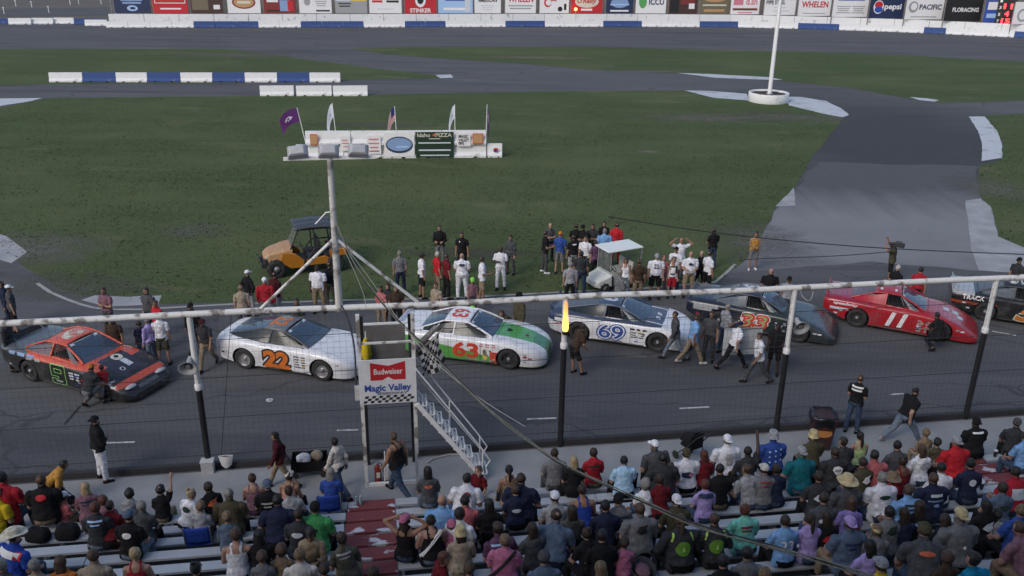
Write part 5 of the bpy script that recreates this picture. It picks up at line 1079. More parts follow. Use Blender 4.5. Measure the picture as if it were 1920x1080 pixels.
gt = thing('golf_cart', 'white golf cart with flat roof parked among the people at the edge of the grass', 'golf cart', (gc.x, gc.y + .15, .012), hg); gt.scale = (.88, .88, .88)
wp = M('cart_white', (.62, .64, .60), .4, var=.04); beige = M('cart_beige', (.5, .5, .45), .5)
mb = MB(); mb.loft([[(x, y * w_, z) for y, z in ((-1, a), (1, a), (1, b), (.75, c), (-.75, c), (-1, b))] for x, w_, a, b, c in ((1.22, .42, .32, .46, .52), (1.05, .55, .28, .58, .66), (.62, .58, .28, .72, .80), (.45, .58, .28, .86, .90))], 0, False); mb.obj('front_cowl', wp, gt, .04)
mb = MB(); mb.loft([[(x, y * .58, z) for y, z in ((-1, .28), (1, .28), (1, b), (-1, b))] for x, b in ((-.2, .62), (-.9, .66), (-1.2, .55))], 0, False); mb.obj('rear_body', wp, gt, .03); pbox('floor', (.2, 0, .30), (.9, 1.1, .06), drk, gt)
o = MB().box((-.2, 0, 1.86), (1.75, 1.16, .06)).obj('roof', M('cart_roof', (.74, .77, .74), .4, var=.03), gt, .025)
for x, x2 in ((.52, .60), (-.98, -.95)):
    for sg in (-1, 1): MB().tube([(x, sg * .52, .6), (x2 - .1, sg * .52, 1.84)], .022, 8).obj('roof_post', steel, gt)
mb = MB(); patch(mb, (.56, -.5, .86), (.56, .5, .86), (.48, .5, 1.8), (.48, -.5, 1.8)); mb.obj('windshield', M('buggy_window', (.25, .27, .26), .2, 0, 0, alpha=.35), gt)
mb = MB(); mb.box((-.35, 0, .72), (.5, 1.05, .14)); mb.box((-.62, 0, 1.0), (.1, 1.05, .44)); mb.obj('seat', beige, gt, .04)
MB().tube([(.38, .28, .86), (.2, .28, 1.0)], .02, 6).tube([(.2 + .06 * math.sin(a), .28 + .16 * math.cos(a), 1.0 + .15 * math.sin(a)) for a in [6.283 * k / 14 for k in range(15)]], .015, 6).obj('steering_wheel', drk, gt)
for x in (.78, -.85):
    for sg in (-1, 1): fat_wheel(gt, x, sg * .52, .24, .18, rim_s)
for y in (-.34, .34): MB().ell((1.16, y, .50), (.08, .10, .05), 10).obj('headlight', M('lamp_glass', (.35, .36, .38), .1), gt)
# ------------------------------------------------------------------ people
POSES = {}
def pose(name, **k): POSES[name] = k
dn = (.10, .0, -1); 
pose('stand', uaR=(.16, .0, -1), faR=(.06, .18, -1), uaL=(.16, .02, -1), faL=(.05, .2, -1), hip=(2, -2), knee=(2, 4), abd=(5, 5))
pose('cross', uaR=(.22, .22, -.9), faR=(-.95, .45, .10), uaL=(.22, .22, -.9), faL=(-.95, .35, .05), hip=(2, -2), knee=(2, 4), abd=(6, 6))
pose('heart', uaR=(.28, .25, -.9), faR=(-.8, .6, .35), uaL=(.16, .02, -1), faL=(.05, .2, -1), hip=(4, -4), knee=(4, 6), abd=(5, 5))
pose('hips', uaR=(.62, -.1, -.8), faR=(-.62, .15, -.75), uaL=(.6, -.1, -.8), faL=(-.6, .15, -.75), hip=(2, -2), knee=(2, 2), abd=(8, 8))
pose('hold', uaR=(.16, .12, -1), faR=(-.35, .9, .12), uaL=(.16, .12, -1), faL=(-.4, .9, .05), hip=(3, -3), knee=(3, 5), abd=(5, 5))
pose('behind_head', uaR=(.85, .1, .45), faR=(-.75, -.2, .6), uaL=(.85, .1, .45), faL=(-.75, -.2, .6), hip=(2, -2), knee=(2, 2), abd=(7, 7))
pose('camera', uaR=(.3, .5, .25), faR=(-.3, .3, .9), uaL=(.4, .45, .1), faL=(-.45, .3, .85), hip=(3, -3), knee=(3, 3), abd=(7, 7))
pose('walk', uaR=(.16, -.35, -1), faR=(.02, .1, -1), uaL=(.16, .35, -1), faL=(.0, .6, -.8), hip=(26, -20), knee=(6, 22), abd=(2, 2), lean=6)
pose('stride', uaR=(.16, -.4, -1), faR=(.02, .3, -1), uaL=(.16, .5, -1), faL=(-.1, .9, -.5), hip=(36, -28), knee=(8, 26), abd=(2, 2), lean=14)
pose('bend', uaR=(.2, .75, -.8), faR=(-.1, .8, -.6), uaL=(.2, .75, -.8), faL=(-.1, .8, -.6), hip=(50, 46), knee=(14, 10), abd=(6, 6), lean=52, rel=1)
pose('lean', uaR=(.2, .45, -.9), faR=(-.1, .95, -.3), uaL=(.2, .45, -.9), faL=(-.1, .95, -.3), hip=(20, 10), knee=(8, 8), abd=(6, 6), lean=30)
pose('crouch', uaR=(.15, .8, -.6), faR=(-.1, .95, -.1), uaL=(.15, .8, -.6), faL=(-.1, .95, .1), hip=(112, 60), knee=(125, 128), abd=(12, 12), lean=26)
pose('sit', uaR=(.20, .38, -.92), faR=(-.30, .88, -.30), uaL=(.20, .38, -.92), faL=(-.30, .88, -.30), hip=(86, 86), knee=(84, 84), abd=(9, 9), lean=10, seat=1)
pose('sit_wide', uaR=(.36, .34, -.85), faR=(-.15, .9, -.35), uaL=(.36, .34, -.85), faL=(-.15, .9, -.35), hip=(84, 84), knee=(86, 80), abd=(16, 16), lean=14, seat=1)
pose('sit_lean', uaR=(.2, .72, -.65), faR=(-.35, .75, -.45), uaL=(.2, .72, -.65), faL=(-.35, .75, -.45), hip=(86, 86), knee=(80, 84), abd=(10, 10), lean=34, seat=1)
pose('sit_left', uaR=(.2, .38, -.92), faR=(-.3, .88, -.3), uaL=(.3, .2, -.9), faL=(-.1, .9, -.25), hip=(86, 86), knee=(84, 84), abd=(9, 9), lean=12, side=-10, head=(38, 4), seat=1)
pose('sit_right', uaR=(.3, .2, -.9), faR=(-.1, .9, -.25), uaL=(.2, .38, -.92), faL=(-.3, .88, -.3), hip=(86, 86), knee=(84, 84), abd=(9, 9), lean=12, side=9, head=(-40, 4), seat=1)
pose('sit_phone', uaR=(.14, .35, -.93), faR=(-.4, .8, .45), uaL=(.14, .35, -.93), faL=(-.4, .8, .4), hip=(86, 86), knee=(86, 82), abd=(7, 7), lean=10, head=(0, -22), seat=1)
pose('sit_raise', uaR=(.25, .3, .9), faR=(.0, .3, .95), uaL=(.2, .38, -.92), faL=(-.3, .88, -.3), hip=(86, 86), knee=(84, 84), abd=(9, 9), lean=8, head=(-10, 6), seat=1)
pose('sit_head', uaR=(.75, .25, .5), faR=(-.85, -.1, .45), uaL=(.75, .25, .5), faL=(-.85, -.1, .45), hip=(86, 86), knee=(84, 84), abd=(9, 9), lean=6, head=(-20, 0), seat=1)
BUILDS = dict(m=dict(h=1.76, sh=1.0, wa=1.0, hp=1.0, fat=1.0), h=dict(h=1.80, sh=1.14, wa=1.36, hp=1.2, fat=1.24), f=dict(h=1.66, sh=.90, wa=.92, hp=1.06, fat=.93), g=dict(h=1.66, sh=1.04, wa=1.26, hp=1.24, fat=1.16), c=dict(h=1.25, sh=.86, wa=.98, hp=.9, fat=.95))
def skel(pn, bn):
    p = POSES[pn]; b = BUILDS[bn]; k = b['h'] / 1.76; hd = .95 if bn != 'c' else 1.20
    hipz = .92; lean = R(p.get('lean', 1)); side = R(p.get('side', 0))
    up = V((math.sin(side) * .9, math.sin(lean), math.cos(lean) * math.cos(side))).normalized(); rt = V((1, 0, 0)); rt = (rt - up * rt.dot(up)).normalized(); fw = up.cross(rt)
    # body frame: x = right hand side seen from behind (facing +y)
    T = lambda v: rt * v[0] + fw * v[1] + up * v[2]
    pl = V((0, 0, hipz)); prim = []; J = {}
    at = lambda x, y, z: pl + T((x, y, z))
    sh, wa, hp, ft = b['sh'], b['wa'], b['hp'], b['fat']
    tz = 1.0 if bn != 'c' else 1.0
    rings = [(-.10, .10 * hp, .085 * hp, 0), (-.03, .162 * hp, .112 * hp, -.012), (.05, .165 * hp, .118 * max(hp, wa), -.006), (.16, .146 * wa, .108 * wa, .012 * (wa > 1.1)), (.27, .155 * (wa * .6 + .4), .116 * (wa * .6 + .4), .006), (.38, .176 * sh, .118 * sh, 0), (.46, .182 * sh, .105 * sh, -.008), (.52, .130 * sh, .085, -.012), (.56, .066, .058, -.005)]
    nk = at(0, 0, .545); hy, hp_ = p.get('head', (0, 0)); 
    # head looks level whatever the lean
    hup = (up + V((0, 0, 1.4))).normalized(); hc = nk + hup * .165 * (.97 if hd < 1 else 1.09) + V((0, 0, 0)) + fw * .012
    Mh = Matrix.Rotation(R(hy), 3, 'Z') @ Matrix.Rotation(R(hp_ - 2), 3, 'X')
    J['hc'] = hc; J['Mh'] = Mh; J['hs'] = hd
    cap = lambda tagn, a, c, ra, rb: prim.append((tagn, a, c, ra, rb))
    cap('torso', at(0, 0, 0), at(0, 0, .5), .14 * (hp + wa) / 2, .15 * sh)
    cap('neck', at(0, -.008, .50), hc - hup * .06, .056 * (.9 + .1 * ft), .054)
    for s, ua, fa, ix in ((1, p['uaR'], p['faR'], 0), (-1, p['uaL'], p['faL'], 1)):
        sp = at(s * .182 * sh, -.01, .455); u_ = T((ua[0] * s, ua[1], ua[2])).normalized(); f_ = T((fa[0] * s, fa[1], fa[2])).normalized()
        el = sp + u_ * .285; wr = el + f_ * .245
        cap('uarm', sp, el, .060 * ft, .044 * ft); cap('farm', el, wr, .043 * ft, .029); cap('hand', wr, wr + f_ * .075, .036, .034)
        J['hand%d' % ix] = (wr + f_ * .07, f_, (at(0, .4, .1) - wr).normalized()); J['wr%d' % ix] = wr
        hj = pl + rt * (s * .088 * hp) + V((0, 0, -.02)); fl, kn, ab = R(p['hip'][ix]), R(p['knee'][ix]), R(p['abd'][ix])
        td = V((s * math.sin(ab), math.sin(fl), -math.cos(fl))).normalized(); kp = hj + td * .43; a2 = fl - kn
        sd_ = V((s * math.sin(ab) * .25, math.sin(a2), -math.cos(a2))).normalized(); ak = kp + sd_ * .41
        cap('thigh', hj, kp, .088 * (ft * .6 + hp * .4), .058 * ft); cap('shin', kp, ak, .056 * ft, .038)
        fd = V((s * .18, 1, -.0)).normalized(); fl_ = max(0, -math.degrees(a2) - 25) / 70
        fd = (fd + V((0, 0, -1)) * fl_).normalized(); tp = ak + fd * .145 + V((0, 0, -.052)); hl = ak - fd * .04 + V((0, 0, -.045))
        cap('foot', hl, tp, .040, .034)
    return prim, rings, at, J, k, fw, up, hc
def capsule(mb, a, b, ra, rb, n=12):
    d = (b - a); L = d.length; d.normalize(); pts = []; rs = []
    for i in range(5): an = -1.5 + 1.5 * i / 4; pts.append(a + d * ra * math.sin(an)); rs.append(max(.004, ra * math.cos(an)))
    for i in range(5): an = 1.5 * i / 4; pts.append(b + d * rb * math.sin(an)); rs.append(max(.004, rb * math.cos(an)))
    t0 = d.orthogonal().normalized(); t1 = d.cross(t0)
    mb.loft([[q + (t0 * math.cos(6.28318 * k / n) + t1 * math.sin(6.28318 * k / n)) * r for k in range(n)] for q, r in zip(pts, rs)])
PROTO = {}
def prepare(keys):
    tmp = {}
    for key in keys:
        pn, bn = key; prim, rings, at, J, k, fw, up, hc = skel(pn, bn); mb = MB()
        for tg, a, b, ra, rb in prim:
            if tg == 'torso': continue
            capsule(mb, a, b, ra, rb)
        mb.loft([[at(rx * math.cos(a), ry * math.sin(a) + oy, z) for a in [6.28318 * q / 20 for q in range(20)]] for z, rx, ry, oy in rings])
        hs, Mh = J['hs'], J['Mh']
        def hell(c, r):
            e = MB(); e.ell(c, r, 14); off = len(mb.v); mb.add([hc + Mh @ (p * hs) for p in e.v], e.f, 0, True)
        hell((0, -.008, .03), (.078, .096, .092)); hell((0, .012, -.045), (.062, .074, .078)); hell((0, .088, -.012), (.016, .022, .028)); hell((.078, -.004, -.01), (.014, .022, .034)); hell((-.078, -.004, -.01), (.014, .022, .034)); hell((0, .07, -.075), (.032, .022, .028))
        me = mb.mesh('tmp'); ob = bpy.data.objects.new('tmp', me); COL.objects.link(ob)
        md = ob.modifiers.new('r', 'REMESH'); md.mode = 'VOXEL'; md.voxel_size = .019 if bn != 'c' else .0205; md.use_smooth_shade = True
        sm = ob.modifiers.new('s', 'SMOOTH'); sm.factor = .5; sm.iterations = 3
        tmp[key] = (ob, prim, J, k, hc, up, fw)
    bpy.context.view_layer.update(); dg = _dg()
    for key, (ob, prim, J, k, hc, up, fw) in tmp.items():
        me = bpy.data.meshes.new_from_object(ob.evaluated_get(dg)); bpy.data.objects.remove(ob)
        vs = [v.co.copy() for v in me.vertices]; ns = [v.normal.copy() for v in me.vertices]; fs = [tuple(p.vertices) for p in me.polygons]
        bpy.data.meshes.remove(me)
        P_ = [(tg, a, b - a, (b - a).length_squared, ra, rb, 0 if i < 8 else 1) for i, (tg, a, b, ra, rb) in enumerate(prim)]
        Mi = J['Mh'].inverted(); hs = J['hs']; tg_ = []
        for v in vs:
            hl = Mi @ (v - hc) / hs; best = (((hl.x / .08) ** 2 + (hl.y / .1) ** 2 + ((hl.z + .005) / .125) ** 2) ** .5 - 1) * .09; bt = ('head', 0, hl, 0)
            for tg, a, d, l2, ra, rb, sd in P_:
                t = max(0, min(1, (v - a).dot(d) / l2)); dd = (v - a - d * t).length - (ra + (rb - ra) * t)
                if dd < best: best = dd; bt = (tg, t, hl, sd)
            tg_.append(bt)
        sit = POSES[key[0]].get('seat')
        zmin = min(v.z for v in vs)
        if sit: base = V((0, 0, .92 - .115 * BUILDS[key[1]]['hp']))
        else: base = V((0, 0, zmin))
        W = lambda p, base=base, k=k: (p - base) * k
        PROTO[key] = dict(v=[W(v) for v in vs], n=ns, f=fs, t=tg_, J=J, k=k, hc=W(hc), W=W, up=up, fw=fw, mesh={}, prim=prim)
def region(pr, test, off, wr=.006, hem=None, seed=0, sidx=None):
    """cloth: the part of the body's surface that passes the test, puffed out and wrinkled"""
    keep = [i for i, (v, t) in enumerate(zip(pr['v'], pr['t'])) if test(t[0], t[1], t[2]) and (sidx is None or t[3] == sidx)]; ks = set(keep)
    fs = [f for f in pr['f'] if all(i in ks for i in f)]
    used = sorted({i for f in fs for i in f}); mp = {o: n for n, o in enumerate(used)}; out = []
    for i in used:
        v, n = pr['v'][i], pr['n'][i]; t = pr['t'][i]
        w_ = noise.noise(v * 11 + V((seed, 0, 0))) * wr + noise.noise(v * 26 + V((seed, 5, 0))) * wr * .5
        o = off(t[0], t[1]) if callable(off) else off
        out.append(v + n * (o + w_))
    return out, [[mp[i] for i in f] for f in fs]
def mk(name, parts, smooth=True):
    mb = MB()
    for vs, fs in parts: mb.add(vs, fs, 0, smooth)
    me = mb.mesh(name); return me
def shirt_mesh(pr, kind):
    sl = {'tee': .72, 'tank': -.01, 'long': 9, 'polo': .62}[kind]
    def test(t, u, hl):
        if t == 'torso': return u > .06 and (kind != 'tank' or u < .88 or .05 < abs(hl.x) < .10)
        if t == 'thigh': return u < .10
        if t == 'neck': return u < (.30 if kind in ('long', 'polo') else .12 if kind == 'tee' else -1)
        if t == 'uarm': return u < sl
        if t == 'farm': return kind == 'long' and u < .97
        return t == 'hand' and False
    def off(t, u):
        if t == 'torso': return .016 + max(0, .5 - u) * .030
        if t == 'thigh': return .032
        if t == 'neck': return .010
        return .012 + u * .014
    return mk('shirt', [region(pr, test, off, .014, seed=1)])
def leg_mesh(pr, kind):
    ln = {'long': (2, .94), 'short': (.93, -1), 'skirt': (.7, -1)}[kind]
    def test(t, u, hl):
        if t == 'torso': return u < .16
        if t == 'thigh': return u < ln[0]
        return t == 'shin' and u < ln[1]
    off = (lambda t, u: .010 if t == 'torso' else (.014 + .012 * u if kind != 'long' else .013 + (.010 * u if t == 'shin' else 0)))
    return mk('trousers', [region(pr, test, off, .007, seed=4)])
def shoe_mesh(pr, s): return mk('shoe', [region(pr, lambda t, u, h: t == 'foot' or (t == 'shin' and u > .975), .010, .001, sidx=s)])
def head_world(pr, p): return pr['W'](pr['J']['hc'] + pr['J']['Mh'] @ (V(p) * pr['J']['hs']))
def hair_mesh(pr, style):
    low = {'bald': None, 'short': -.045, 'mid': -.075, 'long': -.085, 'pony': -.06, 'bun': -.06}[style]
    def test(t, u, hl):
        if t == 'neck': return style in ('long', 'mid') and u > .55 and hl.y < -.0
        if t != 'head': return False
        if hl.z > .052 and hl.y < .085: return True
        if hl.y < .028 - max(0, -hl.z) * .55 and hl.z > low - max(0, -hl.y) * .35: return abs(hl.x) < .2
        return False
    th = {'short': .007, 'mid': .015, 'long': .013, 'pony': .008, 'bun': .008}[style]
    parts = [region(pr, test, th, .013, seed=9)]
    mb = MB(); H = lambda p: head_world(pr, p)
    if style == 'long':
        L_ = .36
        rings = []
        for i in range(8):
            u = i / 7; wd = .088 * (1 - .25 * u) + .012 * math.sin(u * 5); th_ = .040 * (1 - .5 * u) + .012
            c = V((0, -.060 - .035 * u, .02 - L_ * u))
            rings.append([H((wd * math.cos(a) + .006 * math.sin(a * 5 + i), c.y + th_ * math.sin(a), c.z - .02 * math.cos(a * 3))) for a in [6.28318 * q / 14 for q in range(14)]])
        mb.loft(rings)
    if style == 'pony':
        rings = []
        for i in range(7):
            u = i / 6; r_ = .020 + .022 * math.sin(math.pi * min(1, u * .9 + .1)) - .012 * u; c = (0, -.105 - .03 * math.sin(u * 2.5), .05 - .34 * u)
            rings.append([H((r_ * math.cos(a), c[1] + r_ * math.sin(a), c[2])) for a in [6.28318 * q / 10 for q in range(10)]])
        mb.loft(rings)
    if style == 'bun':
        e = MB().ell((0, -.06, .135), (.042, .042, .038), 10); mb.add([H(p) for p in e.v], e.f, 0, True)
    if mb.v: parts.append((mb.v, mb.f))
    return mk('hair', parts)
def hat_mesh(pr, style):
    H = lambda p: head_world(pr, p); mb = MB()
    if style in ('cap', 'backcap', 'visor'):
        lim = .030
        vs, fs = region(pr, lambda t, u, hl: t == 'head' and hl.z > lim + (.01 if hl.y > 0 else 0) - .15 * max(0, -hl.y) and (style != 'visor' or hl.z < .075), .018, .002)
        mb.add(vs, fs, 0, True)
        sg = -1 if style == 'backcap' else 1; ring = []
        for z in (.044, .036):
            ring.append([H((.072 * math.sin(a), sg * (.066 + .105 * math.cos(a) ** .7 if abs(a) < 1.5 else .066), z + .018 * math.cos(a) * -.6 - .012 * math.sin(a) ** 2)) for a in [-1.5 + 3.0 * q / 10 for q in range(11)]] + [H((.07 - .14 * q / 4, sg * .07, z + .01)) for q in range(5)])
        mb.loft(ring, 0, False)
    elif style in ('straw', 'cowboy', 'bucket'):
        br = {'straw': .215, 'cowboy': .205, 'bucket': .140}[style]; rings = []
        prof = {'straw': [(br, .040), (br * .7, .055), (.112, .066), (.108, .10), (.098, .15), (.06, .168), (.01, .170)], 'cowboy': [(br, .055), (br * .75, .050), (.115, .064), (.110, .11), (.098, .172), (.06, .182), (.01, .166)], 'bucket': [(br, -.005), (.118, .035), (.108, .062), (.104, .10), (.092, .135), (.05, .142), (.01, .143)]}[style]
        for r_, z in prof:
            rings.append([H((r_ * math.cos(a) * (.86 if r_ > .13 or style != 'cowboy' else .9), r_ * math.sin(a) * 1.08 - .004, z + (.065 * abs(math.cos(a)) ** 2 * max(0, (r_ - .11) / .1) if style == 'cowboy' else .010 * math.sin(3 * a) * (r_ > .13)) - (.03 * (1 - abs(math.cos(a))) if style == 'cowboy' and r_ < .03 else 0))) for a in [6.28318 * q / 24 for q in range(24)]])
        mb.loft(rings[::-1], 0, True, True); lo = [[p - V((0, 0, .008)) for p in rings[0]], [p for p in rings[0]]]; mb.loft(lo, 0, True, False)
    elif style == 'beanie':
        vs, fs = region(pr, lambda t, u, hl: t == 'head' and hl.z > .028 - .2 * max(0, -hl.y), .022, .003); mb.add(vs, fs, 0, True)
    me = mb.mesh('hat'); return me
def body_mesh(pr):
    mb = MB(); mb.add(pr['v'], pr['f'], 0, True); k = pr['k']; W = pr['W']
    for ix in (0, 1):                          # five fingers on each hand, curled a little towards the palm
        o, f, inw = pr['J']['hand%d' % ix]; inw = (inw - f * inw.dot(f)).normalized(); sidev = f.cross(inw).normalized()
        for q in range(4):
            b = o + sidev * (.0165 * (q - 1.5)); ln = (.034, .040, .038, .028)[q]; k1 = b + (f + inw * .25).normalized() * ln; k2 = k1 + (f * .6 + inw * .8).normalized() * ln * .9
            mb.tube([W(b - f * .02), W(k1), W(k2)], [.0105 * k, .0095 * k, .007 * k], 5)
        b = o - f * .05 + sidev * -.030; mb.tube([W(b), W(b + (f * .6 - sidev * .6 + inw * .3) * .05), W(b + (f * 1.1 - sidev * .5 + inw * .7) * .07)], [.013 * k, .011 * k, .008 * k], 5)
    for x in (-.032, .032):                    # eyes and mouth
        e = MB().ell((x, .082, .016), (.013, .010, .008), 8); mb.add([head_world(pr, p) for p in e.v], e.f, 1, True)
        e = MB().ell((x, .084, .036), (.018, .008, .004), 8); mb.add([head_world(pr, p) for p in e.v], e.f, 1, True)
    e = MB().ell((0, .086, -.056), (.022, .010, .006), 8); mb.add([head_world(pr, p) for p in e.v], e.f, 2, True)
    return mb.mesh('person')
SKIN = {'l': M('skin_light', (.36, .21, .155), .6, var=.06), 't': M('skin_tan', (.28, .155, .10), .6, var=.06), 'b': M('skin_brown', (.13, .065, .04), .6, var=.06), 'd': M('skin_dark', (.06, .032, .022), .6, var=.06)}
eye_m = M('eye_dark', (.02, .015, .012), .4, var=0); lip_m = M('lip', (.25, .09, .075), .6, var=0)
HAIRC = {'k': (.010, .009, .009), 'n': (.028, .018, .012), 'r': (.060, .034, .020), 'l': (.15, .10, .058), 'y': (.32, .24, .14), 'g': (.20, .19, .18), 'w': (.45, .44, .42), 'a': (.085, .025, .014)}
HAIRM = {k: M('hair_' + k, c, .62, var=.5, scale=30, bump=.8) for k, c in HAIRC.items()}
COLS = dict(black=(.012, .012, .014), char=(.035, .037, .042), dgrey=(.065, .068, .075), grey=(.15, .155, .165), lgrey=(.27, .28, .30), white=(.66, .67, .72), offw=(.50, .48, .45), navy=(.016, .022, .05), blue=(.03, .07, .28), royal=(.025, .065, .36), sky=(.17, .33, .58), ice=(.36, .56, .74), steel=(.085, .12, .18), teal=(.01, .12, .15), mint=(.15, .46, .38), green=(.05, .26, .09), lime=(.35, .46, .22), neon=(.22, .62, .08), olive=(.065, .058, .035), tan=(.20, .145, .095), khaki=(.24, .19, .13), brown=(.05, .032, .022), red=(.34, .018, .03), dred=(.13, .012, .018), crim=(.45, .02, .03), maroon=(.055, .010, .016), salmon=(.42, .12, .13), pink=(.42, .14, .24), mauve=(.19, .10, .13), lilac=(.33, .26, .52), purple=(.20, .16, .40), yellow=(.48, .32, .03), orange=(.50, .15, .03), gold=(.42, .22, .05), cyan=(.01, .20, .36), denim=(.045, .07, .12), ldenim=(.14, .18, .24), straw=(.46, .38, .22), cream=(.55, .52, .43), beige=(.30, .25, .19), plum=(.10, .05, .10), camo=(.07, .07, .06), peach=(.48, .26, .20))
def MT(c): return CL(c, COLS[c])
people = []; want = set()
def who(hx, hy, ps, bd, top, bot, hair, label, hat=None, skin='l', yaw=0, sc_=1.0, group=None, kind='seat', shoes='black', z=0.0, tex=None):
    people.append(dict(hx=hx, hy=hy, ps=ps, bd=bd, top=top, bot=bot, hair=hair, label=label, hat=hat, skin=skin, yaw=yaw, sc=sc_, group=group, kind=kind, shoes=shoes, z=z, tex=tex)); want.add((ps, bd))
def setmat(o, mats):
    for i, m in enumerate(mats): o.material_slots[i].link = 'OBJECT'; o.material_slots[i].material = m
def part(pr, key, name, fn, mat, root):
    if key not in pr['mesh']:
        me = fn(); me.materials.append(mat); pr['mesh'][key] = me
    o = bpy.data.objects.new(name, pr['mesh'][key]); COL.objects.link(o); o.parent = root; setmat(o, [mat]); return o
def spawn(d):
    pr = PROTO[(d['ps'], d['bd'])]
    if 'body' not in pr['mesh']:
        me = body_mesh(pr); [me.materials.append(m) for m in (SKIN['l'], eye_m, lip_m)]; pr['mesh']['body'] = me
    o = bpy.data.objects.new('person', pr['mesh']['body']); COL.objects.link(o); setmat(o, [SKIN[d['skin']], eye_m, lip_m])
    tag(o, d['label'], 'person', d['group'])
    s = d['sc'] * (1.12 if d['kind'] == 'seat' else 1.0); hc = pr['hc'] * s; yaw = R(d['yaw']) + (FA if d['kind'] == 'seat' else 0); Rz = Matrix.Rotation(yaw, 3, 'Z'); ho = Rz @ hc
    if d['kind'] == 'seat':
        best = None
        for k in range(NR):
            z = seat_z(k) + d['z']; hp = P(d['hx'], d['hy'], z + hc.z); root = hp - V((ho.x, ho.y, 0)); e = t_of(root) - seat_t(k)
            if best is None or abs(e) < abs(best[0]): best = (e, k, root, z)
        e, k, root, z = best; cl = max(-.10, min(.07, e)); root = root - FN * (e - cl); pos = V((root.x, root.y, z + .004)); d['row'] = k
    else:
        z = d['z']; hp = P(d['hx'], d['hy'], z + hc.z); root = hp - V((ho.x, ho.y, 0)); pos = V((root.x, root.y, z + .012))
    o.location = pos; o.rotation_euler = (0, 0, yaw); o.scale = (s, s, s)
    top, kd = d['top']; part(pr, 'top_' + kd, {'tee': 'shirt', 'polo': 'shirt', 'tank': 'tank_top', 'long': 'jacket'}[kd], lambda: shirt_mesh(pr, kd), d['tex'] or MT(top), o)
    bt, bk = d['bot']; part(pr, 'leg_' + bk, 'trousers' if bk == 'long' else 'shorts', lambda: leg_mesh(pr, bk), MT(bt), o)
    for q in (0, 1): part(pr, 'shoe%d' % q, 'shoe', lambda: shoe_mesh(pr, q), MT(d['shoes']), o)
    hs, hcl = d['hair'].split(':') if ':' in d['hair'] else (d['hair'], 'n')
    if hs != 'bald': part(pr, 'hair_' + hs, 'hair', lambda: hair_mesh(pr, hs), HAIRM[hcl], o)
    if d['hat']: hst, hc2 = d['hat'].split(':'); part(pr, 'hat_' + hst, {'straw': 'straw_hat', 'cowboy': 'cowboy_hat', 'bucket': 'bucket_hat', 'beanie': 'beanie'}.get(hst, 'cap'), lambda: hat_mesh(pr, hst), MT(hc2), o)
    d['o'] = o; d['pr'] = pr
    return o
BV_ = {}
def bvh_of_mesh(me): return BVHTree.FromPolygons([v.co.copy() for v in me.vertices], [tuple(p.vertices) for p in me.polygons])
def back_print(d, mat, w_, h, text=None, poly=None, dz=.30, dx=0, bold=.02, front=False, eps=.014, name='shirt_print', label=None):
    """print on the back (or front) of a shirt, laid onto its cloth"""
    pr = d['pr']; me = pr['mesh']['top_' + d['top'][1]]; bv = BV_.setdefault(me.name, None) or BV_.__setitem__(me.name, bvh_of_mesh(me)) or BV_[me.name]
    c = pr['W'](V((0, 0, .92)) + pr['up'] * (.10 + dz)); up = pr['up']; xd = V((1, 0, 0)) if not front else V((-1, 0, 0)); xd = (xd - up * xd.dot(up)).normalized()
    deco(name, mat, d['o'], bv, c + xd * dx, xd, up, text, w_, h, poly, bold, 0, eps, label)
G_CROWD = 'spectators on the benches'; G_INF = 'people standing on the infield grass'; G_TRK = 'people around the race cars'; G_WALK = 'people on the walkway'
def S(hx, hy, ps, bd, top, bot, hair, label, hat=None, skin='l', yaw=0, **k):
    t = top.split('/'); b = bot.split('/'); who(hx, hy, ps, bd, (t[0], t[1] if len(t) > 1 else 'tee'), (b[0], b[1] if len(b) > 1 else 'long'), hair, label, hat, skin, yaw, group=G_CROWD, **k)
def I(hx, hy, ps, bd, top, bot, hair, label, hat=None, skin='l', yaw=180, grp=G_INF, **k):
    t = top.split('/'); b = bot.split('/'); who(hx, hy, ps, bd, (t[0], t[1] if len(t) > 1 else 'tee'), (b[0], b[1] if len(b) > 1 else 'long'), hair, label, hat, skin, yaw, group=grp, kind='ground', **k)
# infield, left to right
I(16, 541, 'stand', 'm', 'dgrey', 'black/short', 'short:n', 'man in white cap, grey tee and black shorts at the pit lane\'s far left', 'cap:white', 'l', -60)
I(2, 534, 'stand', 'm', 'navy/long', 'navy', 'short:k', 'person in navy at the left picture edge beside the white capped man', None, 't', 120)
I(194, 546, 'cross', 'm', 'mauve', 'dgrey', 'short:n', 'person in mauve grey shirt standing before the concrete slab behind the orange car', None, 't', 160)
I(274, 546, 'stand', 'h', 'dgrey', 'black/short', 'short:n', 'broad man in grey tee with his back to the concrete slab', None, 'l', 150)
I(291, 570, 'stand', 'f', 'crim', 'black', 'short:r', 'brown haired person in bright red top behind the man in white tee', None, 't', 150, grp=G_TRK)
I(297, 594, 'stand', 'm', 'white', 'olive/short', 'short:r', 'man in white tee and olive shorts right of the orange car', None, 'l', 10, grp=G_TRK)
I(260, 608, 'stand', 'c', 'navy', 'denim', 'short:n', 'child in navy tee beside the nose of the orange car', None, 'l', 30, grp=G_TRK, sc_=1.08)
I(275, 602, 'stand', 'f', 'lilac/long', 'ldenim', 'short:g', 'person in lilac shirt between the navy tee child and the white tee man', None, 'l', 60, grp=G_TRK)
I(357, 575, 'stand', 'm', 'black/long', 'black', 'short:k', 'man in black jacket behind the left fence post', 'cap:black', 't', 170, grp=G_TRK)
I(379, 606, 'walk', 'm', 'char', 'khaki', 'short:n', 'man in maroon cap and dark tee walking between the orange and the white car', 'cap:maroon', 't', 175, grp=G_TRK)
I(10, 603, 'stand', 'm', 'char/long', 'black', 'short:n', 'person in charcoal behind the tail of the orange car', None, 'l', -90, grp=G_TRK)
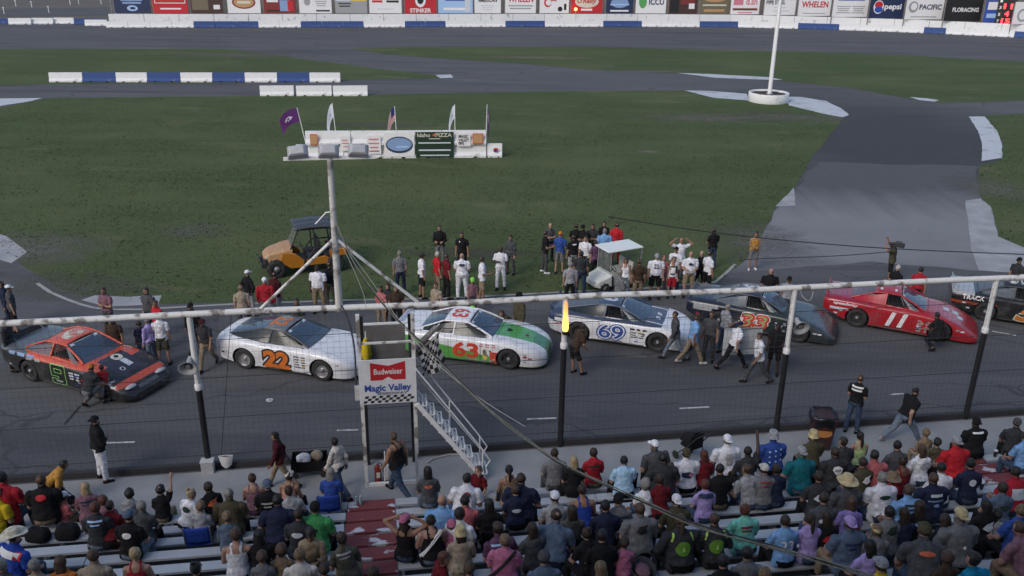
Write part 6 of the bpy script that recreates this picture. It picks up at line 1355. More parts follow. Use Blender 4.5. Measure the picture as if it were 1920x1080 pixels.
I(209, 600, 'stand', 'm', 'brown', 'black', 'short:k', 'dark haired person behind the roof of the orange car', None, 't', 180, grp=G_TRK)
I(464, 513, 'hips', 'm', 'black/long', 'lgrey', 'short:g', 'man in white cap and black jacket left of the lamp pole brace', 'cap:white', 'l', -40)
I(451, 541, 'stand', 'm', 'beige', 'dgrey', 'short:l', 'fair haired person in beige shirt in front of the black jacket man', None, 'l', 10)
I(496, 527, 'stand', 'h', 'red/long', 'lgrey', 'short:w', 'man in white cap and red jacket under the lamp pole brace', 'cap:white', 'l', 0)
I(515, 516, 'stand', 'm', 'maroon', 'lgrey', 'short:k', 'man in maroon and black shirt beside the red jacket man', None, 't', -30)
I(594, 504, 'stand', 'h', 'white', 'khaki', 'short:k', 'man in white tee and khaki trousers left of the lamp pole', None, 'd', 175)
I(617, 497, 'stand', 'm', 'black', 'khaki', 'short:n', 'man in black shirt half hidden behind the lamp pole', None, 't', -20)
I(556, 566, 'stand', 'm', 'char', 'black', 'short:k', 'dark haired person behind the roof of the white number car', None, 't', 150, grp=G_TRK)
I(713, 542, 'stand', 'f', 'salmon', 'khaki', 'short:n', 'person in salmon top above the flag stand', None, 't', 150, grp=G_TRK)
I(727, 537, 'stand', 'm', 'char', 'black', 'mid:n', 'bearded man in charcoal vest above the flag stand', None, 'l', 170, grp=G_TRK)
I(742, 541, 'stand', 'm', 'brown', 'black', 'short:n', 'person in brown beside the bearded man in charcoal vest', None, 'l', 190, grp=G_TRK)
I(749, 476, 'stand', 'm', 'grey', 'navy', 'short:g', 'man in grey polo and dark jeans with his back to the stand', None, 'l', 5, tex=None)
I(791, 481, 'stand', 'm', 'white', 'black/short', 'short:k', 'man in dark cap, white tee and black shorts looking right', 'cap:char', 't', -70)
I(820, 478, 'stand', 'm', 'crim', 'khaki', 'short:w', 'white haired man in bright red shirt and khaki trousers', None, 'l', -60)
I(838, 482, 'stand', 'm', 'dred', 'black', 'short:n', 'person in dark red behind the white haired man in red', None, 't', -60)
I(866, 481, 'hold', 'h', 'white', 'white', 'bald', 'man all in white with a blue oval print on his back', None, 'l', 0)
I(905, 488, 'hold', 'm', 'white', 'khaki/short', 'short:k', 'man in white shirt and tan shorts looking right', None, 't', -80)
I(939, 468, 'heart', 'm', 'white', 'white', 'bald', 'man in white suit with one hand on his heart', None, 'd', 170)
I(957, 446, 'stand', 'f', 'dgrey/long', 'dgrey', 'mid:n', 'person in grey hooded top behind the white suited man', None, 'l', 150)
I(824, 428, 'hold', 'm', 'black/long', 'grey', 'short:n', 'man in black hooded top and grey trousers, farthest left of the back row', None, 'l', 180)
I(866, 441, 'stand', 'm', 'black', 'black', 'short:k', 'man all in black with a white chest badge on the grass', None, 't', 175)
I(886, 527, 'stand', 'c', 'mauve', 'dgrey', 'short:n', 'child in lime green cap beside the white trousers man', 'cap:neon', 'l', 180, grp=G_TRK, sc_=1.1)
I(817, 536, 'stand', 'f', 'beige', 'dgrey', 'short:a', 'auburn haired person in pale shirt behind the white and green car', None, 'l', 150, grp=G_TRK)
I(886, 579, 'bend', 'm', 'black', 'black', 'short:n', 'person in lime green cap bending over the roof of the white and green car', 'cap:neon', 'l', 190, grp=G_TRK)
I(940, 588, 'bend', 'f', 'olive', 'black', 'long:r', 'brown haired person leaning at the windshield of the white and green car', None, 'l', 160, grp=G_TRK)
I(973, 556, 'stand', 'h', 'olive/long', 'olive', 'short:k', 'person in olive fire coat and black helmet behind the white and green car', 'bucket:black', 'l', 120, grp=G_TRK)
I(1032, 424, 'cross', 'f', 'dgrey', 'black', 'short:y', 'fair haired woman behind the black tee man at the left of the group', None, 'l', 200)
I(1024, 439, 'hold', 'm', 'black', 'dgrey', 'short:k', 'man in black tee, grey trousers and white shoes at the left of the group', None, 'l', -80, shoes='white')
I(1051, 440, 'hold', 'm', 'blue', 'grey/short', 'short:l', 'man in orange cap, blue shirt and grey shorts', 'cap:orange', 'l', -20)
I(1075, 446, 'stand', 'm', 'black', 'lgrey/short', 'short:k', 'man in black tee with white back print and pale shorts', None, 't', 20)
I(1080, 425, 'hold', 'm', 'black', 'black', 'short:k', 'man in black with black hair at the back of the group', None, 't', 0)
I(1093, 427, 'cross', 'm', 'black', 'black', 'short:n', 'taller person in black at the back of the group', 'cap:black', 't', 150)
I(1112, 425, 'cross', 'm', 'char', 'black', 'short:k', 'man in charcoal shirt left of the woman in black in the back row', None, 't', 170)
I(1098, 448, 'stand', 'm', 'white', 'char', 'short:n', 'man in white tee in the middle of the group behind the cart', None, 'l', 160)
I(1133, 420, 'stand', 'f', 'black', 'black', 'mid:n', 'woman in black beside the tall red jacket person', None, 'l', 180)
I(1134, 434, 'stand', 'h', 'sky', 'lgrey', 'short:g', 'broad person in light blue shirt behind the golf cart roof', None, 'l', 0)
I(1157, 423, 'stand', 'm', 'crim/long', 'red', 'short:k', 'tall person in long red jacket at the right of the back row', None, 'l', -20)
I(1117, 456, 'stand', 'f', 'plum', 'black', 'mid:n', 'woman in dark patterned top left of the golf cart roof', None, 'l', 20)
I(1090, 477, 'stand', 'h', 'char', 'denim', 'short:k', 'broad man in dark cap, charcoal tee and jeans left of the golf cart', 'cap:char', 't', 0)
I(1070, 497, 'stand', 'm', 'lgrey', 'black', 'short:g', 'grey haired man in pale grey tee and black trousers left of the golf cart', None, 'l', 0)
I(1174, 489, 'stand', 'f', 'white/tank', 'ldenim', 'long:n', 'dark haired woman in white top at the right side of the golf cart', None, 't', 170)
I(1163, 512, 'hold', 'm', 'grey/long', 'grey', 'short:g', 'person in pale grey leaning at the side of the golf cart', None, 'l', -60)
I(1199, 492, 'stand', 'm', 'brown', 'khaki', 'short:n', 'person in brown shirt right of the golf cart', None, 't', 0)
I(1232, 482, 'stand', 'h', 'white', 'black/short', 'short:g', 'broad man in grey cap and white number tee facing the stand', 'cap:lgrey', 'l', 175)
I(1245, 484, 'stand', 'c', 'salmon', 'mauve', 'short:r', 'child in pink behind the grey cap man', None, 'l', 180, sc_=1.15)
I(1268, 469, 'stand', 'm', 'white', 'denim', 'short:k', 'man in black cap and white number tee in the middle of the white shirted group', 'backcap:black', 't', 150)
I(1278, 452, 'behind_head', 'm', 'white', 'denim', 'bald', 'bald man in white tee with both hands behind his head', None, 't', 180)
I(1263, 489, 'stand', 'c', 'white/tank', 'red/short', 'short:n', 'boy in long white tank top and red shorts', None, 'l', 175, sc_=1.25)
I(1296, 478, 'hold', 'h', 'white', 'khaki/short', 'bald', 'bald man with dark glasses and white tee facing the stand', None, 'l', 178)
I(1316, 477, 'stand', 'f', 'black', 'black', 'mid:y', 'blonde woman in black between two white tees', None, 'l', 170)
I(1331, 477, 'stand', 'm', 'white', 'black/short', 'short:k', 'dark haired man in white tee and black shorts at the right of the group', None, 't', -60)
I(1339, 433, 'cross', 'm', 'black', 'denim', 'short:k', 'man in black tee and jeans standing alone behind the white shirted group', None, 't', 20)
I(1418, 439, 'hold', 'f', 'gold/tank', 'grey/short', 'short:k', 'woman in gold tank top and shorts standing alone on the pit lane', None, 't', 175, shoes='white')
I(1677, 458, 'camera', 'm', 'olive', 'black/short', 'short:g', 'cameraman in olive shirt and black shorts with a camera on his shoulder', None, 't', 60, shoes='offw')
I(1446, 510, 'stand', 'h', 'black', 'black', 'bald', 'bald man in black shirt behind the dark navy car', None, 'l', 170, grp=G_TRK)
I(1480, 525, 'stand', 'm', 'lgrey', 'dgrey', 'short:k', 'person in dark cap and pale shirt behind the fence post by the dark navy car', 'cap:black', 't', 150, grp=G_TRK)
I(1684, 503, 'stand', 'm', 'black', 'black', 'short:w', 'white haired man in black behind the red car', None, 'l', -60, grp=G_TRK)
I(1727, 507, 'stand', 'm', 'red', 'black', 'short:k', 'man in dark cap and red polo behind the red car', 'cap:char', 'l', -30, grp=G_TRK)
I(1911, 489, 'stand', 'm', 'char', 'black', 'short:k', 'man in dark cap at the right picture edge behind the last car', 'cap:black', 't', 120, grp=G_TRK)
I(1757, 592, 'crouch', 'm', 'black', 'black', 'short:k', 'person in black crouching by the front wheel of the red car', None, 't', 20, grp=G_TRK)
I(171, 690, 'crouch', 'm', 'char', 'grey', 'short:n', 'man in orange cap crouching beside the orange and black car', 'cap:orange', 'l', -20, grp=G_TRK)
I(190, 690, 'stand', 'c', 'red', 'khaki', 'short:n', 'small child in red shirt standing by the crouching man', None, 'l', 20, grp=G_TRK, sc_=.92)
I(1094, 614, 'lean', 'm', 'brown', 'black/short', 'short:n', 'person in brown tee and black shorts at the tail of the white and navy car', None, 't', -60, grp=G_TRK)
I(1266, 591, 'walk', 'm', 'dgrey/long', 'ldenim', 'short:n', 'man in striped grey shirt and jeans walking past the white and navy car', None, 't', 90, grp=G_TRK)
I(1307, 597, 'walk', 'm', 'sky', 'khaki', 'short:n', 'man in light blue shirt and khaki trousers walking in front of the cars', None, 't', -75, grp=G_TRK, shoes='offw')
I(1365, 577, 'hold', 'm', 'lgrey', 'denim', 'short:g', 'grey haired man in pale shirt and jeans beside the dark navy car', None, 'l', -70, grp=G_TRK)
I(1335, 590, 'stand', 'm', 'dgrey', 'char', 'short:n', 'person in dark grey by the rear wheel of the dark navy car', None, 't', 150, grp=G_TRK)
I(1388, 610, 'stride', 'm', 'white', 'black', 'short:g', 'official in white shirt and black trousers striding with a white panel', 'backcap:navy', 'l', -65, grp=G_TRK)
I(1424, 631, 'walk', 'm', 'white', 'dgrey', 'short:n', 'official in white shirt and grey trousers following the white panel', None, 't', 100, grp=G_TRK)
I(1459, 613, 'stand', 'm', 'black', 'black/short', 'short:k', 'person in black partly hidden behind the fence post with the horn', None, 'd', 150, grp=G_TRK)
I(178, 789, 'cross', 'h', 'black/long', 'white', 'short:k', 'official in black jacket and white trousers standing with crossed arms', 'backcap:black', 'l', -55, grp=G_TRK)
# on the walkway and the first bench
I(515, 818, 'walk', 'f', 'maroon/long', 'khaki', 'long:k', 'woman in maroon hooded top with long dark hair on the walkway', None, 't', 100, grp=G_WALK)
I(627, 829, 'walk', 'f', 'offw/long', 'denim', 'mid:k', 'woman in long white top and jeans left of the flag stand', None, 't', 60, grp=G_WALK)
I(738, 820, 'walk', 'h', 'black/tank', 'denim', 'short:r', 'man in black sleeveless top and blue jeans below the flag stand', None, 't', 60, grp=G_WALK)
I(1613, 711, 'hold', 'm', 'black', 'denim', 'short:r', 'man in black tee with white back stripes and jeans by the fence', None, 'l', -40, grp=G_WALK)
I(1717, 735, 'stride', 'h', 'black', 'ldenim', 'short:k', 'man in black tee and pale jeans hurrying along the walkway', None, 'l', -75, grp=G_WALK, shoes='lgrey')
I(120, 872, 'bend', 'f', 'gold/long', 'black', 'mid:k', 'curly haired person in mustard jacket bending forward at the left', None, 't', -70, grp=G_WALK)
# the crowd, left block
S(6, 893, 'sit', 'h', 'red', 'denim', 'short:k', 'big man with black hair in red shirt at the left edge', skin='t', yaw=-8, sc_=1.12, z=.12)
S(77, 901, 'sit', 'h', 'black', 'khaki', 'short:r', 'broad person in black tee and khaki trousers near the left edge', yaw=4, sc_=1.08, z=.12)
S(-8, 928, 'sit_right', 'h', 'yellow', 'denim', 'short:n', 'person in yellow shirt cut by the left picture edge', yaw=-20)
S(160, 914, 'sit', 'f', 'mauve', 'black', 'long:y', 'blonde woman in mauve top behind the first bench', yaw=10)
S(194, 936, 'sit_left', 'c', 'mauve', 'black', 'mid:a', 'curly auburn child beside the blonde in mauve', sc_=1.1)
S(126, 919, 'sit_phone', 'c', 'salmon', 'khaki', 'short:n', 'child in black and white cap holding something', 'cap:white', yaw=-40)
S(175, 959, 'sit', 'm', 'char', 'ldenim', 'mid:a', 'auburn haired person in charcoal tee and pale jeans')
S(204, 953, 'sit_lean', 'f', 'dred/long', 'black', 'short:n', 'person in dark red and black jacket leaning forward')
S(240, 931, 'sit', 'c', 'lgrey', 'black', 'mid:k', 'child with black bowl cut and pale shirt', sc_=1.08)
S(299, 923, 'sit_raise', 'c', 'black', 'khaki', 'short:k', 'black haired child in black tee with raised left hand', sc_=1.15)
S(241, 968, 'sit', 'm', 'black', 'ldenim', 'short:n', 'man in blue grey cap and black tee', 'cap:steel', yaw=-10)
S(263, 956, 'sit', 'f', 'dgrey', 'black', 'mid:g', 'grey haired person beside the blue grey cap')
S(24, 1013, 'sit_right', 'h', 'royal', 'denim', 'short:n', 'man in white cowboy hat and red white and blue shirt', 'cowboy:cream', yaw=-25)
S(62, 1067, 'sit', 'm', 'beige', 'denim', 'short:g', 'grey haired person low beside the cowboy hat')
S(114, 1054, 'sit', 'f', 'orange', 'denim', 'long:r', 'woman with long brown hair and orange sleeve at the bottom left')
S(175, 1043, 'sit', 'm', 'beige', 'khaki', 'short:r', 'person with short brown hair and beige shirt at the bottom left')
S(254, 1038, 'sit', 'f', 'red/tank', 'black', 'mid:y', 'blonde woman in red top with dark glasses pushed up')
S(3, 1060, 'sit', 'm', 'dgrey', 'black', 'short:g', 'grey clad person cut by the lower left edge')
S(357, 932, 'sit_right', 'f', 'white', 'black', 'bun:y', 'fair haired woman in white tee leaning to the right', yaw=-30)
S(391, 911, 'sit', 'f', 'black', 'black', 'mid:n', 'dark brown haired woman in black top near the left fence post', yaw=30)
S(429, 926, 'sit', 'h', 'olive', 'black', 'short:g', 'broad man in dark olive shirt')
S(472, 902, 'sit', 'f', 'mauve/tank', 'plum', 'bun:r', 'woman with pinned up brown hair and mauve strap top')
S(500, 915, 'sit', 'm', 'black', 'black', 'short:k', 'person in dark blue cap and black tee left of the cream cap', 'backcap:steel')
S(542, 894, 'sit', 'f', 'peach/tank', 'black', 'mid:n', 'woman in cream cap and peach top', 'cap:cream', 't', yaw=-15)
S(374, 955, 'sit', 'c', 'lgrey', 'denim', 'short:l', 'fair haired boy in a blue camping chair', sc_=1.15, z=.02)
S(424, 974, 'sit', 'c', 'steel', 'denim', 'short:l', 'sandy haired boy in blue grey tee', sc_=1.15)
S(442, 1003, 'sit', 'm', 'white/tank', 'denim', 'mid:r', 'brown haired youth in bright white sleeveless shirt')
S(485, 1007, 'sit', 'f', 'black', 'black', 'long:k', 'woman with long black hair and black top right of the white sleeveless shirt')
S(520, 940, 'sit_wide', 'h', 'navy', 'black', 'short:k', 'very broad man in dark navy tee', sc_=1.05)
S(541, 921, 'sit_left', 'f', 'lgrey', 'black', 'bun:n', 'dark haired woman in pale scarf beside the broad navy man')
S(591, 951, 'sit', 'h', 'green', 'black', 'short:k', 'man in green shirt and dark cap left of the red steps', 'cap:black', yaw=-10)
S(582, 997, 'sit_phone', 'f', 'khaki/long', 'black', 'long:k', 'black haired woman looking back with white sunglasses on her head', None, 't', yaw=176)
S(527, 1032, 'sit', 'c', 'tan', 'denim', 'mid:r', 'brown haired child in tan top at the bottom', sc_=1.12)
S(489, 1054, 'sit', 'c', 'grey', 'denim', 'short:r', 'brown haired boy at the bottom, below the black haired woman', sc_=1.12)
S(562, 1041, 'sit', 'm', 'offw', 'denim', 'short:l', 'sandy haired youth in off white tee at the bottom')
S(607, 1070, 'sit', 'c', 'brown', 'denim', 'short:n', 'dark haired child at the bottom beside the red steps', sc_=1.1)
S(368, 1066, 'sit', 'f', 'black', 'black', 'bun:k', 'woman with black top knot at the bottom edge', yaw=-40)
S(620, 886, 'sit', 'f', 'blue', 'denim', 'long:g', 'long grey haired person in blue top left of the red steps', yaw=-10)
# middle block
S(760, 973, 'sit_head', 'f', 'black/tank', 'denim', 'long:n', 'long haired woman in pink cap with both hands at her head', 'backcap:pink', 't', yaw=-15)
S(809, 984, 'sit', 'g', 'black/tank', 'ldenim', 'bun:k', 'woman in black strap top with a white bag strap', None, 'l', yaw=5)
S(829, 939, 'sit', 'h', 'sky', 'denim', 'bald', 'bald man in light blue polo', yaw=-10)
S(802, 882, 'sit', 'f', 'dgrey', 'ldenim', 'long:k', 'woman with black hair and grey top beside the flag stand')
S(876, 900, 'sit_right', 'h', 'white', 'denim', 'short:k', 'black haired man in white shirt turned right', skin='t')
S(897, 880, 'sit_left', 'c', 'dred', 'denim', 'short:r', 'small child turned to the white shirted man', yaw=150, sc_=1.1)
S(872, 939, 'sit', 'm', 'salmon', 'black', 'short:k', 'dark haired person in salmon shirt', skin='t')
S(862, 964, 'sit', 'm', 'white', 'black', 'mid:k', 'person with black bowl hair right of the light blue polo', yaw=-20)
S(919, 953, 'sit', 'f', 'black', 'black', 'long:k', 'woman with long black hair and black top left of the broad navy back')
S(864, 998, 'sit', 'f', 'beige', 'khaki', 'long:n', 'long haired woman in straw hat and beige top', 'bucket:straw')
S(833, 1048, 'sit_right', 'f', 'dred', 'black', 'mid:a', 'redhead looking right at the bottom', yaw=-75)
S(878, 1058, 'sit', 'c', 'brown', 'black', 'short:r', 'brown haired child at the bottom beside the redhead', sc_=1.1)
S(933, 992, 'sit_left', 'm', 'plum', 'black', 'mid:n', 'person with short dark hair left of the pink top')
S(947, 1014, 'sit', 'g', 'pink', 'denim', 'mid:l', 'woman in pink top with a black shoulder strap', yaw=-12)
S(847, 986, 'sit', 'c', 'pink', 'denim', 'short:n', 'child in pink cap beside the straw hat', 'cap:pink', sc_=1.05)
S(956, 886, 'sit', 'f', 'tan/tank', 'black', 'pony:k', 'woman with long black ponytail and tan top', skin='t')
S(1040, 850, 'sit', 'm', 'grey', 'dgrey', 'short:n', 'man in grey tee at the left end of the front row right of the stairs')
S(1076, 864, 'sit', 'f', 'black', 'black', 'long:y', 'blonde woman in black top in the front row')
S(1113, 849, 'sit', 'f', 'red', 'khaki', 'mid:n', 'dark haired woman in red tee in the front row')
S(1172, 868, 'sit', 'g', 'ice', 'black', 'short:k', 'woman in pale blue top in a black folding chair')
S(1227, 835, 'sit_left', 'h', 'dgrey', 'black', 'short:g', 'man in white cap and grey tee leaning left', 'cap:white')
S(1243, 859, 'sit_wide', 'h', 'char', 'black', 'short:k', 'big man with short dark hair and charcoal tee', sc_=1.04)
S(977, 898, 'sit_wide', 'h', 'navy', 'black', 'short:n', 'big man in navy tee with brown hair turned right', yaw=-10, sc_=1.04)
S(967, 921, 'sit', 'f', 'navy', 'black', 'short:r', 'brown haired person in front of the big navy tee')
S(1041, 934, 'sit', 'm', 'lgrey', 'black', 'short:k', 'man in white and blue trucker cap', 'cap:white')
S(1092, 919, 'sit', 'm', 'royal/tank', 'black', 'short:n', 'person in bright blue tank top', skin='t')
S(1135, 949, 'sit', 'm', 'navy/long', 'black', 'short:k', 'dark haired person in navy hooded top')
S(1158, 934, 'sit', 'm', 'grey', 'black', 'short:k', 'man in dark cap and grey tee in an orange chair', 'backcap:black')
S(1211, 911, 'sit', 'c', 'white', 'denim', 'mid:g', 'child with curly ash hair and white tee', sc_=1.2)
S(1200, 955, 'sit', 'h', 'grey', 'black', 'short:r', 'broad man with cropped hair and grey tee in a black chair')
S(1075, 964, 'sit', 'f', 'camo', 'black', 'long:n', 'long brown haired person in camouflage top')
S(1044, 971, 'sit_lean', 'h', 'steel', 'navy', 'short:n', 'big man in steel blue tee leaning forward', yaw=-20, sc_=1.05)
S(1129, 1006, 'sit', 'm', 'black', 'black', 'short:k', 'person with black hair and black top behind the little girl')
S(1170, 1018, 'sit', 'c', 'pink', 'denim', 'short:n', 'little girl with brown hair and lilac pink top', sc_=1.05)
S(1022, 1055, 'sit', 'm', 'steel', 'denim', 'short:n', 'man in grey beanie at the bottom', 'beanie:dgrey')
S(1125, 1062, 'sit', 'f', 'black', 'black', 'long:l', 'woman with long fair hair at the bottom edge')
S(1269, 940, 'sit', 'm', 'olive', 'black', 'short:k', 'man in plain white cap behind the green printed jacket', 'backcap:white')
S(1276, 976, 'sit_wide', 'h', 'char/long', 'black', 'pony:r', 'person in charcoal jacket with lime stripes and round emblem, left of two')
S(1338, 971, 'sit_wide', 'm', 'char/long', 'black', 'short:r', 'person in charcoal jacket with lime stripes and round emblem, right of two')
S(1289, 854, 'sit', 'h', 'white', 'black', 'short:n', 'man in olive cap and white graphic tee', 'backcap:olive')
S(1320, 853, 'sit', 'f', 'dred', 'black', 'long:a', 'woman with long auburn hair and dark red top')
S(1365, 827, 'sit', 'h', 'white', 'denim', 'short:g', 'man in white cap and big white tee with grey print', 'backcap:white', sc_=1.05)
S(1405, 850, 'sit_raise', 'm', 'char', 'black', 'short:k', 'dark skinned man in charcoal tee beside the blue patterned shirt', None, 'd')
S(1450, 818, 'sit', 'h', 'blue', 'black', 'short:n', 'person in patterned bucket hat and blue speckled shirt', 'bucket:lgrey', sc_=1.04)
S(1433, 880, 'sit', 'm', 'grey', 'denim', 'short:n', 'man in grey tee and tan topped cap on the second row', 'cap:offw')
S(1400, 880, 'sit_left', 'm', 'lgrey', 'denim', 'short:r', 'person in light grey tee leaning left of the tan topped cap', skin='t')
S(1503, 848, 'sit', 'h', 'teal', 'ldenim', 'short:g', 'large man in teal shirt and grey cap', 'backcap:lgrey', sc_=1.06)
S(1566, 848, 'sit', 'h', 'char', 'black', 'short:n', 'man in dark tee with white back emblem')
S(1320, 906, 'sit', 'f', 'lilac', 'denim', 'mid:a', 'auburn haired girl in pale lilac tee with navy yoke', sc_=.95)
S(1400, 962, 'sit', 'g', 'mint', 'ldenim', 'mid:a', 'red haired woman in mint green tee')
S(1472, 977, 'sit', 'm', 'sky', 'black', 'short:n', 'boy in sky blue jersey with a number on the back', sc_=.96)
S(1519, 973, 'sit', 'f', 'lilac', 'denim', 'pony:n', 'girl with long dark ponytail and lilac and blue tee')
S(1589, 904, 'sit', 'h', 'dgrey', 'black', 'short:g', 'man in wide straw hat and grey tee', 'straw:straw')
S(1401, 1038, 'sit', 'm', 'grey', 'black', 'short:k', 'dark haired person in grey tee at the bottom below the mint tee')
S(1429, 1069, 'sit', 'f', 'brown', 'black', 'mid:l', 'light brown haired person at the bottom edge below the food tray')
S(1356, 1053, 'sit', 'm', 'black', 'black', 'short:k', 'black haired person in black at the bottom below the green emblem')
S(1550, 969, 'sit', 'f', 'black', 'black', 'long:n', 'woman with long dark brown hair in black right of the ponytail girl')
S(1592, 980, 'sit', 'h', 'steel', 'khaki', 'short:r', 'broad man in lilac cap and blue grey tee', 'backcap:lilac')
S(1600, 945, 'sit_right', 'f', 'purple', 'black', 'long:r', 'brown haired woman in violet blue top')
S(1525, 817, 'sit', 'm', 'olive', 'black', 'short:g', 'man in tan bucket hat and olive shirt', 'bucket:straw')
S(1578, 826, 'sit_left', 'f', 'char', 'black', 'mid:n', 'curly brown haired woman in dark top behind the trash bin')
S(1614, 819, 'sit', 'f', 'lime/tank', 'black', 'pony:k', 'woman in pale green top with dark ponytail')
S(1639, 853, 'sit', 'h', 'salmon', 'black', 'short:k', 'broad person in salmon tee')
S(1681, 834, 'sit', 'm', 'dgrey', 'black', 'short:k', 'man in dark grey shirt with white sleeve stripes')
S(1730, 845, 'sit', 'f', 'white', 'denim', 'long:r', 'woman with long brown hair and white top')
S(1731, 808, 'sit', 'c', 'tan', 'khaki', 'short:l', 'child in tan top behind the white topped woman', sc_=1.1)
S(1757, 830, 'sit', 'c', 'olive', 'black', 'short:k', 'dark haired child in olive beside the red shirt', sc_=1.1)
S(1793, 828, 'sit', 'h', 'crim', 'black', 'short:g', 'man in bright red shirt and cap with dark glasses on top', 'backcap:lgrey', sc_=1.05)
S(1654, 896, 'sit', 'h', 'white', 'denim', 'short:g', 'grey haired man in white tee')
S(1703, 920, 'sit_wide', 'h', 'sky', 'navy', 'short:r', 'man in sky blue tee with sandy hair')
S(1698, 871, 'sit', 'f', 'dred/tank', 'black', 'bun:n', 'brown skinned woman in dark red strap top', None, 'b')
S(1672, 898, 'sit', 'c', 'red', 'black', 'mid:a', 'child in red beside the grey haired man', 'straw:tan', sc_=1.0)
S(1753, 900, 'sit', 'h', 'navy', 'denim', 'short:r', 'man in navy tee with pale back lettering')
S(1770, 882, 'sit', 'm', 'white', 'denim', 'short:k', 'black haired man in white tee beside the navy lettering', skin='t')
S(1698, 966, 'sit', 'f', 'navy', 'denim', 'long:n', 'woman with long brown hair and navy tee')
S(1669, 962, 'sit', 'm', 'grey', 'denim', 'short:k', 'man in grey tee with short black hair behind the straw visor')
S(1644, 995, 'sit', 'f', 'grey', 'denim', 'mid:l', 'woman in straw visor and grey tee', 'visor:straw')
S(1631, 1024, 'sit', 'f', 'lilac', 'black', 'long:k', 'woman with long black hair and lilac top')
S(1652, 1060, 'sit', 'm', 'yellow', 'denim', 'short:n', 'person in grey cap and yellow top at the bottom', 'cap:lgrey')
S(1733, 995, 'sit_lean', 'h', 'dgrey', 'denim', 'short:r', 'large man in dark olive cap and slate tee leaning forward', 'cap:olive', yaw=-15, sc_=1.10)
S(1809, 975, 'sit', 'h', 'grey', 'black', 'short:g', 'broad man in tan cap and mottled grey tee', 'backcap:straw', sc_=1.1)
S(1769, 973, 'sit', 'f', 'black', 'black', 'long:n', 'woman with long dark hair in black left of the tan cap')
S(1823, 1049, 'sit_left', 'm', 'cyan', 'denim', 'mid:k', 'black haired person in bright cyan tee at the bottom')
S(1849, 949, 'sit', 'f', 'black', 'black', 'long:k', 'woman with very long black hair beside the cups')
S(1874, 970, 'sit', 'c', 'lgrey', 'denim', 'short:k', 'child in pale grey tee right of the very long black hair', sc_=1.05)
# right of the second steps
S(1907, 888, 'sit', 'h', 'red', 'denim', 'short:k', 'man in red tee with pale back print at the right edge')
S(1911, 955, 'sit_right', 'm', 'blue', 'black', 'short:l', 'fair haired person in blue at the right edge')
S(1912, 992, 'sit_lean', 'h', 'mauve', 'tan', 'short:r', 'broad person in mauve shirt at the lower right edge', yaw=15)
S(1919, 815, 'sit', 'm', 'sky', 'denim', 'short:n', 'person in light blue tee cut by the right edge')
I(1830, 792, 'stand', 'h', 'black', 'black', 'short:k', 'man in black tee with white shoulder lettering in the front row', 'backcap:black', 't', 0, grp=G_CROWD, z=-.62)
I(1907, 793, 'stand', 'm', 'char', 'black', 'short:n', 'man in grey cap and charcoal shirt at the right edge of the front row', 'backcap:dgrey', 't', -30, grp=G_CROWD, z=-.62)
# more of the crowd, half hidden between the others
for x, y, ps, bd, tp, hr, lb in [
 (560, 965, 'sit', 'm', 'char', 'short:n', 'man in charcoal tee squeezed left of the green shirt'), (640, 1010, 'sit_left', 'f', 'camo', 'mid:n', 'woman in camouflage beside the lower red steps'),
 (1000, 1000, 'sit', 'f', 'dgrey', 'long:n', 'woman with long hair left of the steel blue tee'), (1100, 1000, 'sit', 'f', 'black', 'bun:n', 'woman with pinned hair below the camouflage top'),
 (1240, 905, 'sit', 'f', 'dred', 'mid:n', 'woman in dark red left of the pale blue child row'), (1350, 880, 'sit', 'm', 'black', 'short:k', 'man in black below the big white tee'), (1260, 880, 'sit', 'c', 'salmon', 'short:r', 'child in salmon below the charcoal big man'),
 (1455, 880, 'sit', 'f', 'navy', 'mid:n', 'woman in navy below the speckled blue shirt'), (1540, 900, 'sit', 'm', 'char', 'short:n', 'man in charcoal between the teal shirt and the wide straw hat'), (1620, 870, 'sit', 'm', 'olive', 'short:n', 'man in olive below the pale green top'), (1770, 1040, 'sit', 'f', 'brown', 'mid:r', 'brown haired woman at the bottom left of the cyan tee'), (1720, 945, 'sit', 'f', 'black', 'long:n', 'woman in black left of the long haired woman in black'), (1545, 935, 'sit', 'm', 'dgrey', 'short:n', 'man in dark grey left of the violet blue woman'),
 (1820, 870, 'sit', 'm', 'navy', 'short:k', 'man in navy on the second red steps'), (700, 1075, 'sit', 'f', 'char', 'mid:n', 'woman in charcoal on the red steps at the bottom edge'), (1880, 915, 'sit', 'f', 'steel', 'mid:n', 'woman in blue grey left of the red tee at the right edge')]:
    S(x, y, ps, bd, tp, random.choice(('denim', 'black', 'khaki')), hr, lb, skin=random.choice('lltt'), yaw=random.uniform(-15, 15))
prepare(sorted(want))
def fix_front(d):                              # two people on the first bench
    d['kind'] = 'seat'; d['ps'] = 'sit'; d['z'] = 0; d['yaw'] -= 0; want.add(('sit', d['bd']))
for d in people:
    if d['z'] == -.62: fix_front(d)
extra = [k for k in want if k not in PROTO]
if extra: prepare(extra)
for d in people:
    spawn(d)
    if len(d['label'].split()) > 16: print('LONG', d['label'])
LB = {d['label']: d for d in people}
def bp(frag, *a, **k): back_print(next(d for l, d in LB.items() if frag in l), *a, **k)
OV = [(.5 * math.cos(6.28318 * k / 16), .5 * math.sin(6.28318 * k / 16)) for k in range(16)]
bp('sky blue jersey', K['white'], .22, .16, text='23', dz=.22)
bp('blue oval print on', K['navy'], .22, .10, poly=OV, dz=.32)
nm_ = M('print_neon', (.12, .28, .03), .7)
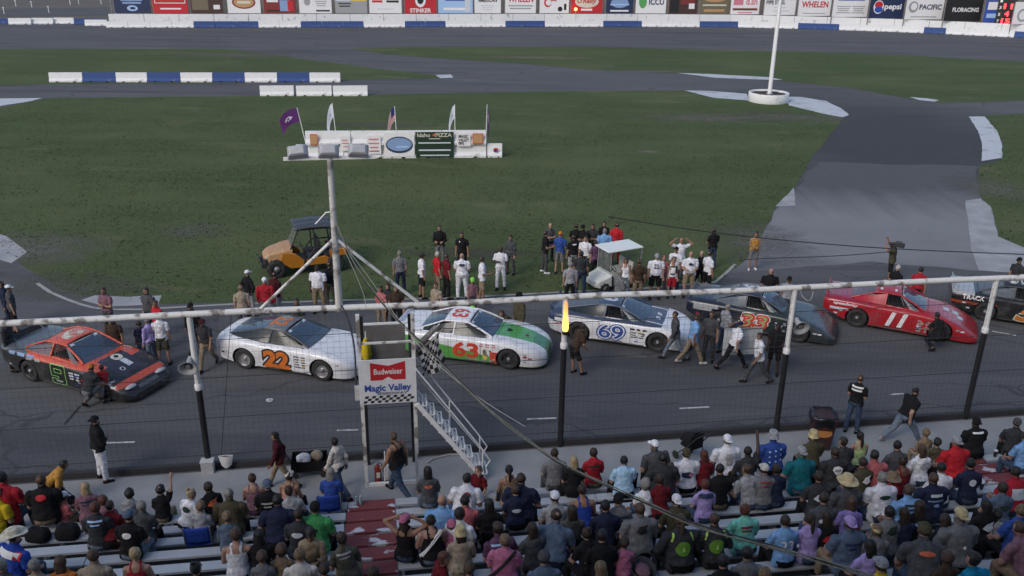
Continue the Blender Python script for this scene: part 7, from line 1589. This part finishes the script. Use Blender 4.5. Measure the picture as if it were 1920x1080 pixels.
for f in ('emblem, left of two', 'emblem, right of two'):
    bp(f, nm_, .25, .24, poly=OV, dz=.20); bp(f, M('print_lime', (.40, .62, .12), .7), .06, .10, poly=[(-.5, -.5), (.5, -.3), (.1, .5)], dz=.2, eps=.018)
    for sx in (-1, 1): bp(f, M('print_lime', (.40, .62, .12), .7), .03, .13, poly=[(-.5 + .9 * sx, -.5), (.5 + .9 * sx, -.5), (.5 - .4 * sx, .5), (-.5 - .4 * sx, .5)], dz=.37, dx=.15 * sx)
bp('big white tee with grey print', K['grey'], .20, .24, poly=[(-.3, -.5), (.3, -.5), (.35, .05), (.5, .1), (.3, .5), (-.3, .5), (-.5, .1), (-.35, .05)], dz=.24)
bp('white graphic tee', K['navy'], .26, .14, poly=[(-.5, -.3), (.2, -.5), (.5, .1), (.1, .5), (-.5, .4)], dz=.2); bp('white graphic tee', K['pink'], .1, .06, poly=OV, dz=.2, dx=.06, eps=.018)
bp('white back emblem', K['white'], .22, .17, poly=[(-.5, .1), (-.2, -.5), (.4, -.4), (.5, .2), (.1, .5), (-.3, .45)], dz=.28); bp('white back emblem', K['grey'], .14, .05, dz=.28, eps=.018)
bp('pale back lettering', K['pale'], .22, .05, dz=.34); bp('pale back lettering', K['lblue'], .30, .03, dz=.24); bp('pale back lettering', K['lblue'], .12, .06, poly=OV, dz=.16)
bp('white shoulder lettering', K['white'], .26, .04, dz=.40)
bp('white back stripes', K['white'], .30, .05, dz=.40); bp('white back stripes', K['white'], .28, .05, dz=.31)
bp('pale back print at the right', K['pale'], .26, .22, dz=.24)
bp('navy yoke', K['navy'], .30, .09, dz=.40); bp('mottled grey tee', K['white'], .05, .05, poly=OV, dz=.2)
bp('red white and blue shirt', K['white'], .38, .12, dz=.36); bp('red white and blue shirt', K['red'], .12, .13, dz=.36, dx=.17, eps=.018)
bp('white back print and pale shorts', K['white'], .16, .05, dz=.36)
bp('grey cap and white number tee', K['navy'], .18, .16, dz=.28, text='22', front=True); bp('bald man with dark glasses', K['navy'], .18, .1, poly=OV, dz=.28, front=True); bp('middle of the white shirted group', K['navy'], .18, .18, dz=.28, text='22', front=True)
bp('boy in long white tank', K['black'], .24, .26, dz=.22, front=True, poly=[(-.5, -.5), (.5, -.5), (.5, .5), (-.5, .5)]); bp('boy in long white tank', K['white'], .14, .18, dz=.22, front=True, eps=.018)
bp('white chest badge', K['white'], .05, .05, poly=OV, dz=.36, dx=-.08, front=True)
bp('white sleeve stripes', K['white'], .03, .12, dz=.34, dx=.05); bp('white sleeve stripes', K['white'], .03, .12, dz=.34, dx=.10)
for i in range(9): bp('blue speckled shirt', K['sky'], .04, .04, poly=OV, dz=.10 + .11 * (i % 3) + .02 * (i // 3), dx=-.12 + .12 * (i // 3), label=None)
bp('black shoulder strap', K['black'], .05, .5, poly=[(-5, -.5), (-4, -.5), (4.2, .45), (3.2, .5)], dz=.24)
bp('white bag strap', K['white'], .05, .46, poly=[(-4.6, -.5), (-3.6, -.5), (3.6, .45), (2.6, .5)], dz=.24)
rp = random.Random(11)
printed = [d for d in people if d['kind'] == 'seat' and d['top'][1] == 'tee' and d['bd'] in ('m', 'h', 'f', 'g') and not any(c.name.startswith('shirt_print') for c in d['o'].children) and not any(w_ in d['label'] for w_ in ('behind the camera',))]
for d in rp.sample(printed, min(42, len(printed))):
    dark = sum(COLS[d['top'][0]]) < .35; m_ = K[rp.choice(('pale', 'white', 'grey', 'sky', 'cream', 'red', 'orange') if dark else ('navy', 'black', 'grey', 'maroon', 'dgreen'))]; z_ = rp.uniform(.22, .34); k_ = rp.random()
    if k_ < .4: back_print(d, m_, rp.uniform(.14, .22), rp.uniform(.07, .14), poly=OV, dz=z_)
    elif k_ < .75:
        back_print(d, m_, rp.uniform(.2, .28), .035, dz=z_ + .05); back_print(d, m_, rp.uniform(.12, .2), .03, dz=z_ - .02)
    else: back_print(d, m_, .2, .16, poly=[(-.5, -.2), (-.1, -.5), (.5, -.3), (.3, .1), (.5, .5), (-.2, .35)], dz=z_)
# things people hold or put on
d = LB['official in white shirt and black trousers striding with a white panel']
q = P(1376, 690, .0); t = thing('sign_board', 'large white panel carried between the two officials on the track', 'panel', (q.x, q.y + .25, 0), R(8))
MB().box((.25, 0, .80), (1.25, .03, .92)).obj('sheet', M('panel_white', (.52, .55, .56), .5), t, .006); MB().bar((-.37, -.02, 1.24), (.87, -.02, 1.24), .03, .04).obj('edge_strip', steel, t)
d = LB['cameraman in olive shirt and black shorts with a camera on his shoulder']; p = d['o'].location
t = thing('video_camera', 'dark video camera on the shoulder of the cameraman', 'camera', (p.x + .10, p.y - .12, 1.66), R(60)); pbox('housing', (0, 0, 0), (.14, .42, .18), drk, t, .02); MB().tube([(0, .2, .01), (0, .36, .01)], [.05, .06], 12).obj('lens', black_paint, t); MB().tube([(0, -.1, .13), (0, .12, .13)], .018, 6).obj('handle', drk, t)
# ------------------------------------------------------------------ things on the walkway and benches
def chair(px, py, label, col='black', row=None, yaw=0):
    """a folding camp chair seen from behind, standing on the bench row below the pixel"""
    best = min(range(NR), key=lambda k: abs(t_of(P(px, py, seat_z(k) + .30)) - (seat_t(k) + .20)))
    k = best; h = P(px, py, seat_z(k) + .30); s = s_of(h)
    t = thing('stadium_chair', label, 'chair', ST(s, seat_t(k) + .02, seat_z(k)), FA + R(yaw), 'folding stadium chairs on the benches')
    c = CL('chair_' + col, COLS[col])
    MB().grid(lambda u, v: ((u - .5) * .50, -.20 - .07 * v - .03 * math.sin(math.pi * u), .06 + .42 * v), 8, 6).obj('backrest', c, t).modifiers.new('s', 'SOLIDIFY').thickness = .02
    pbox('seat', (0, .0, .02), (.50, .40, .035), c, t, .01)
    for x in (-.26, .26): MB().tube([(x, .2, .03), (x, -.2, .03), (x, -.27, .5)], .014, 6).obj('frame', steel if col != 'black' else drk, t); MB().tube([(x, .18, .2), (x, -.22, .22)], .018, 6).obj('armrest', drk, t)
    return t
for x, y, lb, cl in ((1172, 896, 'black chair of the woman in pale blue top', 'black'), (1243, 896, 'black chair behind the big man in charcoal tee', 'char'), (1291, 896, 'black chair of the olive cap man', 'black'), (1199, 1000, 'black chair of the broad grey tee man', 'char'), (1016, 1030, 'black chair under the steel blue tee', 'black'), (1074, 1030, 'black chair under the camouflage top', 'black'), (374, 988, 'blue chair of the fair haired boy', 'royal'), (619, 912, 'blue chair of the long grey haired person', 'royal'),
                     (966, 935, 'navy chair behind the big navy tee', 'navy'), (520, 985, 'black chair of the very broad navy man', 'black'), (590, 985, 'dark chair of the green shirt man', 'navy'), (1158, 968, 'orange chair of the grey tee man', 'orange'), (1640, 885, 'dark chair of the broad salmon person', 'maroon'), (928, 1005, 'black chair of the long black haired woman', 'black')):
    chair(x, y, lb, cl)
def bag(px, py, w_, d_, h, label, col='black', kind='bag', lift=0):
    best = min(range(NR), key=lambda k: abs(t_of(P(px, py, seat_z(k) + h * .6)) - seat_t(k))); q = ST(s_of(P(px, py, seat_z(best) + h * .6)), seat_t(best), seat_z(best))
    t = thing(kind, label, 'bag', q, FA + R(random.uniform(-15, 15)))
    mb = MB(); mb.loft([[(x * w_ / 2 * k2, y * d_ / 2 * k2 + .01 * math.sin(i * 3), z) for x, y in [(math.copysign(abs(math.cos(a)) ** .5, math.cos(a)), math.copysign(abs(math.sin(a)) ** .5, math.sin(a))) for a in [6.28318 * j / 16 for j in range(16)]]] for i, (k2, z) in enumerate(((.9, 0), (1.02, .04), (1, h * .6), (.85, h * .92), (.6, h)))])
    mb.obj('body', CL('bag_' + col, COLS[col]), t); MB().tube([(-w_ * .25, 0, h * .95), (-w_ * .15, 0, h + .10), (w_ * .15, 0, h + .10), (w_ * .25, 0, h * .95)], .012, 6).obj('handle', drk, t)
bag(66, 1008, .50, .30, .26, 'large black bag on the bench at the left'); bag(125, 996, .48, .30, .30, 'black cooler bag behind the broad black tee'); bag(1390, 925, .5, .3, .24, 'dark backpack on the second row left of the grey tee', 'char', 'backpack')
def cup(px, py, label):
    k = min(range(NR), key=lambda k: abs(t_of(P(px, py, seat_z(k) + .15)) - (seat_t(k) - .02))); t = thing('cup', label, 'cup', ST(s_of(P(px, py, seat_z(k) + .15)), seat_t(k) - .02, seat_z(k)), 0, 'black cups with white lids')
    MB().lathe([(.036, 0), (.05, .17)], 14).obj('body', M('cup_black', (.014, .014, .016), .4), t); MB().lathe([(.054, .168), (.054, .18), (.045, .19), (.044, .195)], 14).obj('lid', M('white_plastic', (.6, .6, .6), .5), t)
cup(1826, 910, 'black cup with white lid, left one on the red steps'); cup(1845, 909, 'black cup with white lid, right one on the red steps'); cup(1822, 933, 'black cup with white lid below the other two on the steps'); cup(1862, 842, 'black cup with white lid beside the shoulder lettering man'); cup(1875, 858, 'black cup with white lid on the front bench at the right')
def tray(px, py, label):
    k = min(range(NR), key=lambda k: abs(t_of(P(px, py, seat_z(k))) - seat_t(k))); t = thing('food_tray', label, 'tray', ST(s_of(P(px, py, seat_z(k))), seat_t(k), seat_z(k)), FA + .3)
    MB().loft([[(x * a, y * b, z) for x, y in [(math.cos(q), math.sin(q)) for q in [6.28318 * j / 16 for j in range(16)]]] for a, b, z in ((.08, .05, 0), (.12, .075, .03), (.125, .08, .032), (.11, .066, .025), (.08, .05, .012))]).obj('dish', M('tray_white', (.66, .68, .70), .5), t); MB().ell((0, 0, .02), (.06, .035, .02), 8).obj('food', M('food_tan', (.4, .3, .2), .8), t)
tray(1468, 1066, 'white oval food tray lying on the bench at the bottom')
def bottle(px, py, label, col=(.35, .45, .5)):
    k = min(range(NR), key=lambda k: abs(t_of(P(px, py, seat_z(k) + .1)) - seat_t(k))); t = thing('bottle', label, 'bottle', ST(s_of(P(px, py, seat_z(k) + .1)), seat_t(k), seat_z(k)), 0, 'drink bottles on the benches')
    MB().lathe([(.03, 0), (.034, .02), (.034, .14), (.014, .19), (.014, .21)], 12).obj('body', M('bottle_' + str(int(col[0] * 100)), col, .2, alpha=.8, var=0), t); MB().lathe([(.016, .21), (.016, .23)], 10).obj('cap', K['white'], t)
bottle(668, 944, 'clear water bottle at the top of the red steps, left'); bottle(676, 938, 'clear water bottle at the top of the red steps, right'); bottle(1345, 925, 'small clear bottle left of the dark backpack'); bottle(918, 1023, 'dark bottle beside the pink top', (.02, .02, .03)); bottle(1233, 1048, 'pale bottle beside the baby carrier', (.5, .55, .6))
def cloth(px, py, w_, label, col='white'):
    k = min(range(NR), key=lambda k: abs(t_of(P(px, py, seat_z(k) + .05)) - seat_t(k))); t = tag(MB().grid(lambda u, v: ((u - .5) * w_, (v - .5) * .3, .04 + .05 * noise.noise(V((u * 4, v * 4, px))) - (.14 * max(0, abs(v - .5) - .38) / .12)), 14, 10).obj('blanket', CL('bl_' + col, COLS[col])), label, 'blanket'); t.location = ST(s_of(P(px, py, seat_z(k) + .05)), seat_t(k), seat_z(k)); t.rotation_euler = (0, 0, FA)
cloth(1068, 1072, .55, 'crumpled white towel on the bench at the bottom'); cloth(912, 930, .6, 'pale blanket and bags on the bench right of the white shirt man', 'lgrey')
# trash bin with liner, wagon, stroller, baby carrier
q = P(1535, 838); t = thing('trash_bin', 'dark trash bin with black liner and orange print beside the fence', 'bin', (q.x, q.y, .03), FA - .3)
mb = MB(); mb.loft([[(x * a, y * b, z) for x, y in ((-1, -1), (1, -1), (1, 1), (-1, 1))] for a, b, z in ((.24, .26, .06), (.30, .32, .92), (.32, .34, .94), (.32, .34, .98))], 0, False); mb.obj('body', M('bin_brown', (.045, .018, .018), .6), t, .02)
mb = MB(); mb.loft([[((.335 + dx + .02 * math.sin(5 * a + z * 9)) * math.copysign(abs(math.cos(a)) ** .55, math.cos(a)), (.355 + dx + .02 * math.cos(4 * a + z * 7)) * math.copysign(abs(math.sin(a)) ** .55, math.sin(a)), z + .02 * math.sin(7 * a)) for a in [6.28318 * j / 28 for j in range(28)]] for dx, z in ((.0, .76), (.015, .86), (.01, 1.0), (-.03, 1.03), (-.08, .98), (-.2, .9))]); mb.obj('liner', M('liner_black', (.01, .01, .012), .3), t)
mb = MB(); disc(mb, (0, .56), .22, .13, 0, 16, -.30); rr_ = mb.obj('print', M('print_amber', (.45, .2, .06), .6), t); mb = MB(); disc(mb, (.02, .76), .06, .05, 0, 12, -.318); mb.obj('print', K['red'], t)
for sg in (-1, 1): w0 = MB().lathe([(.09, -.03), (.1, 0), (.09, .03)], 12, X=Matrix.Translation((sg * .2, .28, .1)) @ Matrix.Rotation(R(90), 4, 'Y')).obj('wheel', rubber, t)
q = P(582, 888); t = thing('wagon', 'black folding wagon loaded with bags on the walkway', 'wagon', (q.x, q.y, .03), FA)
for a, b in ((-.42, 0), (.42, 0)): MB().grid(lambda u, v: (a + .0 * u, (u - .5) * .5, .18 + .30 * v), 3, 3).obj('end_panel', CL('wagon', COLS['black']), t)
for y in (-.25, .25): MB().grid(lambda u, v: ((u - .5) * .86, y, .18 + .30 * v + .01 * math.sin(u * 12)), 8, 3).obj('side_panel', CL('wagon', COLS['black']), t)
pbox('floor', (0, 0, .18), (.86, .5, .03), drk, t)
for x in (-.34, .34):
    for y in (-.24, .24): MB().lathe([(.07, -.03), (.085, 0), (.07, .03)], 12, X=Matrix.Translation((x, y, .085)) @ Matrix.Rotation(R(90), 4, 'X')).obj('wheel', rubber, t)
MB().tube([(-.44, 0, .25), (-.62, 0, .75), (-.66, 0, .95)], .018, 8).obj('handle', drk, t)
for nm, lb, cc, col, rr in (('plastic_bag', 'white plastic bag in the black wagon', (-.12, -.02, .42), 'white', .19), ('bag', 'brown and grey bag standing in the black wagon', (.2, .05, .46), 'beige', .16)):
    o = MB().ell((0, 0, 0), (rr, rr * .85, rr * .9), 16); o.v = [v * (1 + .22 * noise.noise(v * 9)) for v in o.v]; b_ = o.obj(nm, CL('wb_' + col, COLS[col]), None); b_.location = V(t.location) + Matrix.Rotation(FA, 3, 'Z') @ V(cc); tag(b_, lb, 'bag')
q = P(1296, 868); t = thing('stroller', 'black baby stroller standing in front of the benches', 'stroller', (q.x, q.y, .03), FA + .4)
MB().grid(lambda u, v: (.24 * math.cos(math.pi * u), -.1 + .34 * v - .0, .62 + .30 * math.sin(math.pi * u) * (1 - .5 * v)), 12, 5).obj('hood', CL('stroller', COLS['black']), t)
mb = MB(); mb.box((0, .05, .50), (.42, .40, .08)); mb.obj('seat', CL('stroller', COLS['black']), t, .02); MB().box((0, -.12, .68), (.42, .06, .4)).obj('backrest', CL('stroller', COLS['black']), t, .02)
for x in (-.25, .25):
    MB().tube([(x, .35, .12), (x, -.05, .55), (x, -.38, .98)], .016, 6).obj('frame', drk, t); MB().tube([(x, -.3, .12), (x, .0, .52)], .016, 6).obj('frame', drk, t)
    for y in (.35, -.3): MB().lathe([(.10, -.02), (.115, 0), (.10, .02)], 14, X=Matrix.Translation((x, y, .115)) @ Matrix.Rotation(R(90), 4, 'Y')).obj('wheel', rubber, t)
MB().tube([(-.25, -.38, .98), (.25, -.38, .98)], .018, 6).obj('handle', drk, t)
k_ = min(range(NR), key=lambda k: abs(t_of(P(1204, 1062, seat_z(k) + .2)) - seat_t(k))); t = thing('baby_carrier', 'black baby carrier with hooped handle on the bench at the bottom', 'carrier', ST(s_of(P(1204, 1062, seat_z(k_) + .2)), seat_t(k_), seat_z(k_)), FA)
mb = MB(); mb.loft([[(x * a, y * b, z) for x, y in [(math.cos(q), math.sin(q)) for q in [6.28318 * j / 16 for j in range(16)]]] for a, b, z in ((.14, .18, 0), (.21, .28, .08), (.24, .32, .22), (.22, .30, .22), (.17, .24, .08), (.1, .1, .05))]); mb.obj('shell', M('carrier', (.03, .028, .03), .6), t)
MB().tube([(.24 * math.cos(a), 0, .2 + .34 * math.sin(a)) for a in [3.1416 * j / 14 for j in range(15)]], .022, 8).obj('handle', drk, t); MB().ell((0, .0, .16), (.14, .2, .07), 12).obj('blanket', CL('carrier_bl', COLS['mauve']), t)
# small white disc lying on the track, folded cloth on the pipe
q = P(506, 751); t = thing('paper_plate', 'small white ring shaped piece of litter lying on the track', 'litter', (q.x, q.y, .012)); MB().lathe([(.06, 0), (.10, .0), (.11, .012), (.06, .010)], 16, cap=False).obj('ring', K['white'], t)
mb = MB(); disc_ = MB().lathe([(.005, .002), (.055, .004)], 12).obj('centre', K['grey'], t)
q = P(1680, 598)
